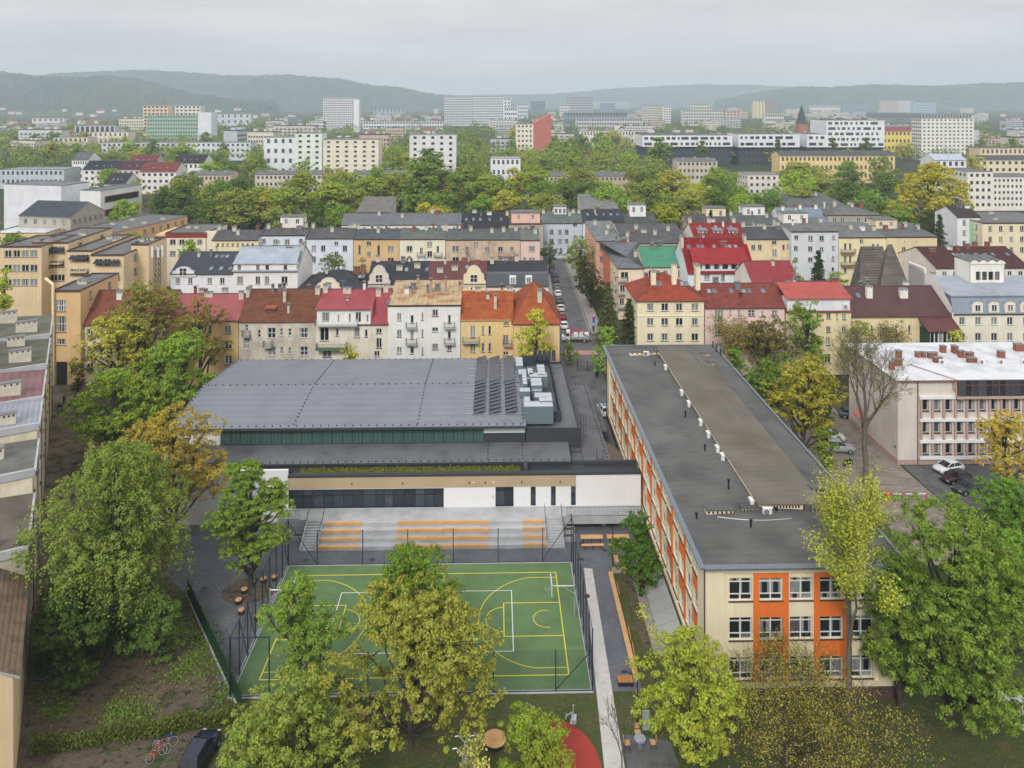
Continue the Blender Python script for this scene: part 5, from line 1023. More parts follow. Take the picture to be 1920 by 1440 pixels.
# right side of the street
t = B('corner block with grey hipped roof, beige balconies end towards the spruces', 1160, 1206, 503, 180, 34, plaster(206, 188, 160), felt(112, 118, 122), 'hip', rise=3.0, hip=8, zm=Z6, wins=[(572, 592, 62, 50), (555, 700, 40, 50), (550, 808, 38, 50)], left=8, rows=4, cols=0, chim=((.9, .2, .8, .6, 1.6), (.85, .5, .8, .6, 1.2), (.9, .7, .8, .6, 1.2)))
for zq in (635, 740, 850): balcony(t, .6, sz(1165, 380+zq/4.3636, 180), 3.0, 1.2)
MB().box(-.12, -.02, 13, 25, 1, t['zE']-.4).build('red_facade', [plaster(196, 104, 76)], t)
B('tenement with bright green metal roof between grey corner block and red roof', 1207, 1289, 500, 180, 14, plaster(200, 186, 166), metal(78, 146, 116), yr=462, cols=5, rows=4, chim=((.45, .2, .5, .3, .5),), ch=.5)
t = B('grey-blue house with large bright red tile roof and red dormer strip', 1290, 1416, 511, 172, 15, plaster(194, 200, 206), tile(150, 44, 46), yr=447, zm=Z6, wins=[(1247, 602, 46, 60), (1378, 605, 30, 70), (1500, 602, 42, 60), (1567, 602, 42, 60), (1247, 720, 46, 60), (1500, 720, 42, 60)], sky=((.1, .36), (.25, .36), (.31, .36), (.49, .36), (.67, .36), (.73, .36), (.82, .36)), chim=((.0, .4, .6, 1.6, 2.2), (.98, .45, .6, 1.4, 1.6)))
zz = t['zE']; W = t['W']; b = MB(); facade(b, 1.6, .2, 0, W-3.4, zz, zz+2.0, [(i*(W-3.4)/6+.35, (i+1)*(W-3.4)/6-.35, zz+.7, zz+1.85) for i in range(6)], 0, .2); b.box(1.55, 1.6, .2, 2.6, zz, zz+2); b.box(W-1.8, W-1.75, .2, 2.6, zz, zz+2); o = b.build('dormer_strip', [plaster(190, 196, 202)], t)
MB().slab([(1.2,-.4,zz+2.1),(W-1.4,-.4,zz+2.1),(W-1.4,4.2,zz+4.9),(1.2,4.2,zz+4.9)], .14).build('dormer_roof', [metal(158, 46, 50)], o)
for i in range(6): x = 1.6+(i+.5)*(W-3.4)/6; w_ = ob('window', win_meshes(round((W-3.4)/6-.7, 1), 1.15, 2, 1, DARKF, None)[0], o, (x, .4, zz+1.28)); ob('pane', win_meshes(round((W-3.4)/6-.7, 1), 1.15, 2, 1, DARKF, None)[1], w_)
B('flat grey-roofed tenement across the yard behind the green roof', 1170, 1292, 456, 205, 16, plaster(190, 178, 160), DKFELT, 'shed', rise=2.6, cols=8, rows=3, chim=((.1, .3), (.3, .7), (.55, .4), (.8, .6)))
B('long grey-roofed wing running back along the street with terracotta front', 1118, 1172, 452, 206, 26, plaster(196, 150, 124), felt(124, 128, 128), 'shed', rise=1.2, cols=4, rows=4, left=7, chim=((.5, .3), (.7, .6), (.3, .8)))
t = B('red tiled house with three small gabled dormers and grey skylights', 1302, 1398, 447, 205, 12, plaster(214, 204, 186), tile(152, 56, 54), yr=418, cols=6, rows=3, sky=((.2, .35), (.5, .35), (.8, .35)), chim=((.02, .5), (.4, .5), (.9, .5)))
for f in (.2, .5, .8): dormer(t, f, .15, 2.4, 1.0, plaster(226, 220, 196), metal(140, 142, 146), 2.0, .1, 2)
B('ochre tenement with dark tiled roof and iron balconies beside the red roofs', 1398, 1483, 448, 206, 12, plaster(206, 184, 146), felt(84, 86, 88), yr=426, zm=Z7, wins=[(48, 300, 36, 30), (118, 335, 20, 40), (50, 375, 36, 48), (148, 328, 14, 36), (-60, 335, 30, 40), (-110, 335, 30, 40)], chim=((.55, .4), (.1, .5), (.9, .5)))
t = B('light grey tenement with white attic room and rows of white windows', 1484, 1572, 434, 204, 14, plaster(186, 188, 190), felt(116, 118, 118), 'shed', rise=1.6, zm=Z7, wins=[(213, 262, 30, 34), (320, 268, 36, 40), (403, 268, 34, 40), (492, 262, 24, 32), (210, 342, 30, 34), (318, 347, 34, 38), (403, 352, 30, 36), (490, 340, 22, 34), (488, 420, 22, 34), (488, 500, 20, 30), (318, 428, 34, 36), (210, 428, 30, 34)], chim=((.1, .8), (.5, .7), (.9, .6))); cabin(t, .06, .6, .55, 4, 3.0, plaster(216, 214, 204), GRFELT, 2, t['zE']+.8)
t = B('yellow tenement with stacked loggia balconies and grey roof', 1573, 1662, 445, 204, 14, plaster(212, 198, 154), felt(118, 120, 118), 'shed', rise=1.8, zm=Z7, wins=[(702, 290, 28, 30), (698, 372, 28, 44), (698, 455, 28, 44), (580, 330, 20, 50), (617, 330, 16, 50), (580, 425, 20, 50), (617, 425, 16, 50), (580, 510, 20, 40), (790, 335, 22, 55), (825, 330, 16, 40)], chim=((.5, .5), (.95, .4)))
for y in (372, 467): balcony(t, su(1440+595/4, 204)-su(1573, 204), sz(1588, 380+y/4, 204), 3.8, 1.2, plaster(120, 100, 84))
t = B('cream-yellow end tenement with small attic house and dark roof', 1663, 1757, 444, 204, 14, plaster(232, 210, 160), felt(106, 108, 108), 'shed', rise=1.4, zm=Z7, wins=[(910, 342, 28, 34), (1107, 360, 32, 60), (1105, 432, 32, 48), (1020, 348, 28, 34), (1025, 288, 8, 10), (910, 288, 8, 10), (1112, 288, 8, 10)], chim=((.3, .8), (.75, .7), (.9, .5))); cabin(t, .06, .5, .55, 5, 2.8, plaster(232, 208, 172), GRFELT, 2, t['zE']+.6)
B('maroon-roofed villa with slanted roof windows behind the cream building', 1755, 1930, 502, 186, 18, plaster(206, 196, 186), tile(92, 60, 58), yr=463, cols=8, rows=3, sky=[(q, .3) for q in (.33, .38, .43, .58, .68, .76, .92)], chim=((.55, .45, 1.2, .6, 1.2), (.66, .5, 1.2, .6, 1.2), (.8, .5, 1.2, .6, 1.2), (.42, .4, .9, .6, 1.2)), cm=BRICKM)
t = B('cream block of flats with pale green balcony strips and flat roof', 1842, 2010, 418, 226, 24, plaster(222, 208, 172), GRFELT, 'flat', cols=8, rows=3, left=4)
for k in range(2): MB().box(-.15, -.02, 4+k*8, 7.5+k*8, .5, t['zE']-.5).build('balcony_strip', [plaster(150, 196, 160)], t)
B('white plaster house end with dark roof beside the green-strip flats', 1795, 1838, 407, 232, 12, plaster(228, 228, 230), felt(70, 64, 64), rise=2.5, cols=2, rows=3)
# third row
t = B('low cream outbuilding with dark gabled roof in the tenement yard', 398, 484, 450, 206, 9, plaster(206, 194, 154), DKFELT, yr=432, cols=8, rows=1, ww=.6, wh=.8, chim=((.5, .25), (.02, .5)))
t = B('pale blue-grey tenement with roof-top room and white windows', 485, 572, 441, 208, 12, plaster(196, 204, 214), DKFELT, yr=427, zm=Z5, wins=[(-15, 216, 22, 26), (50, 222, 28, 30), (115, 222, 26, 30), (192, 216, 20, 26), (50, 300, 28, 30), (115, 300, 26, 30)], chim=((.1, .4), (.9, .5))); cabin(t, .36, .86, .4, 4, 3.0, plaster(206, 200, 188), GRFELT, 2, t['zE']+1.2)
t = B('bluish white tenement with tiny balconies and dark felt roof', 573, 662, 447, 208, 12, plaster(218, 224, 234), DKFELT, yr=428, zm=Z5, wins=[(265, 258, 24, 34), (318, 258, 24, 34), (392, 230, 20, 20), (440, 258, 24, 34), (265, 320, 24, 34), (392, 290, 20, 30)], chim=((.05, .5), (.5, .3), (.95, .5)))
t = B('tan brown tenement between the white and cream ones in the third row', 663, 748, 448, 208, 12, plaster(196, 162, 112), felt(86, 92, 98), yr=430, zm=Z5, wins=[(575, 230, 24, 22), (523, 265, 14, 50), (630, 270, 14, 60), (698, 260, 34, 30), (575, 290, 24, 28), (698, 323, 34, 26)], chim=((.5, .3), (.02, .5)))
t = B('pale cream tenement with dark framed windows and short balconies', 749, 835, 448, 208, 12, plaster(228, 222, 194), felt(104, 110, 104), yr=429, zm=Z5, wins=[(803, 260, 38, 32), (917, 235, 28, 30), (870, 270, 16, 34), (963, 262, 14, 34), (803, 322, 38, 24), (917, 290, 28, 34)], chim=((.55, .4), (.97, .4, 1.6, .6, 1.6)))
for q in (870, 963): balcony(t, su(500+q/3, 208)-su(749, 208), sz(795, 380+298/3, 208), 2.3, .9)
t = B('worn beige tenement with bare plaster and loggia in the third row', 836, 975, 449, 208, 12, plaster(190, 166, 140, .8, stain=wl(140, 120, 100), amt=.5), felt(96, 100, 100), yr=430, zm=Z5, wins=[(1063, 260, 38, 32), (1177, 235, 26, 24), (1130, 268, 18, 40), (1315, 262, 26, 28), (1380, 262, 22, 28), (1063, 320, 38, 26), (1240, 262, 20, 26)], chim=((.33, .4), (.62, .3), (.78, .35), (.95, .4)))
balcony(t, su(500+1348/3, 208)-su(836, 208), sz(949, 380+300/3, 208), 4.4, 1.2, plaster(140, 120, 105))
t = B('pinkish tenement at the end of the third row by the hedge', 976, 1012, 450, 208, 12, plaster(202, 172, 160), felt(112, 116, 110), yr=431, zm=Z5, wins=[(1492, 260, 38, 32), (1492, 320, 38, 22)], chim=((.8, .3),))
# fourth row
B('long low grey building with ribbed sheet roof behind the third row', 640, 864, 421, 238, 10, plaster(206, 202, 190), metal(112, 116, 120), yr=400, cols=14, rows=1, ww=.9, wh=.5, chim=((.3, .4), (.5, .3), (.75, .5)))
B('dark-roofed tenement with a row of small bright roof windows', 865, 953, 426, 238, 11, plaster(150, 136, 124), felt(58, 60, 64), yr=399, cols=8, rows=2, sky=[(q, .25) for q in (.1, .25, .4, .6, .85)], chim=((.98, .4),))
t = B('house with salmon pink attic storey and flat grey roof', 954, 1018, 420, 238, 11, plaster(160, 148, 134), GRFELT, 'flat', cols=5, rows=2); cabin(t, .08, .92, .1, 6, 3.2, plaster(214, 172, 154), GRFELT, 2)
t = B('blue-grey tenement with white lantern room closing the end of the street', 1019, 1092, 418, 250, 12, plaster(172, 178, 190), felt(104, 112, 108), yr=396, zm=Z5, wins=[(1603, 165, 24, 28), (1650, 165, 22, 28), (1688, 165, 22, 28), (1735, 125, 22, 18), (1603, 216, 24, 24), (1650, 216, 22, 24), (1688, 216, 22, 24), (1735, 195, 22, 22), (1655, 270, 16, 30), (1603, 270, 24, 24), (1700, 270, 22, 24)], chim=((.7, .3), (.95, .4), (.02, .4))); cabin(t, .3, .62, .35, 4, 3.6, plaster(230, 230, 230), GRFELT, 3, t['zE']+1.2)
B('pale grey tenement with black roof and five small roof windows', 1093, 1170, 417, 250, 12, plaster(196, 198, 202), felt(64, 68, 74), yr=394, cols=4, rows=3, sky=[(q, .3) for q in (.15, .36, .54, .72, .88)], right=0)
t = B('tenement with bright white roof room next to the round olive tree', 1171, 1232, 418, 250, 12, plaster(178, 166, 148), felt(82, 88, 86), yr=400, cols=4, rows=3); cabin(t, .22, .72, .3, 5, 4.0, plaster(234, 234, 234), GRFELT, 2, t['zE']+1.5)
t = B('tenement with beige roof room and dark sheet roof left of the small spruce', 1290, 1373, 424, 250, 12, plaster(180, 168, 150), felt(92, 84, 84), yr=402, cols=5, rows=2); cabin(t, .5, .95, .4, 5, 4.0, plaster(214, 196, 164), GRFELT, 2, t['zE']+1.2)
t = B('white-walled tenement with white roof room and grey slopes', 1374, 1468, 421, 250, 12, plaster(216, 218, 220), felt(98, 102, 102), yr=400, cols=5, rows=2, chim=((.05, .4), (.9, .3), (.75, .3))); cabin(t, .3, .74, .4, 5, 4.0, plaster(236, 236, 236), GRFELT, 2, t['zE']+1.2)
B('tenement with blue-grey sheet roof and white chimneys in the fourth row', 1466, 1552, 418, 246, 13, plaster(206, 206, 202), metal(128, 142, 158), yr=389, cols=5, rows=2, chim=((.15, .4), (.55, .45), (.9, .45)), cm=plaster(230, 226, 214))
B('wide brownish grey tenement with hipped grey roof and white windows', 1553, 1652, 403, 246, 14, plaster(152, 146, 138), felt(112, 114, 112), 'hip', yr=385, cols=6, rows=3, chim=((.3, .5), (.6, .4)), sm=WHITE)
B('long grey-roofed range with crowded chimneys behind the fourth row', 1485, 1600, 392, 285, 30, plaster(168, 162, 154), felt(104, 106, 106), 'shed', rise=2.5, cols=10, rows=2, chim=[(.1+.09*i, .8) for i in range(9)])
B('low grey outbuilding with cluttered flat roof in the tree belt', 668, 730, 398, 262, 18, plaster(170, 165, 158), felt(120, 118, 112), 'shed', rise=3.0, cols=4, rows=1)
B('flat-roofed grey block behind the black-roofed tenements', 1095, 1160, 392, 275, 22, plaster(176, 172, 166), felt(126, 128, 124), 'shed', rise=2.6, cols=6, rows=2)
# ------------------------------------------------------------------ left side: modern flats, mast, diagonal row
FL = 'flats and offices on the left of the tenements'
OCH, OCH2 = plaster(198, 174, 134), plaster(202, 158, 108)
t = bld('long ochre block with flat grey roof and many roof hatches', 0, 10, 0, 190, 62, OCH, GRFELT, 'flat', cols=0, zE=13.5, group=FL) if False else None
def block(label, u, v, W, D, h, wall, roof, rot=0, cols=6, rows=3, ww=1.2, wh=1.5, st=3.1, top=1.0, left=0, right=0, typ='flat', rise=2, name='apartment_block', group=None, joined=None, chim=(), fm=None, cat='building', sky=(), trim=None):
    """same as bld but by ground coordinates"""
    t = thing(name, label, cat, u, v, 0, rot, group); wb = MB(); joined = v > 262 if joined is None else joined; jm = MB(); wins = []
    for ox, oy, ang, w_, n in ((0, 0, 0, W, cols), (0, D, -math.pi/2, D, left), (W, 0, math.pi/2, D, right), (W, D, math.pi, W, 0)):
        ff = []; z = h-top-wh/2; k = 0
        while n and k < rows and z-wh/2 > .3:
            for i in range(n): ff.append(((.6+(w_-1.2)*(i+.5)/n), z))
            z -= st; k += 1
        c, s = math.cos(ang), math.sin(ang)
        if joined:
            facade(wb, ox, oy, ang, w_, 0, h, [])
            T = lambda xx, yy, zz: (ox+c*xx-s*yy, oy+s*xx+c*yy, zz)
            for x, z in ff: jm.hexa([T(x-ww/2,-.06,z-wh/2),T(x+ww/2,-.06,z-wh/2),T(x+ww/2,.02,z-wh/2),T(x-ww/2,.02,z-wh/2)], [T(x-ww/2,-.06,z+wh/2),T(x+ww/2,-.06,z+wh/2),T(x+ww/2,.02,z+wh/2),T(x-ww/2,.02,z+wh/2)])
        else:
            facade(wb, ox, oy, ang, w_, 0, h, [(x-ww/2, x+ww/2, z-wh/2, z+wh/2) for x, z in ff], 0, .14)
            for x, z in ff: window(t, x, z, ww, wh, ox, oy, ang, 2, 1, fm, SILL)
    if typ == 'gable': wb.poly([(0,D,h),(0,0,h),(0,D/2,h+rise)]); wb.poly([(W,0,h),(W,D,h),(W,D/2,h+rise)])
    wb.build('wall', [wall], t)
    if jm.f: o = jm.build('window_field', [GLASSF], t); o['kind'] = 'stuff'
    r = roof_mesh(W, D, h, typ, rise).build('roof', [roof, trim or CONCD], t)
    for q in chim: chimney(r, q[0]*W, q[1]*D, h+(0 if typ == 'flat' else rise*(1-abs(q[1]-.5)*2)), *(q[2:5] if len(q) > 4 else (1.3, .7, .7)))
    for q in sky: skylight(r, q[0]*W, q[1]*D, h+rise*(1-abs(q[1]-.5)*2)+.15, math.atan2(rise, D/2))
    t['W'] = W; t['zE'] = h; t['D'] = D; t['rise'] = rise if typ != 'flat' else 0; return t
# receding ochre block: its east end shows, flat roof runs back
a = gr(60, 437, 13.5); c_ = gr(272, 388, 13.5); L_ = math.hypot(c_[0]-a[0], c_[1]-a[1]); an = math.atan2(c_[1]-a[1], c_[0]-a[0])
a = gr(205, 437, 13.5)
t = block('long ochre apartment block with flat grey roof full of white hatches', a[0]-22, 196, 16, 66, 13.5, OCH2, GRFELT, -R(14), cols=6, rows=4, right=18, group=FL, chim=[(.25+.5*(i % 2), .05+i*.065, 1.8, .7, .5) for i in range(14)])
for (x0, x1, ye, v_, D_, n, lab) in ((0, 78, 462, 172, 14, 4, 'ochre terraced flats with flat roof at the left edge'), (60, 128, 455, 176, 20, 4, 'stepped ochre flats with curved white-framed bay windows'), (126, 172, 470, 172, 20, 3, 'middle stepped ochre flats with dark canopies over loggias'), (170, 232, 478, 170, 22, 3, 'lowest stepped ochre flats beside the telecom mast')):
    t = bld(lab, x0, x1, ye, v_, D_, OCH, GRFELT, 'flat', cols=n, rows=3, ww=1.6, wh=1.5, group=FL, right=2, name='terraced_flats')
    W, zz = t['W'], t['zE']
    if x0 > 10:
        MB().slab([(W*.15,-1.2,zz-1.6),(W*.9,-1.2,zz-1.6),(W*.9,0,zz-1.2),(W*.15,0,zz-1.2)], .12).build('canopy', [BLFELT], t); balcony(t, W*.5, zz-4.6, W*.7, 1.2, OCH2, WHITE)
t = bld('ochre stair tower wall standing above the terraced flats', 246, 279, 458, 176, 8, OCH, GRFELT, 'flat', cols=0, group=FL, name='stair_tower')
# low building with red fascia
t = bld('flat-roofed pavilion with dark red fascia in front of the tree belt', 310, 388, 437, 215, 16, plaster(206, 196, 176), GRFELT, 'flat', cols=4, rows=2, ww=1.6, wh=1.4, top=1.8, group=FL, name='pavilion', left=0)
MB().box(.2, t['W']+.1, -.12, -.01, t['zE']-1.3, t['zE']-.1).build('fascia', [paint(140, 62, 56)], t); MB().box(-2.5, 0, -.5, 12, 0, t['zE']-.3).build('annex', [OCH2], t)
MB().box(t['W']-.4, t['W']+5, 0, .4, 0, t['zE']+.5).build('side_wall', [plaster(206, 196, 176)], t)
# telecom mast
mu, mz = su(295, 168), 0
t = thing('telecom_mast', 'dark lattice telecom mast with white panel antennas beside ochre flats', 'mast', mu, 168)
b = MB(); zt = sz(295, 462, 168)
for x, y in ((-.5, -.5), (.5, -.5), (.5, .5), (-.5, .5)): b.bar((x,y,0), (x,y,zt-.5), .08)
for i in range(int(zt/1.2)):
    z = i*1.2
    for p, q in (((-.5,-.5), (.5,-.5)), ((.5,-.5), (.5,.5)), ((.5,.5), (-.5,.5)), ((-.5,.5), (-.5,-.5))): b.bar((*p,z), (*q,z+1.2), .045); b.bar((*q,z), (*p,z+1.2), .045)
b.build('lattice', [DARKF], t)
for i in range(6): an_ = i*1.05; MB().box(-.18, .18, -.1, .1, zt-2.2, zt).build('antenna', [WHITE], t, (1.15*math.cos(an_), 1.15*math.sin(an_), 0), an_+1.57)
MB().tube((0,0,zt-2.5), (0,0,zt+.4), .08, n=5).tube((-1.1,0,zt-1), (1.1,0,zt-1), .05, n=4).tube((0,-1.1,zt-1), (0,1.1,zt-1), .05, n=4).build('antenna_frame', [DARKF], t)
# diagonal tenement row along the west alley (photo left edge)
RA = math.atan2(120-67, -73+43)  # direction of the wall line
da = RA-math.pi/2
def wrow(label, s0, s1, h, wall, roof, typ='flat', chs=(), wins=True, D=12, rise=1.2):
    """a house along the alley; s0..s1 metres along the wall line from the corner near the camera; east wall faces the alley"""
    ux, uy = math.cos(RA), math.sin(RA); px, py = -42.9+ux*s0, 66.8+uy*s0; u_, v_ = px*CA+py*SA, -px*SA+py*CA
    L_ = s1-s0; t = thing('alley_house', label, 'building', u_, v_, 0, da-YAW, 'tenements along the west alley')
    b = MB(); hol = [(L_*(i+.5)/max(1, int(L_/3.2))-.5, L_*(i+.5)/max(1, int(L_/3.2))+.5, z-.8, z+.8) for z in (h-2, h-5.2, h-8.4) if z > 1.2 for i in range(max(1, int(L_/3.2)))] if wins else []
    facade(b, 0, 0, math.pi/2, L_, 0, h, hol); facade(b, -D, L_, -math.pi/2, L_, 0, h, []); facade(b, -D, 0, 0, D, 0, h, []); facade(b, 0, L_, math.pi, D, 0, h, []); b.build('wall', [wall], t)
    for a, c, d, e in hol: window(t, (a+c)/2, (d+e)/2, 1.0, 1.6, 0, 0, math.pi/2)
    r = MB()
    if typ == 'flat': r.slab([(.25,-.02,h+.15),(.25,L_+.02,h+.15),(-D,L_+.02,h+.15+rise),(-D,-.02,h+.15+rise)], .2, 0, 1); r.box(.1, .3, 0, L_, h-.1, h+.2, 1); r.box(-D, .2, -.15, .15, h-.2, h+.55, 1)
    else: r.slab([(.4,-.02,h),(.4,L_+.02,h),(-D/2,L_+.02,h+rise),(-D/2,-.02,h+rise)], .2, 0, 1); r.slab([(-D-.3,L_+.02,h),(-D-.3,-.02,h),(-D/2-.01,-.02,h+rise),(-D/2-.01,L_+.02,h+rise)], .2, 0, 1); b2 = MB().poly([(-D,0,h),(0,0,h),(-D/2,0,h+rise)]).build('gable', [wall], t)
    ro = r.build('roof', [roof, CONC], t)
    for (x, y, w, d, hh) in chs: chimney(ro, -x, y, h+rise*x/D+.1, w, d, hh, pots=4)
    MB().tube((.12,L_*.96,0), (.12,L_*.96,h), .07, n=6).build('downpipe', [ZINC], t); return t
M_CHW = plaster(226, 222, 214)
GRN_ = felt(104, 104, 90)
wrow('low ochre house end with brown tiled pitched roof beside the overgrown yard', -12, 1.5, 9.2, plaster(196, 172, 130), tile(140, 118, 98), 'gable', (), False, 9, 3.2)
wrow('lean grey shed-roofed house with boarded light well by the willow', 1.6, 13, 11.5, plaster(176, 166, 150, .8, stain=wl(120, 108, 95), amt=.6), felt(112, 106, 96), 'flat', ((3, 1.5, 1.6, .6, .8),), False, 10, .8)
wrow('grey flat-roofed alley house with cream end wall', 13.1, 22, 13.6, plaster(206, 196, 172, .8, stain=wl(150, 130, 105), amt=.6), felt(116, 116, 112), 'flat', ((4, 5, 2.4, .8, 1.2),), True, 14, .6)
wrow('alley house with pale grey sheet roof and silver vents', 22.1, 31, 15.0, plaster(198, 186, 162, .8, stain=wl(130, 115, 95), amt=.6), metal(158, 162, 172), 'flat', ((3, 2, 1.8, .8, 1.2), (7, 6, 2.4, .8, 1.4)), True, 16, 1.0)
wrow('alley house with faded maroon roof and wide chimney stack', 31.1, 43, 15.0, plaster(190, 176, 150, .8, stain=wl(130, 115, 95), amt=.6), metal(136, 98, 100, .9), 'flat', ((3.5, 2.5, 2.6, .8, 1.6), (8, 8, 2.0, .7, 1.2)), True, 16, 1.4)
wrow('alley house with olive grey felt roof and white chimneys', 43.1, 57, 15.4, plaster(200, 176, 130), GRN_, 'flat', ((3, 3, 2.6, .8, 1.7), (7, 6, 1.8, .7, 1.2), (4, 11, 2.2, .7, 1.4)), True, 16, 1.4)
wrow('farthest alley house with white chimney stacks beside tan stairwell', 57.1, 70, 15.8, plaster(206, 182, 136), felt(112, 112, 98), 'flat', ((3, 3, 2.8, .8, 1.7), (8, 4, 1.8, .7, 1.4), (6, 9, 2.8, .8, 1.8)), True, 16, 1.6)
# left background
block('grey stone villa with slate hipped roof and small dormers', su(36, 262), 262, 20, 16, 13, plaster(156, 150, 140), felt(76, 82, 90), -R(12), cols=5, rows=3, right=6, typ='gable', rise=4, group=FL, name='stone_villa', joined=False)
block('white modern building with red-framed ribbon windows', su(20, 300), 296, 26, 14, 20, plaster(216, 216, 220), felt(130, 132, 136), -R(14), cols=0, rows=0, right=0, group=FL, name='modern_building')
t = block('white wing with red-edged window bands above the ochre block', su(150, 288), 288, 9, 22, 18.5, plaster(238, 238, 238), felt(120, 122, 126), -R(14), cols=0, rows=0, group=FL, name='modern_wing')
for z in (15, 10): MB().box(9.0, 9.2, 2, 20, z-1.2, z+1.2).build('band_frame', [paint(170, 60, 60)], t); MB().box(9.2, 9.3, 2.4, 19.6, z-1, z+1).build('window_band', [GLASSH], t)
block('low yellow hall with white roof at the left edge', su(-20, 250), 250, 18, 20, 9, plaster(232, 204, 130), M_ROOFW, 0, cols=4, rows=2, ww=2, wh=1.8, group=FL, name='low_hall')
# ------------------------------------------------------------------ middle distance buildings
MD = 'mid-distance buildings beyond the tree belt'
def M(label, x0, x1, yt, yb, D, wall, roof, cols, rows, **k):
    """a far block from its photo outline; yb = row where its foot would meet the ground"""
    v = 74100/(yb-YH); k.setdefault('typ', 'flat'); k.setdefault('name', 'apartment_block'); k.setdefault('group', MD)
    W = su(x1, v)-su(x0, v); h = sz((x0+x1)/2, yt, v); st = k.pop('st', (h-1.5)/max(rows, 1)); k.setdefault('ww', min(1.9 if v < 900 else 4, W/max(cols, 1)*(.42 if v < 900 else .6))); k.setdefault('wh', st*(.42 if v < 900 else .5))
    return block(label, su(x0, v), v, W, D, h, wall, roof, cols=cols, rows=rows, st=st, top=.9, **k)
LG, WHT, CRM, PEACH = plaster(194, 194, 194), plaster(210, 212, 214), plaster(228, 218, 196), plaster(232, 196, 150)
M('cream tower block with orange west side and people on its roof', 606, 710, 262, 345, 16, CRM, felt(150, 150, 146), 6, 9, left=0)
MB().box(-.2, 0, .5, 15.5, .5, 26).build('orange_side', [PEACH], C.objects[-1] if False else [o for o in C.objects if o.get('label', '').startswith('cream tower block with orange')][0])
t = M('white-green slab with narrow stair windows left of the orange tower', 553, 604, 250, 345, 14, plaster(222, 230, 218), felt(140, 140, 140), 3, 9)
M('white stepped block in front of the hospital trees', 495, 553, 258, 335, 20, WHT, felt(150, 152, 156), 4, 4)
M('light grey tower with white west face in the middle of the trees', 768, 855, 253, 345, 14, LG, felt(160, 160, 160), 5, 8, left=4)
M('small white office with pipes on its roof between trees', 920, 976, 297, 358, 16, WHT, felt(170, 170, 168), 6, 3)
t = M('pale block with red painted wedge-shaped gable tower', 968, 1000, 233, 300, 30, CRM, felt(130, 130, 130), 4, 7, left=0)
zz = t['zE']; W = t['W']; MB().hexa([(W,0,0),(W+16,4,0),(W+16,24,0),(W,24,0)], [(W,0,zz+1),(W+16,4,zz+9),(W+16,24,zz+9),(W,24,zz+1)]).build('red_gable', [plaster(178, 98, 90)], t)
# white and black modern complex
v_ = 610
for (x0, x1, yt, ym, yb_, lab, n, r_) in ((1204, 1372, 254, 275, 310, 'long white-over-black office wing behind the trees', 18, 2), (1384, 1498, 252, 276, 306, 'second white-over-black office wing with roof clutter', 14, 2), (1512, 1548, 252, 276, 306, 'narrow link of the white-over-black offices', 4, 2), (1548, 1657, 226, 276, 306, 'tall white office block with scattered dark windows', 12, 5)):
    u0, u1 = su(x0, v_), su(x1, v_); z1, zm_, = sz(x0, yt, v_), sz(x0, ym, v_); t = thing('office_complex', lab, 'building', u0, v_, 0, 0, 'white and black office complex'); W = u1-u0
    MB().box(0, W, -1.5, 30, zm_, z1).build('upper_wall', [WHT], t); MB().box(.5, W-.5, .5, 29, 0, zm_).build('lower_wall', [mat('charcoal_cladding', rf(70, 76, 86), .7)], t)
    q = MB(); rr = random.Random(x0)
    for k in range(r_):
        x = 1.5
        while x < W-4:
            w_ = rr.choice((1.6, 3, 3, 6)); zc = zm_+(z1-zm_)*(k+.5)/r_; q.box(x, min(W-1, x+w_), -1.56, -1.45, zc-1.1, zc+1.1); x += w_+rr.uniform(1.2, 2.6)
    for k in range(3):
        for i in range(n): q.box((i+.3)*W/n, (i+.65)*W/n, .42, .52, zm_*(k+.3)/3, zm_*(k+.7)/3)
    o = q.build('window_field', [GLASSF], t); o['kind'] = 'stuff'
    q = MB()
    for i in range(int(W/7)): q.box(i*7+1, i*7+rr.uniform(2, 5), 8, 14, z1, z1+rr.uniform(.6, 2))
    o = q.build('roof_plant', [CONCD], t); o['kind'] = 'stuff'
    MB().box(.3, W-.3, -1.2, 29.7, z1, z1+.25).build('roof', [GRFELT], t)
M('long yellow flats with grey roof in front of the office complex', 1462, 1678, 292, 345, 14, plaster(226, 196, 132), DKFELT, 26, 3, typ='gable', rise=2.5)
M('grey eleven-storey tower with dark balconies on the right', 1728, 1826, 222, 302, 16, plaster(204, 200, 192), felt(130, 130, 126), 12, 11, left=5)
M('yellow school with dark red roof beyond the offices', 1655, 1730, 246, 290, 14, plaster(232, 206, 90), metal(140, 70, 74), 10, 3, typ='gable', rise=4)
M('pale beige cascading office with flat roof among trees', 1402, 1512, 328, 372, 18, plaster(214, 204, 192), felt(140, 138, 132), 10, 3, left=4)
M('cream block with white balconies at the right edge', 1814, 1862, 322, 400, 20, plaster(226, 220, 206), felt(120, 120, 118), 4, 5, left=6)
M('pale cream block with regular windows at the right edge', 1860, 1960, 332, 398, 18, plaster(222, 216, 204), felt(120, 120, 118), 12, 5)
M('yellowish tenement row with grey roof far on the right', 1815, 1960, 300, 345, 12, plaster(222, 206, 170), DKFELT, 12, 3, typ='gable', rise=2.5)
M('white house with pale roof and orange annex right of the tall yellow tree', 1752, 1812, 300, 365, 14, plaster(224, 224, 226), metal(190, 200, 214), 5, 3, typ='gable', rise=3)
M('beige low block with dark roof far right beyond the tower', 1838, 1960, 278, 318, 14, plaster(216, 190, 156), DKFELT, 14, 2)
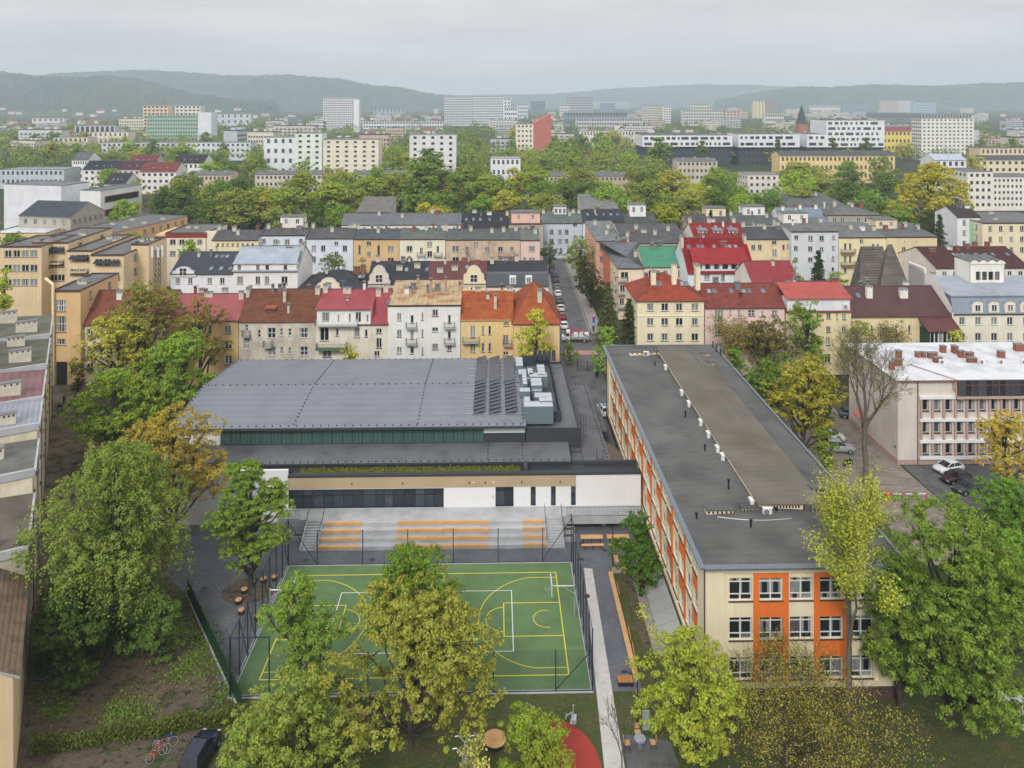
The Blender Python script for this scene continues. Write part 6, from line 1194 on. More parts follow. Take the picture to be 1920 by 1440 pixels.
for (x0, x1, yt, yb, col, lab) in ((478, 604, 327, 368, (186, 176, 164), 'long grey-beige flats behind the big olive trees'), (660, 760, 327, 366, (180, 170, 160), 'grey tenement strip behind the poplars'), (830, 905, 330, 372, (216, 140, 92), 'orange-brown tenement glimpsed behind the round trees'), (980, 1200, 330, 372, (170, 156, 140), 'long brown tenement row behind the belt of trees'), (1270, 1345, 302, 345, (176, 166, 152), 'low grey tenement left of the cascading office'), (350, 432, 328, 372, (190, 168, 150), 'beige flats with dark roof behind the left trees')):
    M(lab, x0, x1, yt, yb, 13, plaster(*col), felt(116, 118, 118), max(5, int((x1-x0)/8)), 3, typ='gable', rise=1.5, chim=((.2, .4), (.5, .5), (.8, .4)))
# dark-roofed villas on the left
for i, (x0, x1, yt, yb, wc_, rc, lab) in enumerate(((155, 225, 318, 355, (206, 200, 196), (60, 62, 72), 'villa with black roof windows in the left terrace'), (218, 285, 318, 356, (196, 180, 170), (92, 60, 68), 'villa with plum roof in the left terrace'), (262, 330, 322, 362, (232, 226, 220), (136, 72, 70), 'white villa with red stepped roof'), (325, 382, 306, 350, (236, 236, 232), (66, 60, 66), 'bright white villa with black roof and corner gable'), (240, 290, 306, 340, (180, 170, 165), (130, 62, 70), 'villa with crimson roof behind the plum one'), (135, 165, 300, 340, (222, 222, 220), (110, 112, 114), 'small white villa with grey roof at the terrace end'), (195, 235, 345, 385, (190, 188, 186), (64, 66, 70), 'grey house with black hipped roof and dormers'))):
    M(lab, x0, x1, yt, yb, 16, plaster(*wc_), tile(*rc), 6, 3, typ='gable', rise=4.5, name='villa', sky=((.3, .2), (.5, .2), (.7, .2)), group='villas of the left terrace')
# hospital complex with green band facade
t = M('green-banded hospital slab with pale end wall', 275, 372, 216, 268, 18, plaster(150, 176, 160), felt(170, 172, 174), 20, 7)
W = t['W']; zz = t['zE']
for k in range(7): MB().box(-.05, W, -.35, -.1, (k+.05)*zz/7.4+2, (k+.32)*zz/7.4+2).build('spandrel_band', [plaster(134, 164, 140)], t)
MB().box(W, W+16, -1, 19, 0, zz+3).build('end_wall', [plaster(196, 198, 204)], t)
for (x0, x1, yt, yb, col, lab, rw) in ((268, 315, 198, 250, (214, 184, 150), 'peach tower behind the hospital slab', 8), (328, 376, 198, 250, (206, 200, 186), 'cream tower behind the hospital slab', 8), (190, 330, 268, 300, (176, 182, 188), 'low grey hospital wing with flat plant roof', 3), (330, 470, 268, 300, (190, 196, 202), 'long pale hospital wing with white bands', 3), (100, 165, 258, 285, (196, 186, 164), 'low beige depot with tall windows', 2), (165, 240, 248, 275, (206, 196, 176), 'pale depot hall with long roof', 2), (140, 216, 236, 262, (170, 176, 180), 'grey long hall in front of the left hills', 1), (0, 120, 318, 352, (170, 176, 182), 'long grey-blue low hall at the left edge', 2)):
    M(lab, x0, x1, yt, yb, 18, plaster(*col), felt(150, 154, 158), max(6, int((x1-x0)/9)), rw)
# far blocks
FB = 'far hazy buildings below the hills'
for (x0, x1, yt, yb, c, lab, n, r_) in (
  (606, 664, 183, 248, (206, 206, 208), 'tall slim slab of flats standing alone below the wooded hill', 14, 15), (664, 673, 186, 248, (226, 228, 230), 'white end stair of the tall slim slab', 0, 1),
  (833, 888, 180, 236, (196, 198, 202), 'left half of the wide high slab of flats', 16, 12), (889, 944, 179, 236, (202, 204, 208), 'right half of the wide high slab of flats', 16, 12), (944, 958, 184, 236, (226, 230, 234), 'white narrow tower beside the wide slab', 2, 8), (945, 970, 202, 238, (220, 224, 226), 'low white annex beside the wide slab', 6, 4),
  (970, 990, 194, 222, (198, 206, 212), 'pale office far behind the wide slab', 5, 4), (996, 1022, 190, 214, (110, 128, 146), 'dark glass office on the far horizon', 8, 5), (1062, 1112, 182, 222, (170, 174, 178), 'stepped concrete tower with terraces in the haze', 14, 8), (1050, 1068, 196, 224, (206, 206, 200), 'pale block left of the stepped tower', 5, 5), (1058, 1176, 211, 236, (110, 140, 150), 'long teal glass mall', 22, 2), (1126, 1154, 194, 214, (130, 146, 162), 'bluish glass office far right of the stepped tower', 8, 4),
  (1206, 1246, 197, 230, (198, 192, 176), 'beige slab of flats in the haze', 10, 7), (1244, 1258, 199, 232, (216, 214, 210), 'white tower beside the beige slab', 3, 7), (1080, 1205, 222, 246, (190, 186, 186), 'long grey school far behind the park', 26, 3), (1088, 1212, 246, 275, (214, 206, 196), 'long cream school with red plinth behind the poplars', 22, 2), (680, 830, 228, 250, (206, 212, 216), 'long white low hospital building with ribbon floors', 30, 3), (580, 612, 227, 248, (214, 218, 220), 'white low annex at the foot of the slim slab', 8, 3),
  (1280, 1360, 206, 236, (198, 196, 188), 'pale five-storey slab behind the brick tower', 16, 5), (1296, 1330, 194, 226, (206, 200, 180), 'cream block far behind the pale slab', 8, 5), (1355, 1388, 208, 236, (206, 176, 166), 'pinkish end of the pale slab', 5, 5), (1413, 1434, 190, 222, (216, 206, 160), 'pale yellow tower in the haze', 3, 8), (1434, 1452, 190, 222, (170, 150, 138), 'brownish tower joined to the pale yellow one', 4, 8), (1435, 1470, 214, 240, (206, 200, 190), 'cream low block before the pale yellow tower', 8, 3), (1588, 1652, 170, 196, (206, 210, 216), 'white chequered office high on the horizon', 14, 5), (1581, 1626, 192, 220, (140, 158, 176), 'blue-grey flats below the chequered office', 10, 6), (1652, 1686, 188, 214, (196, 176, 166), 'beige-brown flats in the far estate', 8, 6), (1686, 1712, 188, 214, (206, 212, 216), 'white-blue flats in the far estate', 8, 6), (1712, 1755, 191, 216, (160, 184, 196), 'pale blue flats at the estate end', 10, 5), (1630, 1728, 212, 230, (110, 116, 122), 'long dark flat hall', 20, 1), (1728, 1822, 213, 230, (150, 150, 150), 'long grey flat hall right of the dark one', 16, 1),
  (1770, 1810, 176, 198, (222, 196, 196), 'pinkish panel flats on the far right', 10, 6), (1808, 1842, 174, 198, (228, 210, 196), 'cream panel flats on the far right', 10, 6), (1842, 1872, 178, 200, (206, 140, 160), 'crimson-pink panel flats on the far right', 8, 7), (1870, 1896, 176, 198, (226, 216, 206), 'pale panel flats beside crimson ones', 8, 6), (1892, 1925, 177, 198, (214, 190, 176), 'tan panel flats at the right edge', 8, 6), (1700, 1742, 178, 196, (206, 210, 214), 'white estate flats in the haze', 10, 4), (1484, 1510, 179, 190, (196, 200, 206), 'hazy white offices left of the chequered one', 6, 3), (1545, 1580, 178, 190, (196, 202, 208), 'hazy white offices just before the chequered one', 8, 3), (1520, 1575, 198, 214, (214, 206, 200), 'rows of white terraced houses', 14, 2), (1100, 1180, 190, 204, (150, 160, 168), 'low far blocks on the plain', 10, 2), (700, 760, 204, 222, (150, 160, 166), 'dim low buildings below the hill', 8, 2), (400, 470, 214, 236, (190, 196, 196), 'pale sheds among far trees', 6, 2), (60, 120, 222, 240, (206, 204, 200), 'pale low houses below the left hill', 6, 2)):
    M(lab, x0, x1, yt, yb, 16, plaster(*(int(q*.93) for q in c)), felt(150, 154, 158), n, r_, group=FB, left=0)
# brick clock tower with spire
v_ = 74100/(262-YH); t = thing('church_tower', 'red brick church tower with dark pointed spire rising over the offices', 'tower', su(1506, v_), v_); s_ = v_/F
z1 = sz(1506, 232, v_); z2 = sz(1506, 197, v_); MB().box(-8*s_, 8*s_, 0, 16*s_, 0, z1).build('shaft', [plaster(160, 96, 84)], t)
sp = MB(); 
for (za, zb_, wa, wb_) in ((z1, z1+4, 9, 7), (z1+4, z1+9, 5.5, 5), (z1+9, z2, 5.5, .3)): sp.hexa([(-wa*s_,8*s_-wa*s_,za),(wa*s_,8*s_-wa*s_,za),(wa*s_,8*s_+wa*s_,za),(-wa*s_,8*s_+wa*s_,za)], [(-wb_*s_,8*s_-wb_*s_,zb_),(wb_*s_,8*s_-wb_*s_,zb_),(wb_*s_,8*s_+wb_*s_,zb_),(-wb_*s_,8*s_+wb_*s_,zb_)])
sp.build('spire', [mat('dark_copper', rf(70, 74, 82), .7)], t)
# small hazy houses below the hills, too far to tell apart
hm = MB().box(-5, 5, -4, 4, 0, 6, 0).slab([(-5.4,-4.5,5.6),(5.4,-4.5,5.6),(5.4,0,9),(-5.4,0,9)], .3, 1).slab([(5.4,4.5,5.6),(-5.4,4.5,5.6),(-5.4,0.01,9),(5.4,0.01,9)], .3, 1).mesh('far_house', [plaster(226, 222, 216), tile(150, 110, 100)])
rr = random.Random(11)
for i in range(110):
    v_ = rr.uniform(1000, 2600); px = rr.choice((rr.uniform(0, 560), rr.uniform(640, 830), rr.uniform(1000, 1200), rr.uniform(1480, 1920), rr.uniform(0, 300)))
    o = ob('far_house', hm, None, (*sw(su(px, v_), v_), 0 if px > 500 else max(0, (v_-1900)*.03)), YAW+rr.uniform(-1, 1)); o.scale = (rr.uniform(1, 2.2), 1.2, rr.uniform(1, 1.6)); tag(o, 'tiny hazy house with pale walls among far trees below the hills', 'house', 'small far houses below the hills')
# dense far city: small blocks told apart by nothing but place
rr = random.Random(41); pal = [plaster(*c) for c in ((186, 184, 182), (184, 174, 164), (196, 188, 172), (168, 172, 178), (182, 158, 148))]; fbm = []
for k in range(5):
    q = MB().box(-10, 10, -6, 6, 0, 15, 0); [q.box(-9.5+i*2+.4, -9.5+i*2+1.6, -6.08, -5.9, z, z+1.4, 1) for i in range(10) for z in (1.5, 4.6, 7.7, 10.8)]; q.box(-10.3, 10.3, -6.3, 6.3, 15, 15.5, 2); [q.box(x, x+2, -2, 2, 15.5, 17, 0) for x in (-7, 1, 5)]; fbm.append(q.mesh('far_block', [pal[k], GLASSF, DKFELT]))
for i in range(115):
    v_ = 700*(3400/700)**rr.random(); px = rr.choice((rr.uniform(960, 1920), rr.uniform(1200, 1920), rr.uniform(380, 1000), rr.uniform(0, 400) if v_ < 1500 else rr.uniform(1000, 1500))); s_ = rr.uniform(.9, 1.7)
    o = ob('far_block', fbm[i % 5], None, (*sw(su(px, v_), v_), 0), YAW+rr.choice((0, 0, .3, -.35, 1.3))); o.scale = (s_*rr.uniform(.8, 2), s_, rr.uniform(.6, 1.5)); tag(o, f"small {('pale grey', 'beige', 'cream', 'bluish grey', 'pinkish')[i % 5]} far block {'left of the wide slab' if px < 833 else 'between wide slab and church tower' if px < 1506 else 'right of the church tower'}", 'building', 'small far blocks on the plain')
# hills
M_HILL = vmat('forest_hill', (.035, .055, .03), [((.06, .08, .04), .004, .45, .6), ((.02, .035, .022), .02, .5, .7), ((.075, .085, .05), .05, .55, .75)], bump=1, bscale=.05)
def hill(name, v, D, prof, seed):
    rng = np.random.default_rng(seed); xs = np.array([p[0] for p in prof], float); zs = np.array([max(0.5, sz(p[0], p[1], v)) for p in prof]); N = 220; K = 26
    pxs = np.linspace(xs[0], xs[-1], N); top = np.interp(pxs, xs, zs); us = np.array([su(q, v) for q in pxs]); vs_, fs = [], []
    for j in range(K):
        f = j/(K-1); prof_ = math.sin(min(1, f*1.25)*math.pi/2)**1.3 if f < .8 else math.cos((f-.8)/.2*math.pi/2)*1.0
        row = top*prof_+rng.normal(0, 3.0, N)*(prof_ > .05)*(1 if .05 < f < .97 else 0); vv = v-D*.8+D*f
        for i in range(N): vs_.append((us[i]*(vv/v), vv+rng.normal(0, 6), max(-2, row[i]-1)))
    fs = [(j*N+i, j*N+i+1, (j+1)*N+i+1, (j+1)*N+i) for j in range(K-1) for i in range(N-1)]
    me = bpy.data.meshes.new(name); me.from_pydata(vs_, [], fs); me.materials.append(M_HILL); me.update(); o = ob(name, me, None, (0,0,0), YAW); o['kind'] = 'structure'; return o
hill('hill_near', 3600, 900, [(-400, 140), (-100, 130), (0, 134), (60, 141), (130, 146), (200, 141), (250, 146), (300, 158), (360, 175), (450, 187), (520, 190)], 1)
hill('hill_mid', 5000, 1000, [(-300, 150), (40, 148), (100, 138), (160, 135), (250, 131), (330, 134), (440, 142), (540, 140), (640, 148), (700, 160), (750, 163), (800, 175), (870, 181), (960, 190)], 2)
hill('hill_right', 4900, 700, [(1340, 190), (1400, 176), (1500, 162), (1560, 163), (1640, 158), (1760, 161), (1840, 156), (1920, 155), (2100, 150), (2400, 160)], 3)
hill('hill_far', 7200, 800, [(600, 190), (760, 182), (900, 178), (1040, 176), (1150, 166), (1230, 162), (1300, 158), (1400, 159), (1500, 163), (1650, 168), (2000, 175)], 4)
# ------------------------------------------------------------------ near trees, each with its own shape
_seed = [100]
def near(label, px, v, yt, rpx, col, cbf=.25, name='tree', **k):
    _seed[0] += 1; h = sz(px, yt, v); r = rpx*v/F*1.06; Hc = h*(1-cbf); dens = k.pop('dens', 1.0); nearby = v < 100
    cs, ls, per = k.pop('leaf', None) or ((.4, .098, 44) if nearby else (.52, .16, 26))
    area = 4*math.pi*(r*r+r*Hc)/3; k['lobes'] = int(k['lobes']*(2.2 if r > 4.5 else 1.5)); n = int(area*dens*.94/(math.pi*cs*cs))
    k['twig'] = int(k.get('twig', 90)*.55); tm = tree_meshes(_seed[0], h, r, h*cbf, clumps=n, per=per, ls=ls, cs=cs, **k); return put_tree(label, tm, su(px, v), v, grn(*col), name=name)
def twiggy(label, px, v, yt, col, tr, name='tree', rpx=None, **k):
    _seed[0] += 1; h = sz(px, yt, v); k['rad'] = rpx*v/F if rpx else None; tm = branchy_meshes(_seed[0], h, tr, **k); return put_tree(label, tm, su(px, v), v, grn(*col), name=name)
near('huge olive-green willow filling the overgrown yard beside the alley houses', 218, 75, 832, 150, (98, 112, 58), .25, 'willow_tree', lobes=16, flat=.9, droop=1.6, twig=160, dens=1.2)
near('darker green tree tangled under the big willow', 190, 72, 985, 105, (72, 92, 48), .15, lobes=9, droop=.8)
near('orange-brown young oak in front of the hall corner', 325, 88, 770, 118, (138, 124, 56), .3, 'oak_tree', lobes=11, twig=220, dens=1.05)
near('bright green layered tree standing on the paved plaza by stump seats', 472, 82, 852, 76, (98, 120, 50), .14, 'plaza_tree', lobes=13, flat=.28, twig=120, dens=1.45)
near('slim light green tree at the court corner with visible trunk', 556, 66, 1088, 80, (96, 120, 52), .25, lobes=10, twig=160, dens=0.95)
near('thick green maple top rising behind the olive tree before the court', 772, 65.6, 1026, 96, (88, 112, 40), .35, 'maple_tree', lobes=11)
near('large olive-ochre tree hiding the middle of the court', 770, 61.5, 1098, 165, (114, 117, 54), .12, lobes=16, twig=260, dens=0.95)
near('olive shrubby tree at the bottom edge beside the parked car', 560, 57.5, 1285, 135, (106, 118, 58), .1, lobes=11, twig=160)
near('pale green willowy bush by the yard gate', 500, 61, 1330, 60, (124, 134, 66), .1, 'bush', lobes=7, dens=0.75)
near('bright lime green young tree above the red rubber surface', 1006, 57.5, 1335, 80, (112, 128, 46), .1, lobes=10)
near('dark green compact tree against the school wall', 1200, 79.5, 957, 54, (66, 96, 38), .1, lobes=9)
near('yellow-green tree at the school corner near the chess table', 1300, 59.5, 1175, 105, (120, 130, 50), .06, lobes=12)
near('broad fresh green maple at the right edge before the school', 1785, 62.5, 942, 182, (90, 110, 48), .12, 'maple_tree', lobes=20, flat=.7, twig=120, dens=1.15)
near('second green maple pressed against the picture edge', 1900, 66, 985, 90, (84, 114, 44), .12, 'maple_tree', lobes=10)
near('green bush-like maple in front of the car park', 1880, 88, 885, 62, (84, 118, 44), .2, 'maple_tree', lobes=9)
near('orange-yellow oak before the pink pilasters at the right edge', 1893, 95, 770, 58, (146, 130, 50), .3, 'oak_tree', lobes=9, twig=150, dens=0.75)
near('tall golden-green tree behind the school roof', 1506, 106, 660, 70, (130, 126, 50), .2, lobes=12, twig=120, dens=1.0)
near('green maple between the slender tree and the broad one', 1690, 64.5, 1030, 70, (86, 108, 46), .08, 'maple_tree', lobes=9, twig=60)
near('dense green tree hugging the far right side of the school', 1462, 122, 655, 44, (84, 106, 46), .08, lobes=9, twig=60)
near('dark leafy tree behind the golden one by the school', 1545, 112, 700, 34, (78, 92, 46), .08, lobes=8, twig=60)
near('low green shrub below the golden tree beside parked cars', 1545, 101, 800, 26, (96, 112, 44), .05, 'bush', lobes=6, twig=30)
near('green garden tree filling the gap left of the lime tree', 300, 122, 640, 50, (96, 118, 46), .1, lobes=9, twig=60)
near('dark leafy thicket below the big willow near the screen fence', 300, 71, 1110, 62, (74, 96, 48), .03, 'bush', lobes=9, twig=60)
near('shaded green thicket beside the low ochre house', 130, 68.5, 1120, 72, (66, 84, 44), .03, 'bush', lobes=9, twig=60)
near('small dark spruce-like bush beside the walking person', 1725, 90, 932, 16, (70, 84, 44), .05, 'bush', lobes=4, shape='cone', dens=0.6)
near('lime-green round tree in the west garden behind the oak', 215, 112, 690, 82, (104, 124, 46), .2, lobes=13, dens=1.25)
near('green upright tree left of the hall roof', 350, 116, 602, 62, (94, 118, 46), .12, lobes=12)
near('olive-yellow airy tree before the beige tenement', 225, 129, 585, 78, (140, 138, 56), .2, lobes=11, twig=220, dens=0.75)
near('grey-olive tree crown behind the lime-green garden tree', 265, 134, 520, 85, (116, 116, 60), .2, lobes=11, twig=220, dens=0.75)
near('thin brownish-green tree between tan tenement and garden', 375, 134, 548, 55, (112, 106, 58), .25, lobes=8, twig=140, dens=0.55)
near('yellow-green ivy-clad tree in front of the orange-roofed corner house', 1005, 131, 568, 40, (142, 144, 60), .12, lobes=9, twig=90, dens=0.9)
near('round fresh green tree beside the street gate', 1140, 141, 610, 34, (96, 126, 52), .1, lobes=8, dens=0.75)
near('grey-brown budding tree behind the school roof', 1440, 138, 590, 62, (104, 98, 60), .2, lobes=10, twig=240, dens=0.7)
near('green tree in front of the red-roofed yellow tenement', 1512, 136, 548, 42, (92, 112, 48), .15, lobes=8, dens=0.75)
near('leafy green tree beside far end of the school roof', 1375, 128, 645, 30, (86, 116, 44), .1, lobes=7, dens=0.75)
near('bushy green tree below the grey budding one', 1410, 124, 690, 40, (84, 108, 44), .1, lobes=7, dens=0.75)
near('pale green tree before the yellow maroon-roofed house', 1610, 138, 598, 40, (118, 120, 74), .15, lobes=8, twig=150, dens=0.7)
near('yellow-green shrub beside the green veranda', 1795, 136, 615, 34, (142, 144, 50), .05, 'bush', lobes=7, dens=0.42)
near('light green street tree next to the side street', 1088, 212, 438, 33, (112, 126, 52), .15, lobes=8, dens=0.6)
near('dark street tree shading the pavement', 1108, 190, 474, 36, (56, 62, 40), .08, lobes=8, dens=0.75)
near('green hedge tree at the far end of the third row', 1030, 228, 452, 22, (70, 92, 44), .05, lobes=6, dens=0.6)
near('dense shrub between white mansard house and third row', 622, 196, 470, 36, (84, 100, 52), .05, 'bush', lobes=8, dens=0.6)
near('shrub in the courtyard below the tan third-row tenement', 680, 198, 478, 24, (96, 112, 50), .05, 'bush', lobes=6, dens=0.6)
near('small yellow-green tree peeping over the hall roof edge', 655, 133, 640, 28, (140, 140, 50), .1, lobes=6, dens=0.42)
near('green hedge clump at the roadside by the corner house', 1068, 150, 640, 16, (88, 108, 46), .05, 'bush', lobes=5, dens=0.6)
near('green garden trees behind the shingled house', 1570, 180, 505, 34, (104, 126, 52), .08, lobes=7, dens=0.6)
near('leafy tree between ochre tenement and light grey one', 1490, 186, 478, 30, (98, 118, 56), .08, lobes=7, dens=0.6)
near('bright green tree behind low cream outbuilding', 355, 206, 445, 26, (108, 140, 40), .08, lobes=7, dens=0.6)
near('yellow-green tree beside the long ochre block', 248, 208, 428, 34, (138, 142, 66), .1, lobes=8, dens=0.42)
near('lime shrub at the left edge by the ochre flats', 8, 160, 490, 26, (132, 146, 50), .05, 'bush', lobes=6, dens=0.6)
near('dark ivy-covered shrub beside the gateway', 145, 137, 680, 16, (50, 60, 34), .05, 'bush', lobes=5, dens=0.6)
for lab, px, v, yt, r_, col in (('dark green spruce standing beside the cream street-corner house', 1180, 146, 558, 24, (52, 64, 40)), ('grey-green spruce on the pavement side of the street', 1141, 162, 527, 19, (84, 90, 66)), ('small dark spruce before the light grey tenement', 1534, 192, 468, 17, (52, 66, 46)), ('little spruce on the fourth row roofline', 1333, 236, 392, 10, (56, 66, 52)), ('dark cypress-like conifer at the car park hedge', 1690, 215, 445, 14, (60, 72, 48)), ('dark pine beside the white plaster house end', 1762, 225, 400, 18, (54, 66, 50))):
    _seed[0] += 1; h = sz(px, yt, v); put_tree(lab, conifer_meshes(_seed[0], h, r_*v/F*1.5, 34, 32, .22 if v < 170 else .3), su(px, v), v, grn(*col), name='spruce_tree')
twiggy('big bare tree with pale trunk beside the cobbled drive', 1622, 102.4, 600, (110, 105, 70), .42, 'bare_tree', dep=6, spread=.34, upb=.5, per=.5, ls=.1, clump=.3, trunkf=.36, rpx=75, bark=BARKL)
twiggy('tall slender yellow-green tree in front of the school roof edge', 1592, 63.2, 868, (134, 142, 56), .3, 'tall_tree', dep=5, spread=.32, upb=.8, per=8, ls=.09, clump=.3, trunkf=.3, rpx=105)
twiggy('wide ochre budding tree with bare grey limbs at the bottom', 1500, 58.5, 1222, (128, 124, 54), .13, 'budding_tree', dep=5, spread=.7, upb=.4, per=2.6, ls=.062, clump=.24, trunkf=.14, stems=6, rpx=185, bark=BARK)
twiggy('thin leafless sapling beside the pale path', 1166, 57.5, 1318, (90, 80, 60), .07, 'bare_sapling', dep=4, spread=.5, upb=.5, trunkf=.3, rpx=40)
twiggy('small knobbly bare pollard with pale stubs at the bottom edge', 880, 55.6, 1388, (150, 150, 90), .16, 'pollard_tree', dep=3, spread=.5, upb=.8, per=6, ls=.1, clump=.2, trunkf=.45)
twiggy('leafless brown tree against the pink tenement', 1365, 134, 590, (110, 100, 60), .18, 'bare_tree', dep=5, spread=.42, upb=.5, per=2, ls=.15, clump=.4, trunkf=.3)
twiggy('brown leafless tree before the maroon-roofed house', 1660, 132, 600, (110, 100, 60), .2, 'bare_tree', dep=5, spread=.4, upb=.5, per=1, ls=.15, clump=.4, trunkf=.3)
twiggy('bare twiggy tree before the beige third-row tenement', 905, 200, 440, (120, 100, 80), .14, 'bare_tree', dep=5, spread=.42, upb=.5, per=0, trunkf=.3)
near('huge golden-yellow tree towering over the right tenements', 1745, 268, 297, 62, (138, 132, 48), .06, lobes=18, leaf=(.85, .27, 24), twig=120, dens=2.1)
# ------------------------------------------------------------------ belt trees: shared shapes, one thing each
PM = [tree_meshes(900+i, 16, 6.5, 1.4, lobes=22, clumps=460, per=17, ls=.24, cs=.75, twig=25, shape=('round', 'wide', 'round', 'tall', 'round')[i]) for i in range(5)]
PT = [tree_meshes(920+i, 22, 5.0, 2, lobes=26, clumps=520, per=17, ls=.24, cs=.75, twig=25, shape='tall') for i in range(2)]
PP = [tree_meshes(930+i, 22, 2.4, 1, lobes=26, clumps=260, per=16, ls=.26, cs=.6, flat=1.2, twig=10, shape='tall') for i in range(2)]
PF = [tree_meshes(940+i, 14, 6.5, .6, lobes=18, clumps=210, per=12, ls=.42, cs=1.0, twig=6) for i in range(4)]
OL, GN, DG, YG, LM, BR = (112, 122, 56), (94, 116, 50), (74, 94, 48), (136, 132, 50), (112, 132, 50), (112, 116, 62)
BT = 'trees of the park belt behind the tenements'
belt = [  # px, top row, half width px, distance, colour, shape, label
 (305, 348, 22, 300, DG, 1, 'dark dense tree at the left end of the park belt'), (345, 338, 24, 300, DG, 1, 'second dark tree at the left end of the park belt'), (400, 345, 36, 315, OL, 0, 'olive tree right of the two dark belt trees'), (440, 352, 40, 300, BR, 0, 'brownish budding tree in the left belt'), (490, 350, 36, 310, OL, 0, 'wide olive tree in the left belt'), (540, 352, 38, 285, OL, 0, 'rounded olive tree above the cream outbuilding'), (595, 378, 24, 275, DG, 0, 'dark small tree behind the white roof room'), (640, 378, 32, 265, GN, 0, 'fresh green round tree right of the roof room'), (635, 318, 34, 350, (126, 120, 58), 0, 'ochre-green tree before the orange tower'), (690, 332, 38, 330, OL, 0, 'olive tree in the middle of the belt'), (730, 325, 30, 340, BR, 0, 'brown-green tree left of the tall poplar clump'), (790, 300, 42, 320, (88, 108, 50), 1, 'tallest dense green tree of the belt'), (805, 275, 36, 380, (84, 104, 52), 1, 'tall dark-green tree behind the tallest one'), (852, 322, 20, 320, GN, 1, 'slender tree before the orange-brown tenement'), (918, 328, 48, 320, (82, 104, 50), 0, 'broad domed green tree in mid belt'), (905, 368, 30, 290, GN, 0, 'low green tree under the domed one'), (965, 316, 26, 350, YG, 0, 'yellow tree beside the domed green one'), (1065, 332, 34, 330, (86, 102, 54), 0, 'round grey-green tree near the street end'), (1010, 362, 34, 300, BR, 0, 'brownish low tree before the long brown row'), (1120, 340, 28, 340, BR, 0, 'bare-looking tree right of the grey-green one'), (1160, 360, 24, 300, GN, 0, 'small green tree behind the flat grey block'), (800, 382, 34, 252, (138, 132, 40), 0, 'golden tree in front of the long ribbed roof'), (1255, 377, 46, 262, (112, 118, 44), 0, 'olive dome tree between the roof rooms'), (1215, 335, 36, 350, OL, 0, 'olive tree behind the dome tree'), (1260, 320, 36, 360, (130, 126, 52), 0, 'yellowish tree left of the cascading office'), (1310, 345, 36, 320, (128, 128, 52), 0, 'yellow-olive tree before the cascading office'), (1350, 318, 34, 370, GN, 0, 'green tree next to the low grey tenement'), (1395, 345, 30, 310, GN, 0, 'leafy tree left of the cascading office'), (1450, 350, 34, 300, (84, 116, 44), 0, 'bright green tree below the cascading office'), (1390, 365, 26, 290, LM, 0, 'lime tree below the cascading office'), (1540, 325, 34, 350, BR, 0, 'grey-brown tree right of the cascading office'), (1590, 340, 34, 320, (80, 98, 52), 0, 'dark green tree behind the grey hipped tenement'), (1640, 352, 30, 300, GN, 0, 'green tree above the grey hipped roof'), (1600, 315, 34, 400, DG, 0, 'dark tree before the long yellow flats'), (1660, 325, 30, 370, DG, 0, 'second dark tree before the long yellow flats'), (1690, 385, 26, 262, GN, 0, 'fresh green tree at the foot of the golden giant'), (1752, 395, 28, 255, (54, 68, 40), 0, 'dark ivy tree at the foot of the golden giant'), (1235, 255, 18, 560, GN, 2, 'thin poplar before the black office front'), (1560, 255, 8, 560, DG, 2, 'lone poplar before the tall white office'), (1625, 255, 9, 560, DG, 2, 'second lone poplar before the tall white office'), (1460, 258, 8, 570, DG, 2, 'thin poplar before the second office wing'), (1316, 262, 8, 570, DG, 2, 'thin poplar before the long office wing'), (30, 432, 24, 240, GN, 0, 'round bush-like tree at the stone villa'), (255, 335, 22, 330, BR, 0, 'bare brownish tree before the red stepped villa'), (205, 318, 28, 390, GN, 0, 'green tree in front of the plum-roofed villa'), (345, 268, 30, 520, (104, 118, 52), 0, 'large green tree before the hospital slab'), (235, 375, 24, 290, LM, 0, 'lime tree beside the white wing'), (345, 300, 26, 470, GN, 0, 'green tree above the white villa')]
for i, (px, yt, hw, v, col, k, lab) in enumerate(belt):
    fam = (PM, PT, PP)[k]; tm = fam[i % len(fam)]; h0 = (16, 22, 22)[k]; r0 = (6.5, 5.0, 2.4)[k]; h = sz(px, yt-3, v); r = hw*v/F*1.25
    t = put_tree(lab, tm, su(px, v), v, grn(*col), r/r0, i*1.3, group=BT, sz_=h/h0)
# further trees of the parks: told apart by colour and place only
rr = random.Random(77); cols = [OL, GN, DG, LM, BR, (86, 106, 56), (98, 112, 60), (132, 130, 60)]; nm = ['olive', 'mid green', 'dark green', 'light green', 'brownish', 'deep green', 'sage green', 'yellowish']
zones = [('in the wooded park left of the white offices', 860, 1200, 255, 335, 42), ('around the light grey tower', 700, 900, 262, 340, 22), ('between hospital and cream tower', 380, 620, 262, 350, 26), ('below the wooded hills left of the hospital', 0, 290, 232, 330, 30), ('around the yellow flats and right tower', 1480, 1920, 268, 340, 18), ('filling the belt behind the left tenement rows', 285, 700, 372, 425, 22), ('filling the belt behind the middle tenement rows', 640, 1180, 372, 425, 24), ('filling the belt behind the right tenement rows', 1180, 1520, 366, 425, 14)]
for zn, a, b_, ya, yb, n in zones:
    for i in range(n):
        px = rr.uniform(a, b_); belt_ = 'filling' in zn; yb_ = rr.uniform(ya+14, yb+18); v = 74100/(yb_-YH); k = rr.randrange(len(cols)); far = v > 560; fam = PF if far else PM; h0 = 14 if far else 16
        if rr.random() < .12: fam = PP; h0 = 22
        h = rr.uniform(15, 24) if belt_ else rr.uniform(12, 21); put_tree(f'{nm[k]} tree {zn}', fam[i % len(fam)], su(px, v), v, grn(*cols[k]), h/h0*rr.uniform(.85, 1.25), rr.uniform(0, 6), group=f'park trees {zn}', sz_=h/h0)
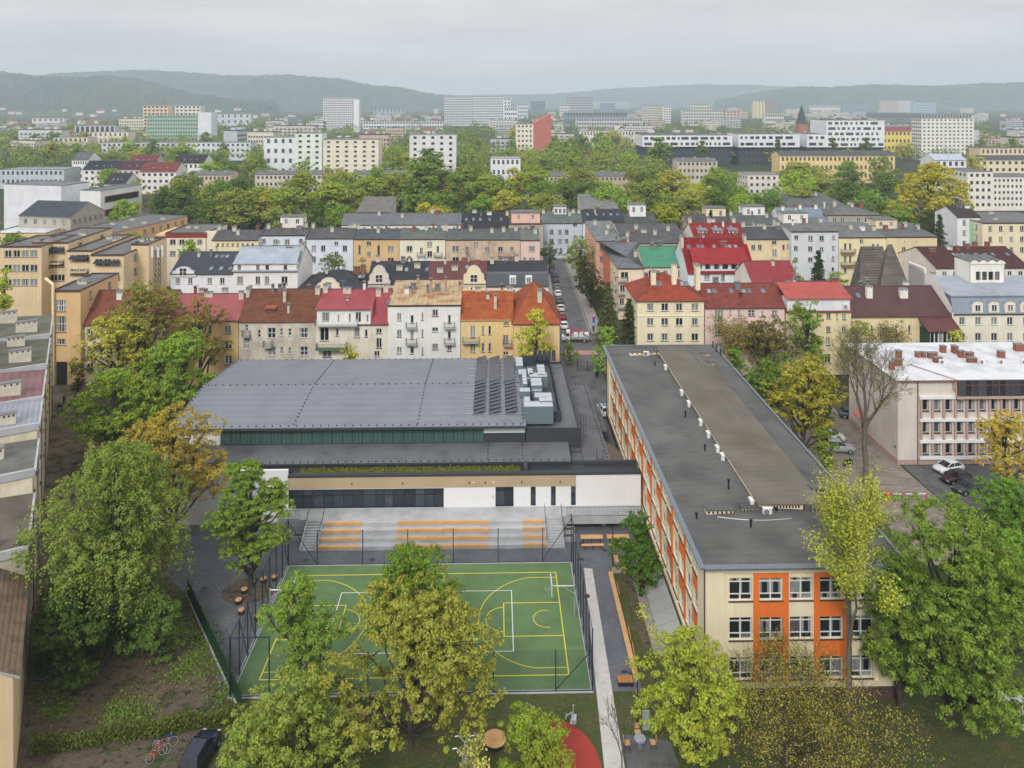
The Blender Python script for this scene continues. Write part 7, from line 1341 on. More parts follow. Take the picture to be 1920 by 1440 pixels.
# far woods that read as one mass
rng = np.random.default_rng(9); V = []; Q = []; off = 0
def woods(name, n, px0, px1, va, vb, seed, col, ls):
    rng = np.random.default_rng(seed); P = []; N = []
    for i in range(n):
        v = va*(vb/va)**rng.uniform(); px = rng.uniform(px0, px1); u = su(px, v); h = rng.uniform(9, 18); r = h*rng.uniform(.38, .65); m = int(95*min(1, 700/v))+16
        c = np.array([[0, 0, h*.5]])+rng.normal(size=(7, 3))*np.array([r*.5, r*.5, h*.16]); k = rng.integers(0, 7, m); d = unit(rng.normal(size=(m, 3))+[0, 0, .4]); p = c[k]+d*r*.5*rng.uniform(.7, 1.05, (m, 1)); p[:, 2] = np.maximum(p[:, 2], .3); p[:, 0] += u; p[:, 1] += v
        P.append(p); N.append(unit(d+[0, 0, .4]))
    v_, q_ = leaf_quads(rng, np.vstack(P), np.vstack(N), ls, .75); o = ob(name, np_mesh(name, v_, q_, [LEAF]), None, (0,0,0), YAW); o.color = (*grn(*col), 1); o['kind'] = 'stuff'; o['label'] = 'distant mass of trees spreading below the hills'; return o
woods('far_woods', 690, -60, 1980, 620, 1200, 31, (96, 110, 58), .85); woods('farther_woods', 1100, -100, 2000, 1100, 3300, 32, (88, 106, 60), 1.3); woods('mid_woods', 300, 700, 1240, 430, 760, 33, (100, 112, 56), .62); woods('left_woods', 200, -40, 420, 480, 900, 34, (96, 114, 58), .7); woods('yellow_woods', 350, -60, 1980, 600, 1500, 35, (128, 124, 62), .9)
# ------------------------------------------------------------------ plaza furniture
def plank_bench(label, u, v, rot, w=2.2, back=False):
    t = thing('wooden_bench', label, 'bench', u, v, 0, rot, 'long wooden benches along the plaza')
    for i in range(4): MB().box(0, w-.03, .0+i*.115, .1+i*.115, .4, .45).build('slat', [WOOD], t)
    MB().box(.0, w-.03, .05, .42, .03, .39).build('plinth', [CONC], t)
    if back:
        for i in range(3): MB().box(w*.1, w*.9, .55, .58, .55+i*.13, .66+i*.13).build('back_slat', [WOOD], t)
        for x in (w*.2, w*.8): MB().bar((x,.46,.4), (x,.57,.98), .04).build('back_support', [NAVY], t)
for i in range(7):
    y = 83.0-i*2.2; plank_bench(f'slatted bench number {("one","two","three","four","five","six","seven")[i]} from the bleachers in the long line by the school lawn', 12.35, y-2.17+2.17, -math.pi/2, 2.17, i in (1, 4, 5))
plank_bench('short bench turned to the plaza beside the dark green tree', 12.9, 83.3, 0, 1.6); plank_bench('bench at the top of the plaza beside the lamp near the picnic tables', 13.4, 86.6, -math.pi/2+.0, 2.0)
for k, (u, v) in enumerate(((11.3, 91.1), (14.4, 91.1))):
    t = thing('picnic_table', ('wooden picnic table with bench left under the terrace edge', 'wooden picnic table half hidden by the dark green tree')[k], 'table', u, v-2.1, 0, 0, 'picnic tables below the terrace')
    for i in range(5): MB().box(-1.3, 1.3, i*.16-.3, i*.16-.155, .74, .79).build('table_slat', [WOOD], t)
    for i in range(3): MB().box(-1.3, 1.3, -1.2+i*.14, -1.075+i*.14, .43, .48).build('bench_slat', [WOOD], t)
    for x in (-1, 0, 1): MB().box(x-.04, x+.04, -1.15, -1.05, 0, .43).box(x-.04, x+.04, 0, .1, 0, .74).build('leg', [NAVY], t)
for k, (px, py) in enumerate(((458, 1112), (447, 1132), (453, 1151), (515, 1088), (494, 1092), (483, 1162), (472, 1098))):
    a = gr(px, py); t = thing('stump_seat', ('stump seat farthest left in the ring round the plaza tree', 'leftmost stump seat in the ring', 'stump seat on the lower left of the ring', 'stump seat nearest the court corner post', 'stump seat just left of the corner one', 'stump seat at the bottom of the ring by the mesh fence', 'stump seat beside the plaza tree trunk')[k], 'stool', a[0], a[1], 0, k, 'ring of stump seats')
    MB().tube((0,0,.02), (0,0,.42), .33, .33, 14).build('stump', [mat('dark_bark_side', (.02, .02, .025), .8)], t); MB().tube((0,0,.42), (0,0,.47), .34, .34, 14).build('top', [WOOD], t)
b = MB(); b.slab([(-26.1+2.6*math.cos(a)-.2, 81.2+2.1*math.sin(a), .06) for a in np.linspace(0, 6.28, 24, endpoint=False)], .15); structure('tree_pit', b, [M_YARD])
for i in range(24): pass
for k, (px, py) in enumerate(((573, 1051), (698, 1050), (827, 1043), (1090, 1019), (1134, 1032), (1090, 1049), (1100, 1118), (383, 1104), (1223, 1314))):
    a = gr(px, py); o = MB().tube((0,0,.02), (0,0,.034), .36, .36, 18).tube((0,0,.034), (0,0,.04), .28, .28, 18, 1).build('manhole_cover', [mat('manhole_rim', rf(96, 92, 90), .8), mat('manhole_iron', rf(62, 60, 60), .7)], None, (*sw(*a), 0), YAW)
    tag(o, ('manhole cover near the left bleacher stair', 'manhole cover below the second bleacher stair', 'manhole cover near the middle bleacher rows', 'manhole cover nearest the picnic table', 'manhole cover between picnic tables and the bench', 'manhole cover at the head of the pale path', 'small manhole cover on the pale path', 'manhole cover left of the plaza tree', 'dark round cover in the lawn by the school')[k], 'manhole cover', 'manhole covers on the plaza')
# slatted bin enclosure and lamp
a = gr(1160, 1290); t = thing('wooden_lounger', 'slatted wooden lounger box at the lower end of the plaza', 'bench', a[0], a[1]+.1)
for i in range(4): MB().box(i*.34, i*.34+.31, 0, .8, .38, .44).build('slat_board', [mat('brown_board', rf(186, 128, 66), .6, .1, 3)], t)
MB().box(0, 1.33, .02, .78, .02, .37).build('frame', [NAVY], t)
for i in range(4): MB().tube((.15+i*.34,1.05,0), (.15+i*.34,1.05,.2), .05, n=6).build('peg', [NAVY], t)
a = gr(1195, 1366)
t = thing('lamp_post', 'slim black lamp post with short arm on the lawn beside the benches', 'lamp post', a[0], a[1]); MB().tube((0,0,0), (0,0,4.4), .06, .045, 8).build('pole', [BLACK], t); MB().tube((0,0,4.35), (-.9,.3,4.55), .04, n=6).build('arm', [BLACK], t); MB().box(-1.3, -.8, .18, .42, 4.5, 4.58).build('lamp_head', [DARKF], t)
a = gr(1211, 1080); t = thing('lamp_post', 'black lamp post half hidden in the dark green tree by the school', 'lamp post', 13.1, 84.6); MB().tube((0,0,0), (0,0,4.4), .06, .045, 8).build('pole', [BLACK], t); MB().tube((0,0,4.35), (-.8,.2,4.5), .04, n=6).build('arm', [BLACK], t); MB().box(-1.2, -.7, .1, .34, 4.46, 4.54).build('lamp_head', [DARKF], t)
# round platforms
for lab, px, py, r_ in (('round wooden platform on the lawn left of the red surface', 928, 1384, .92), ('round wooden platform half hidden by the olive tree', 664, 1342, .95)):
    a = gr(px, py, .5); t = thing('round_platform', lab, 'platform', a[0], a[1], 0, 0, 'round wooden platforms on the lawn')
    for i in range(11):
        x0, x1 = -r_+2*r_*i/11+.008, -r_+2*r_*(i+1)/11-.008; h0 = math.sqrt(max(0, r_*r_-x0*x0)); h1 = math.sqrt(max(0, r_*r_-x1*x1)); h0, h1 = max(h0, .05), max(h1, .05)
        MB().hexa([(-h0,x0,.44),(h0,x0,.44),(h1,x1,.44),(-h1,x1,.44)], [(-h0,x0,.5),(h0,x0,.5),(h1,x1,.5),(-h1,x1,.5)]).build('plank', [WOOD], t)
    MB().tube((0,0,0), (0,0,.43), r_*.85, r_*.85, 20).build('base', [DARKF], t)
# outdoor gym pieces
def gym(label, px, py, kind):
    a = gr(px, py); t = thing('outdoor_gym', label, 'gym equipment', a[0], a[1], 0, kind*.7, 'outdoor gym on the red surface')
    MB().tube((0,0,0), (0,0,1.5), .06, n=8).build('post', [STEEL], t); b = MB()
    if kind == 0: b.tube((0,0,1.5), (-.5,.1,1.95), .05, n=6).tube((0,0,1.5), (.5,.1,1.95), .05, n=6).tube((-.5,.1,1.95), (-.8,.1,1.9), .05, n=6).tube((.5,.1,1.95), (.8,.1,1.95), .05, n=6)
    elif kind == 1: b.tube((0,0,1.4), (.5,0,1.0), .05, n=6).tube((0,0,.6), (-.6,0,.3), .05, n=6).tube((.5,-.3,1.0), (.5,.3,1.0), .05, n=6)
    else: b.tube((0,0,.9), (0,.6,.5), .05, n=6).tube((-.3,.6,.45), (.3,.6,.45), .05, n=6).box(-.35, .35, -.25, .15, .4, .47)
    b.build('handles', [STEEL], t); MB().box(-.25, .25, -.25, .25, .02, .06).build('foot_plate', [STEEL], t); return t
gym('white forked gym handles left of the lime tree', 872, 1428, 0); gym('gym machine with bent handle behind the lime tree', 988, 1352, 1); gym('gym bench machine at the edge of the red surface by the path', 1075, 1355, 2); gym('second forked gym handles at the bottom edge', 868, 1452, 0)
# chess table with chairs, board sign
a = gr(1200, 1402); t = thing('chess_table', 'round grey games table with pale board top beside the path', 'table', a[0], a[1])
MB().tube((0,0,0), (0,0,.7), .2, .2, 10).build('base', [CONCD], t); o = MB().tube((0,0,.7), (0,0,.78), .48, .48, 20).build('top', [mat('blue_grey_stone', rf(150, 156, 176), .6)], t)
b = MB()
for i in range(8):
    for j in range(8):
        if (i+j) % 2: b.box(-.24+i*.06, -.18+i*.06, -.24+j*.06, -.18+j*.06, .785, .79)
b.build('board_squares', [DARKF], o)['kind'] = 'stuff'; MB().box(-.25, .25, -.25, .25, .78, .785).build('board', [WHITE], o)
for k, an in enumerate((math.pi/2, math.pi, 0)):
    x, y = a[0]+1.05*math.cos(an), a[1]+1.05*math.sin(an); c = thing('garden_chair', ('wooden chair on the far side of the games table', 'wooden chair on the path side of the games table', 'wooden chair on the tree side of the games table')[k], 'chair', x, y, 0, an-math.pi/2, 'chairs round the games table')
    for i in range(3): MB().box(-.25, .25, -.22+i*.15, -.09+i*.15, .42, .46).build('seat_slat', [WOOD], c); MB().box(-.25, .25, .22+i*.02, .25+i*.02, .52+i*.14, .64+i*.14).build('back_slat', [WOOD], c)
    for x_ in (-.2, .2):
        for y_ in (-.18, .2): MB().box(x_-.02, x_+.02, y_-.02, y_+.02, 0, .42 if y_ < 0 else .95).build('leg', [NAVY], c)
a = gr(1211, 1372); t = thing('information_board', 'narrow glossy information board on the lawn by the school corner', 'sign', a[0], a[1]); MB().box(-.28, .28, -.03, .03, .15, 1.7).build('panel', [mat('glossy_board', rf(176, 186, 182), .15, .1, 3)], t); MB().box(-.3, -.28, -.04, .04, 0, 1.75).box(.28, .3, -.04, .04, 0, 1.75).box(-.28, .28, -.04, .04, 1.7, 1.75).build('frame', [STEEL], t)
# planters by the left stair
for k, (px, py) in enumerate(((556, 985), (558, 1002), (1067, 990), (1067, 1003))):
    a = gr(px, py+12); t = thing('planter', ('upper grey planter box left of the left stair', 'lower grey planter box left of the left stair', 'upper planter box right of the right stair', 'lower planter box right of the right stair')[k], 'planter', a[0], a[1]-.2, 0, 0, 'planter boxes by the stairs'); MB().box(-.7, .7, 0, .08, 0, .6).box(-.7, .7, .82, .9, 0, .6).box(-.7, -.62, .08, .82, 0, .6).box(.62, .7, .08, .82, 0, .6).build('box', [CONC], t); MB().box(-.62, .62, .08, .82, .3, .5).build('soil', [M_YARD], t)
# green screen fence and hedge of the overgrown yard
M_GF = mat('green_screen', rf(30, 66, 40), .6, .1, 2)
a, c_ = gr(352, 1118), gr(452, 1336); d = math.hypot(c_[0]-a[0], c_[1]-a[1]); t = thing('screen_fence', 'dark green screen fence between overgrown yard and plaza', 'fence', a[0], a[1], 0, math.atan2(c_[1]-a[1], c_[0]-a[0])); n = 7
for i in range(n): MB().box(d*i/n+.03, d*(i+1)/n-.03, -.02, .02, .12, 1.75).build('screen_panel', [M_GF], t); MB().box(d*i/n-.03, d*i/n+.03, -.04, .04, 0, 1.85).build('post', [M_GF], t)
MB().box(0, d, -.15, .12, 0, .12).build('kerb', [CONC], t)
def leaf_mass(name, P, N, ls, col, label=None, kind='stuff', cat=None, asp=.6):
    rng = np.random.default_rng(len(P)); v, q = leaf_quads(rng, P, N, ls, asp); o = ob(name, np_mesh(name, v, q, [LEAF]), None, (0,0,0), YAW); o.color = (*grn(*col), 1)
    if kind: o['kind'] = kind
    return tag(o, label, cat)
a, c_ = np.array(gr(60, 1415)), np.array(gr(450, 1352)); n = 9000; rng = np.random.default_rng(8)
f = rng.uniform(0, 1, n)[:, None]; P = np.hstack([a+(c_-a)*f+rng.normal(0, .18, (n, 2)), np.abs(rng.normal(.0, 1, (n, 1)))]); P[:, 2] = rng.uniform(.05, 1.25+.2*np.sin(f[:, 0]*20), n)
leaf_mass('hedge', P, unit(rng.normal(size=(n, 3))+[0, -.5, .5]), .1, (76, 84, 46), 'scruffy ivy hedge dividing the overgrown yard from the car space', None, 'hedge')
def patch(name, n, pts, zs, ls, col, seed, label):
    rng = np.random.default_rng(seed); P = []
    for i in range(n):
        k = rng.integers(0, len(pts)); a_ = gr(pts[k][0], pts[k][1]); r_ = pts[k][2]; P.append((a_[0]+rng.normal()*r_, a_[1]+rng.normal()*r_, abs(rng.normal())*zs))
    P = np.array(P); leaf_mass(name, P, unit(rng.normal(size=P.shape)*.6+[0, 0, .8]), ls, col, label)
patch('yard_weeds', 5000, [(400, 1250, .9), (420, 1300, .8), (370, 1235, .7), (340, 1260, .9), (220, 1345, 1.0), (230, 1330, .8), (390, 1200, 1.0), (345, 1180, .9), (270, 1350, .9), (90, 1290, .8), (110, 1330, .7)], .14, .1, (84, 104, 46), 1, 'low weeds spreading over the overgrown yard')
patch('yard_litter', 5000, [(200, 1290, 2.2), (300, 1270, 2.0), (330, 1210, 1.6), (120, 1300, 1.6), (380, 1270, 1.6), (250, 1320, 1.6)], .04, .07, (92, 82, 68), 2, 'dry leaves and stalks littering the yard')
patch('bed_plants', 500, [(1205, 1140, .25), (1210, 1160, .25), (1222, 1182, .25), (1228, 1195, .2), (1203, 1150, .2)], .2, .07, (170, 170, 96), 3, 'pale leafy plants in the bed beside the light wells')
patch('undergrowth', 6000, [(100, 1180, 1.4), (140, 1150, 1.5), (190, 1200, 1.6), (250, 1190, 1.4), (300, 1150, 1.3), (90, 1240, 1.0)], .7, .14, (60, 78, 40), 4, 'dark undergrowth below the willow')
rng = np.random.default_rng(23); n = 700; P = np.vstack([np.stack([rng.normal(-7, 4, n), rng.normal(69.5, 2.2, n), np.full(n, .062)], 1), np.stack([rng.normal(-17, 2.5, n//3), rng.normal(69, 1.8, n//3), np.full(n//3, .062)], 1), np.stack([rng.normal(-28, 3, n//2), rng.normal(82, 3.5, n//2), np.full(n//2, .06)], 1)])
leaf_mass('fallen_leaves', P, unit(rng.normal(size=P.shape)*.15+[0, 0, 1]), .055, (128, 120, 70), 'fallen leaves scattered over the court and plaza', asp=.6)
rng = np.random.default_rng(21); n = 13000   # grass on the lawns
P = np.vstack([np.stack([rng.uniform(-20, 8, n), rng.uniform(54, 66.4, n), rng.uniform(.02, .09, n)], 1), np.stack([rng.uniform(13.1, 17.5, n//3), rng.uniform(62, 82, n//3), rng.uniform(.02, .1, n//3)], 1), np.stack([rng.uniform(11, 46, n), rng.uniform(50, 64.6, n), rng.uniform(.02, .09, n)], 1)])
P = P[~((P[:, 0]-4.9)**2/12+(P[:, 1]-58.4)**2/36 < 1.05)]; P = P[~((P[:, 0] > 7.8) & (P[:, 0] < 10.6))]; leaf_mass('grass', P, unit(rng.normal(size=P.shape)*.7+[0, 0, .5]), .07, (98, 100, 48), 'short mown grass tufts of the lawns', asp=.25)
# gate across the side street
t = thing('street_gate', 'green mesh gate closing the side street beside the hall', 'gate', su(1083, 146), 146); W = su(1119, 146)-su(1083, 146); b = MB()
for x in (0, W/2, W): MB().box(x-.06, x+.06, -.06, .06, 0, 1.9).build('post', [M_GF], t)
for i in range(2):
    q = MB(); x0, x1 = i*W/2+.1, (i+1)*W/2-.1
    for z in (.15, 1.0, 1.75): q.bar((x0,0,z), (x1,0,z), .045)
    for x in np.arange(x0, x1+.05, .14): q.tube((x,0,.15), (x,0,1.75), .012, n=3)
    q.build('gate_leaf', [M_GF], t)
t = thing('waste_bin', 'dark green wheeled bin beside the street gate', 'bin', su(1119, 143), 143); MB().hexa([(-.25,-.3,.1),(.25,-.3,.1),(.25,.3,.1),(-.25,.3,.1)], [(-.3,-.36,1.0),(.3,-.36,1.0),(.3,.36,1.0),(-.3,.36,1.0)]).build('body', [M_GF], t); MB().box(-.32, .32, -.4, .38, 1.0, 1.07).build('lid', [M_GF], t)
# road sign
t = thing('road_sign', 'road sign post with round red sign and blue plates by the street', 'sign', 22.3, 172); MB().tube((0,0,0), (0,0,3.6), .04, n=6).build('pole', [STEEL], t)
MB().tube((0,-.06,3.3), (0,-.04,3.3), .32, .32, 16).tube((0,-.065,3.3), (0,-.06,3.3), .2, .2, 16, 1).build('round_sign', [paint(190, 40, 44), WHITE], t); MB().box(-.3, .3, -.06, -.04, 2.35, 2.9).build('purple_plate', [paint(90, 60, 150)], t); MB().box(-.28, .28, -.06, -.04, 1.65, 2.25).build('blue_plate', [paint(40, 90, 190)], t)
# barrier of the cobbled drive
a = gr(1664, 940); c_ = gr(1738, 940); t = thing('lift_barrier', 'red and white lift barrier across the cobbled drive', 'barrier', a[0], a[1]); L_ = c_[0]-a[0]
MB().box(-.2, .2, -.2, .2, 0, 1.05).build('barrier_box', [paint(226, 96, 44)], t); MB().box(L_-.05, L_+.05, -.05, .05, 0, 1.0).build('rest_post', [paint(196, 60, 50)], t)
for i in range(9): MB().box(.2+(L_-.2)*i/9, .2+(L_-.2)*(i+1)/9, -.04, .04, .88, .98).build('arm_segment', [WHITE if i % 3 else paint(196, 60, 50)], t)
# ------------------------------------------------------------------ vehicles
TYRE = BLACK; RIMM = STEEL; CG = glass_mat('car_glass', (.012, .014, .016), (.03, .034, .038), .3, .04)
_cars = {}
def car(label, u, v, rot, col, suv=0, group=None, L_=4.3, name='parked_car'):
    t = thing(name, label, 'car', u, v, .02, rot, group); P = mat(f'car_paint_{col}', rf(*col), .25, .02, spec=.6); k = (suv, L_)
    s = L_/4.3; zz = 1+.16*suv
    if k not in _cars:
        st = [(-2.15, .42, .78, .7), (-2.05, .3, .93, .8), (-1.75, .22, .98, .87), (-.6, .2, .97, .9), (.75, .2, .95, .9), (1.05, .2, .92, .89), (1.75, .22, .8, .86), (2.05, .3, .68, .78), (2.15, .42, .6, .68)]
        b = MB(); rings = []
        for x, zb, zt, w in st:
            r = [(x*s, y*w, z*zz) for y, z in ((-.9, zb), (.9, zb), (1, zb+.14), (1, zt-.16), (.9, zt), (.35, zt+.02), (-.35, zt+.02), (-.9, zt), (-1, zt-.16), (-1, zb+.14))]; n = len(b.v); b.v += r; rings.append(n)
        for a_, c in zip(rings, rings[1:]):
            for i in range(10): b.f.append((a_+i, a_+(i+1) % 10, c+(i+1) % 10, c+i)); b.m.append(0)
        b.f.append(tuple(rings[0]+i for i in range(9, -1, -1))); b.m.append(0); b.f.append(tuple(rings[-1]+i for i in range(10))); b.m.append(0)
        g = MB(); xb, xf, tb, tf = (-1.95, 1.0, -1.6, .2) if suv else (-1.8, 1.05, -1.2, .15); z0, z1 = .93*zz, 1.42*zz
        q0 = [(xb*s,-.8,z0),(xf*s,-.8,z0),(xf*s,.8,z0),(xb*s,.8,z0)]; q1 = [(tb*s,-.63,z1),(tf*s,-.63,z1),(tf*s,.63,z1),(tb*s,.63,z1)]; g.hexa(q0, q1)
        rf_ = MB().hexa([(tb*s-.04,-.66,z1-.02),(tf*s+.04,-.66,z1-.02),(tf*s+.04,.66,z1-.02),(tb*s-.04,.66,z1-.02)], [(tb*s+.1,-.56,z1+.06),(tf*s-.1,-.56,z1+.06),(tf*s-.1,.56,z1+.06),(tb*s+.1,.56,z1+.06)])
        for p, q in zip(q0, q1): rf_.tube(p, q, .05, n=4)
        for y in (-.815, .815): rf_.tube((-.3*s, y, z0), (-.4*s, y*.79, z1), .04, n=4)
        w = MB().tube((0,-.1,0), (0,.1,0), .32, .32, 14).tube((0,-.11,0), (0,.11,0), .2, .2, 10, 1)
        _cars[k] = (b, g, rf_, w)
    b, g, rf_, w = _cars[k]
    b.build('body', [P], t, smooth=True); g.build('window', [CG], t); rf_.build('car_roof', [P], t)
    for x in (-1.3*s, 1.35*s):
        for y in (-.82, .82): w.build('wheel', [TYRE, RIMM], t, (x, y, .32))
    for y in (-.6, .6):
        MB().box(2.0*s, 2.14*s, y-.13, y+.13, .6*zz, .7*zz).build('headlight', [STEEL], t); MB().box(-2.14*s, -2.02*s, y-.16, y+.16, .72*zz, .9*zz).build('taillight', [paint(150, 20, 20)], t)
    MB().box(.55*s, .7*s, .88, 1.02, .95*zz, 1.05*zz).box(.55*s, .7*s, -1.02, -.88, .95*zz, 1.05*zz).build('mirror', [P], t); return t
def carat(label, px, py, rot, col, suv=0, **k): a = gr(px, py); return car(label, a[0], a[1], rot, col, suv, **k)
DR = 'cars parked by the cobbled drive'
carat('white car parked nose out by the pink office', 1778, 884, R(195), (232, 234, 238), 0, group=DR)
carat('dark maroon car parked beside the white one', 1792, 903, R(195), (52, 24, 32), 0, group=DR)
carat('dark grey car half hidden by the green maple', 1815, 922, R(195), (60, 62, 68), 0, group=DR)
carat('silver off-roader parked along the cobbled drive', 1573, 846, R(-8), (170, 174, 176), 1, group=DR)
carat('white car behind the silver off-roader', 1556, 826, R(-8), (228, 230, 232), 1, group=DR)
carat('dark grey estate car at the far end of the drive', 1598, 783, R(-15), (78, 82, 90), 0, group=DR)
carat('white van-like car with teal roof glass behind the school corner', 1133, 776, R(95), (226, 228, 230), 1)
o = [c for c in C.objects if c.get('label', '').startswith('white van-like')][0]; MB().box(-1.2, .1, -.5, .5, 1.72, 1.735).build('roof_glass', [paint(80, 150, 170)], o)
carat('dark blue car at the bottom edge beside the hedge', 374, 1428, R(84), (24, 34, 58), 1)
cc_ = [(70, 74, 84), (40, 46, 60), (120, 126, 134), (226, 228, 230), (90, 96, 104), (226, 228, 230), (150, 40, 44), (56, 60, 66)]
for i in range(8):
    v = 174+i*7.2; car('%s car parked along the side street, %s from the crossing' % (('grey', 'navy', 'silver', 'white', 'slate', 'pale', 'red', 'charcoal')[i], ('first', 'second', 'third', 'fourth', 'fifth', 'sixth', 'seventh', 'eighth')[i]), 14.9+(v-170)*.036+.6, v, R(92), cc_[::-1][i] if i else (226, 228, 230), 0, 'cars parked along the side street')
# lorry with red frame and white sacks
t = thing('flatbed_lorry', 'white flatbed lorry loaded with white sacks in a red frame turning at the crossing', 'truck', su(1079, 164), 164, .02, R(176))
LW = mat('lorry_white', (.75, .75, .76), .3, .03, spec=.5); LR = paint(190, 40, 48)
MB().hexa([(1.2,-1,.5),(2.9,-1,.5),(2.9,1,.5),(1.2,1,.5)], [(1.2,-.95,2.25),(1.9,-.95,2.25),(1.9,.95,2.25),(1.2,.95,2.25)]).hexa([(2.0,-.95,.5),(2.95,-.95,.5),(2.95,.95,.5),(2.0,.95,.5)], [(2.0,-.95,1.3),(2.9,-.95,1.15),(2.9,.95,1.15),(2.0,.95,1.3)]).build('cab', [LW], t)
MB().hexa([(1.93,-.85,1.45),(2.45,-.85,1.45),(2.45,.85,1.45),(1.93,.85,1.45)], [(1.93,-.85,2.1),(2.05,-.85,2.1),(2.05,.85,2.1),(1.93,.85,2.1)]).box(1.35, 2.1, -1.02, 1.02, 1.4, 1.95).build('window', [CG], t)
MB().box(-2.9, 1.1, -1.1, 1.1, .75, .9).box(-2.9, 1.1, -1.12, -1.06, .9, 1.3).box(-2.9, 1.1, 1.06, 1.12, .9, 1.3).box(-2.95, -2.88, -1.1, 1.1, .9, 1.3).build('flatbed', [STEEL], t)
b = MB()
for p, q in (((1.0,-1,.9), (1.0,-1,2.5)), ((1.0,1,.9), (1.0,1,2.5)), ((1.0,-1,2.5), (1.0,1,2.5)), ((1.0,-1,2.5), (-1.5,-1,2.1)), ((1.0,1,2.5), (-1.5,1,2.1)), ((-1.5,-1,2.1), (-2.8,-1,1.3)), ((-1.5,1,2.1), (-2.8,1,1.3))): b.bar(p, q, .14)
b.build('red_frame', [LR], t)
rr = random.Random(5)
for i in range(3): bm_ = MB(); x = -2.4+i*1.15; bm_.hexa([(x-.5,-.8,.91),(x+.5,-.8,.91),(x+.5,.8,.91),(x-.5,.8,.91)], [(x-.42,-.65,1.75+rr.uniform(0,.2)),(x+.4,-.65,1.8),(x+.42,.7,1.7),(x-.4,.65,1.85)]).build('sack', [LW], t)
for x in (-1.9, 1.9):
    for y in (-.9, .9): MB().tube((x,y-.13,.4), (x,y+.13,.4), .4, .4, 14).tube((x,y-.14,.4), (x,y+.14,.4), .22, .22, 10, 1).build('wheel', [TYRE, RIMM], t)
# motorcycle and bicycles
def wheel_ring(b, cx, cz, r, y=0, th=.03, m=0, n=16):
    for i in range(n):
        a0, a1 = 2*math.pi*i/n, 2*math.pi*(i+1)/n; b.tube((cx+r*math.cos(a0),y,cz+r*math.sin(a0)), (cx+r*math.cos(a1),y,cz+r*math.sin(a1)), th, n=4, m=m, cap=False)
a = gr(1590, 872); t = thing('motorcycle', 'black motorcycle parked behind the school roof edge', 'motorcycle', a[0], a[1], 0, .4); b = MB(); wheel_ring(b, -.7, .32, .28, 0, .07); wheel_ring(b, .7, .32, .28, 0, .06); b.build('wheel', [BLACK], t)
MB().hexa([(-.6,-.14,.55),(.45,-.14,.55),(.45,.14,.55),(-.6,.14,.55)], [(-.8,-.12,.8),(.4,-.12,.95),(.4,.12,.95),(-.8,.12,.8)]).box(-.3, .3, -.15, .15, .25, .55).build('body', [BLACK], t); MB().bar((.7,0,.35), (.42,0,1.0), .05).bar((.42,-.35,1.02), (.42,.35,1.02), .035).build('fork', [STEEL], t)
def bicycle(label, px, py, rot, col, lay=0):
    a = gr(px, py); t = thing('bicycle', label, 'bicycle', a[0], a[1], .05, rot, 'bicycles lying by the hedge'); t.rotation_euler.x = lay
    for x in (-.52, .52): b = MB(); wheel_ring(b, x, .34, .32, 0, .022); [b.tube((x,0,.34), (x+.3*math.cos(k),0,.34+.3*math.sin(k)), .006, n=3) for k in np.linspace(0, 6.28, 10)]; b.build('wheel', [mat('pale_tyre', rf(150, 150, 150), .6)], t)
    b = MB(); S, Bk, Hd = (-.15, 0, .85), (-.05, 0, .3), (.38, 0, .85)
    for p, q in ((S, Bk), (Bk, Hd), (S, Hd), (Bk, (-.52,0,.34)), (S, (-.52,0,.34)), (Hd, (.52,0,.34))): b.tube(p, q, .022, n=5)
    b.build('frame', [paint(*col)], t); MB().box(-.28, -.05, -.07, .07, .88, .94).build('saddle', [BLACK], t); MB().tube((.36,-.28,1.0), (.36,.28,1.0), .018, n=5).tube(Hd, (.36,0,1.0), .02, n=5).build('handlebar', [STEEL], t)
bicycle('blue-framed bicycle leaning in the hedge by the blue car', 312, 1405, .4, (40, 70, 150), -.5); bicycle('red and white bicycle lying in front of the blue one', 296, 1424, .9, (190, 50, 40), -.8); bicycle('rusty bicycle tangled with the others', 300, 1412, -.3, (150, 90, 60), -.6)
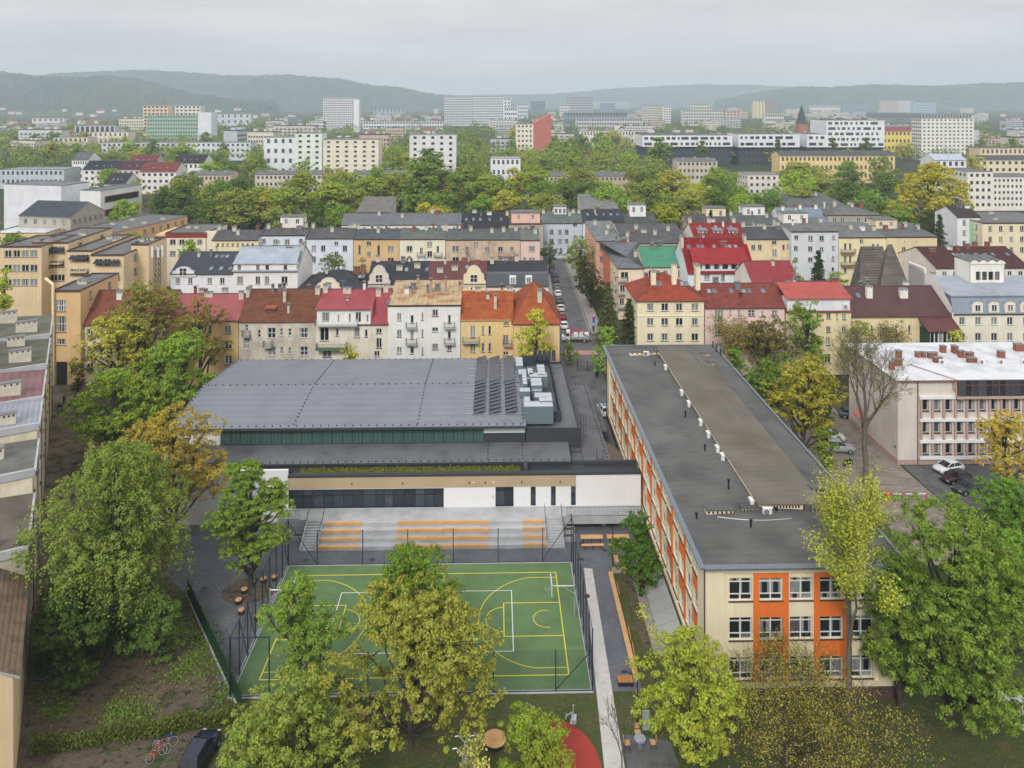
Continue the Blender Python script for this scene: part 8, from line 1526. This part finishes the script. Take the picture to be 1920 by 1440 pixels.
# ------------------------------------------------------------------ people
def person(label, u, v, z, rot, cloth, trousers, stride=.3, hairc=(.02, .018, .015)):
    V = [(0,0,.95),(0,0,1.15),(0,0,1.38),(0,0,1.5),(.02,0,1.66), (0,-.1,.9),(stride*.55,-.1,.5),(stride*.7,-.1,.08),(stride*.7+.16,-.1,.05), (0,.1,.9),(-stride*.35,.1,.5),(-stride*.95,.1,.14),(-stride*.95+.15,.1,.06), (0,-.2,1.4),(-.1,-.24,1.12),(.06,-.24,.92),(.11,-.24,.84), (0,.2,1.4),(.08,.24,1.12),(.2,.24,.95),(.26,.24,.88), (.02,0,1.74)]
    E_ = [(0,1),(1,2),(2,3),(3,4),(4,21),(0,5),(5,6),(6,7),(7,8),(0,9),(9,10),(10,11),(11,12),(2,13),(13,14),(14,15),(15,16),(2,17),(17,18),(18,19),(19,20)]
    rad = [.15,.16,.15,.055,.1,.11,.075,.05,.045,.11,.075,.05,.045,.07,.05,.038,.045,.07,.05,.038,.045,.075]
    me = bpy.data.meshes.new('person'); me.from_pydata(V, E_, []); o = bpy.data.objects.new('person_tmp', me); C.objects.link(o); md = o.modifiers.new('s', 'SKIN'); o.modifiers.new('d', 'SUBSURF').levels = 1
    for i, r_ in enumerate(rad): me.skin_vertices[0].data[i].radius = (r_, r_*.85 if i in (0, 1, 2) else r_)
    me.skin_vertices[0].data[0].use_root = True
    dg = bpy.context.evaluated_depsgraph_get(); m2 = bpy.data.meshes.new_from_object(o.evaluated_get(dg)); bpy.data.objects.remove(o)
    m2.materials.clear()
    for q in (mat(f'cloth_{cloth}', rf(*cloth), .9), mat(f'trouser_{trousers}', rf(*trousers), .9), mat('skin', (.45, .3, .23), .6), mat(f'hair_{hairc}', hairc, .8)): m2.materials.append(q)
    for p in m2.polygons:
        c = p.center; p.material_index = 3 if (c.z > 1.68 or (c.z > 1.55 and c.x < -.02)) else 2 if c.z > 1.47 or (abs(c.y) > .17 and c.z < .93) else 1 if c.z < .9 else 0
        p.use_smooth = True
    p_ = ob('person', m2, None, (*sw(u, v), z), YAW+rot); return tag(p_, label, 'person')
a = gr(1700, 955); person('person in black coat and dark trousers walking past the barrier', a[0], a[1], .02, R(200), (18, 18, 20), (16, 16, 20), .5)
a = gr(120, 760); person('person in dark clothes standing in the west alley', a[0], a[1], .02, R(100), (24, 24, 28), (20, 20, 24), .12)
person('pedestrian in dark coat with yellow scarf on the street pavement', 21.9, 169.6, .14, R(80), (36, 36, 38), (22, 22, 26), .2)
a = gr(112, 768); t = thing('stroller', 'dark pushchair beside the person in the west alley', 'pushchair', a[0], a[1], 0, .5); MB().hexa([(-.3,-.25,.45),(.35,-.25,.45),(.35,.25,.45),(-.3,.25,.45)], [(-.45,-.28,.95),(.3,-.28,.75),(.3,.28,.75),(-.45,.28,.95)]).build('seat', [BLACK], t); b = MB(); [wheel_ring(b, x, .15, .12, y, .03, n=10) for x in (-.3, .35) for y in (-.25, .25)]; b.build('wheels', [BLACK], t); MB().bar((-.3,-.25,.5), (-.7,-.25,1.05), .03).bar((-.3,.25,.5), (-.7,.25,1.05), .03).build('handle', [BLACK], t)
# alike trees and far blocks are singled out by their order from the left
ORD = 'first second third fourth fifth sixth seventh eighth ninth tenth eleventh twelfth thirteenth fourteenth fifteenth sixteenth seventeenth eighteenth nineteenth twentieth'.split(); same = {}
for o in C.objects:
    if str(o.get('group', '')).startswith(('park trees', 'small far blocks')): same.setdefault(o['label'], []).append(o)
for lab, oo in same.items():
    if len(oo) > 1:
        for i, o in enumerate(sorted(oo, key=lambda q: q.location.x/q.location.y)): o['label'] = lab+', '+(ORD[i] if i < 20 else 'last')+' from left'
# ------------------------------------------------------------------ haze: one closed box of even air round the camera and the whole place
hzm = bpy.data.materials.new('haze_air'); hzm.use_nodes = True; t = hzm.node_tree; t.nodes.clear(); pv = nd(t, 'ShaderNodeVolumePrincipled'); pv.inputs['Color'].default_value = (.77, .9, 1.0, 1); pv.inputs['Density'].default_value = HAZE; pv.inputs['Anisotropy'].default_value = .0
t.links.new(pv.outputs[0], nd(t, 'ShaderNodeOutputMaterial').inputs['Volume'])
hb = MB().box(-9800, 9800, -900, 8400, -4, 268).build('haze', [hzm]); hb['kind'] = 'stuff'; hb['label'] = 'pale even haze over the whole city'
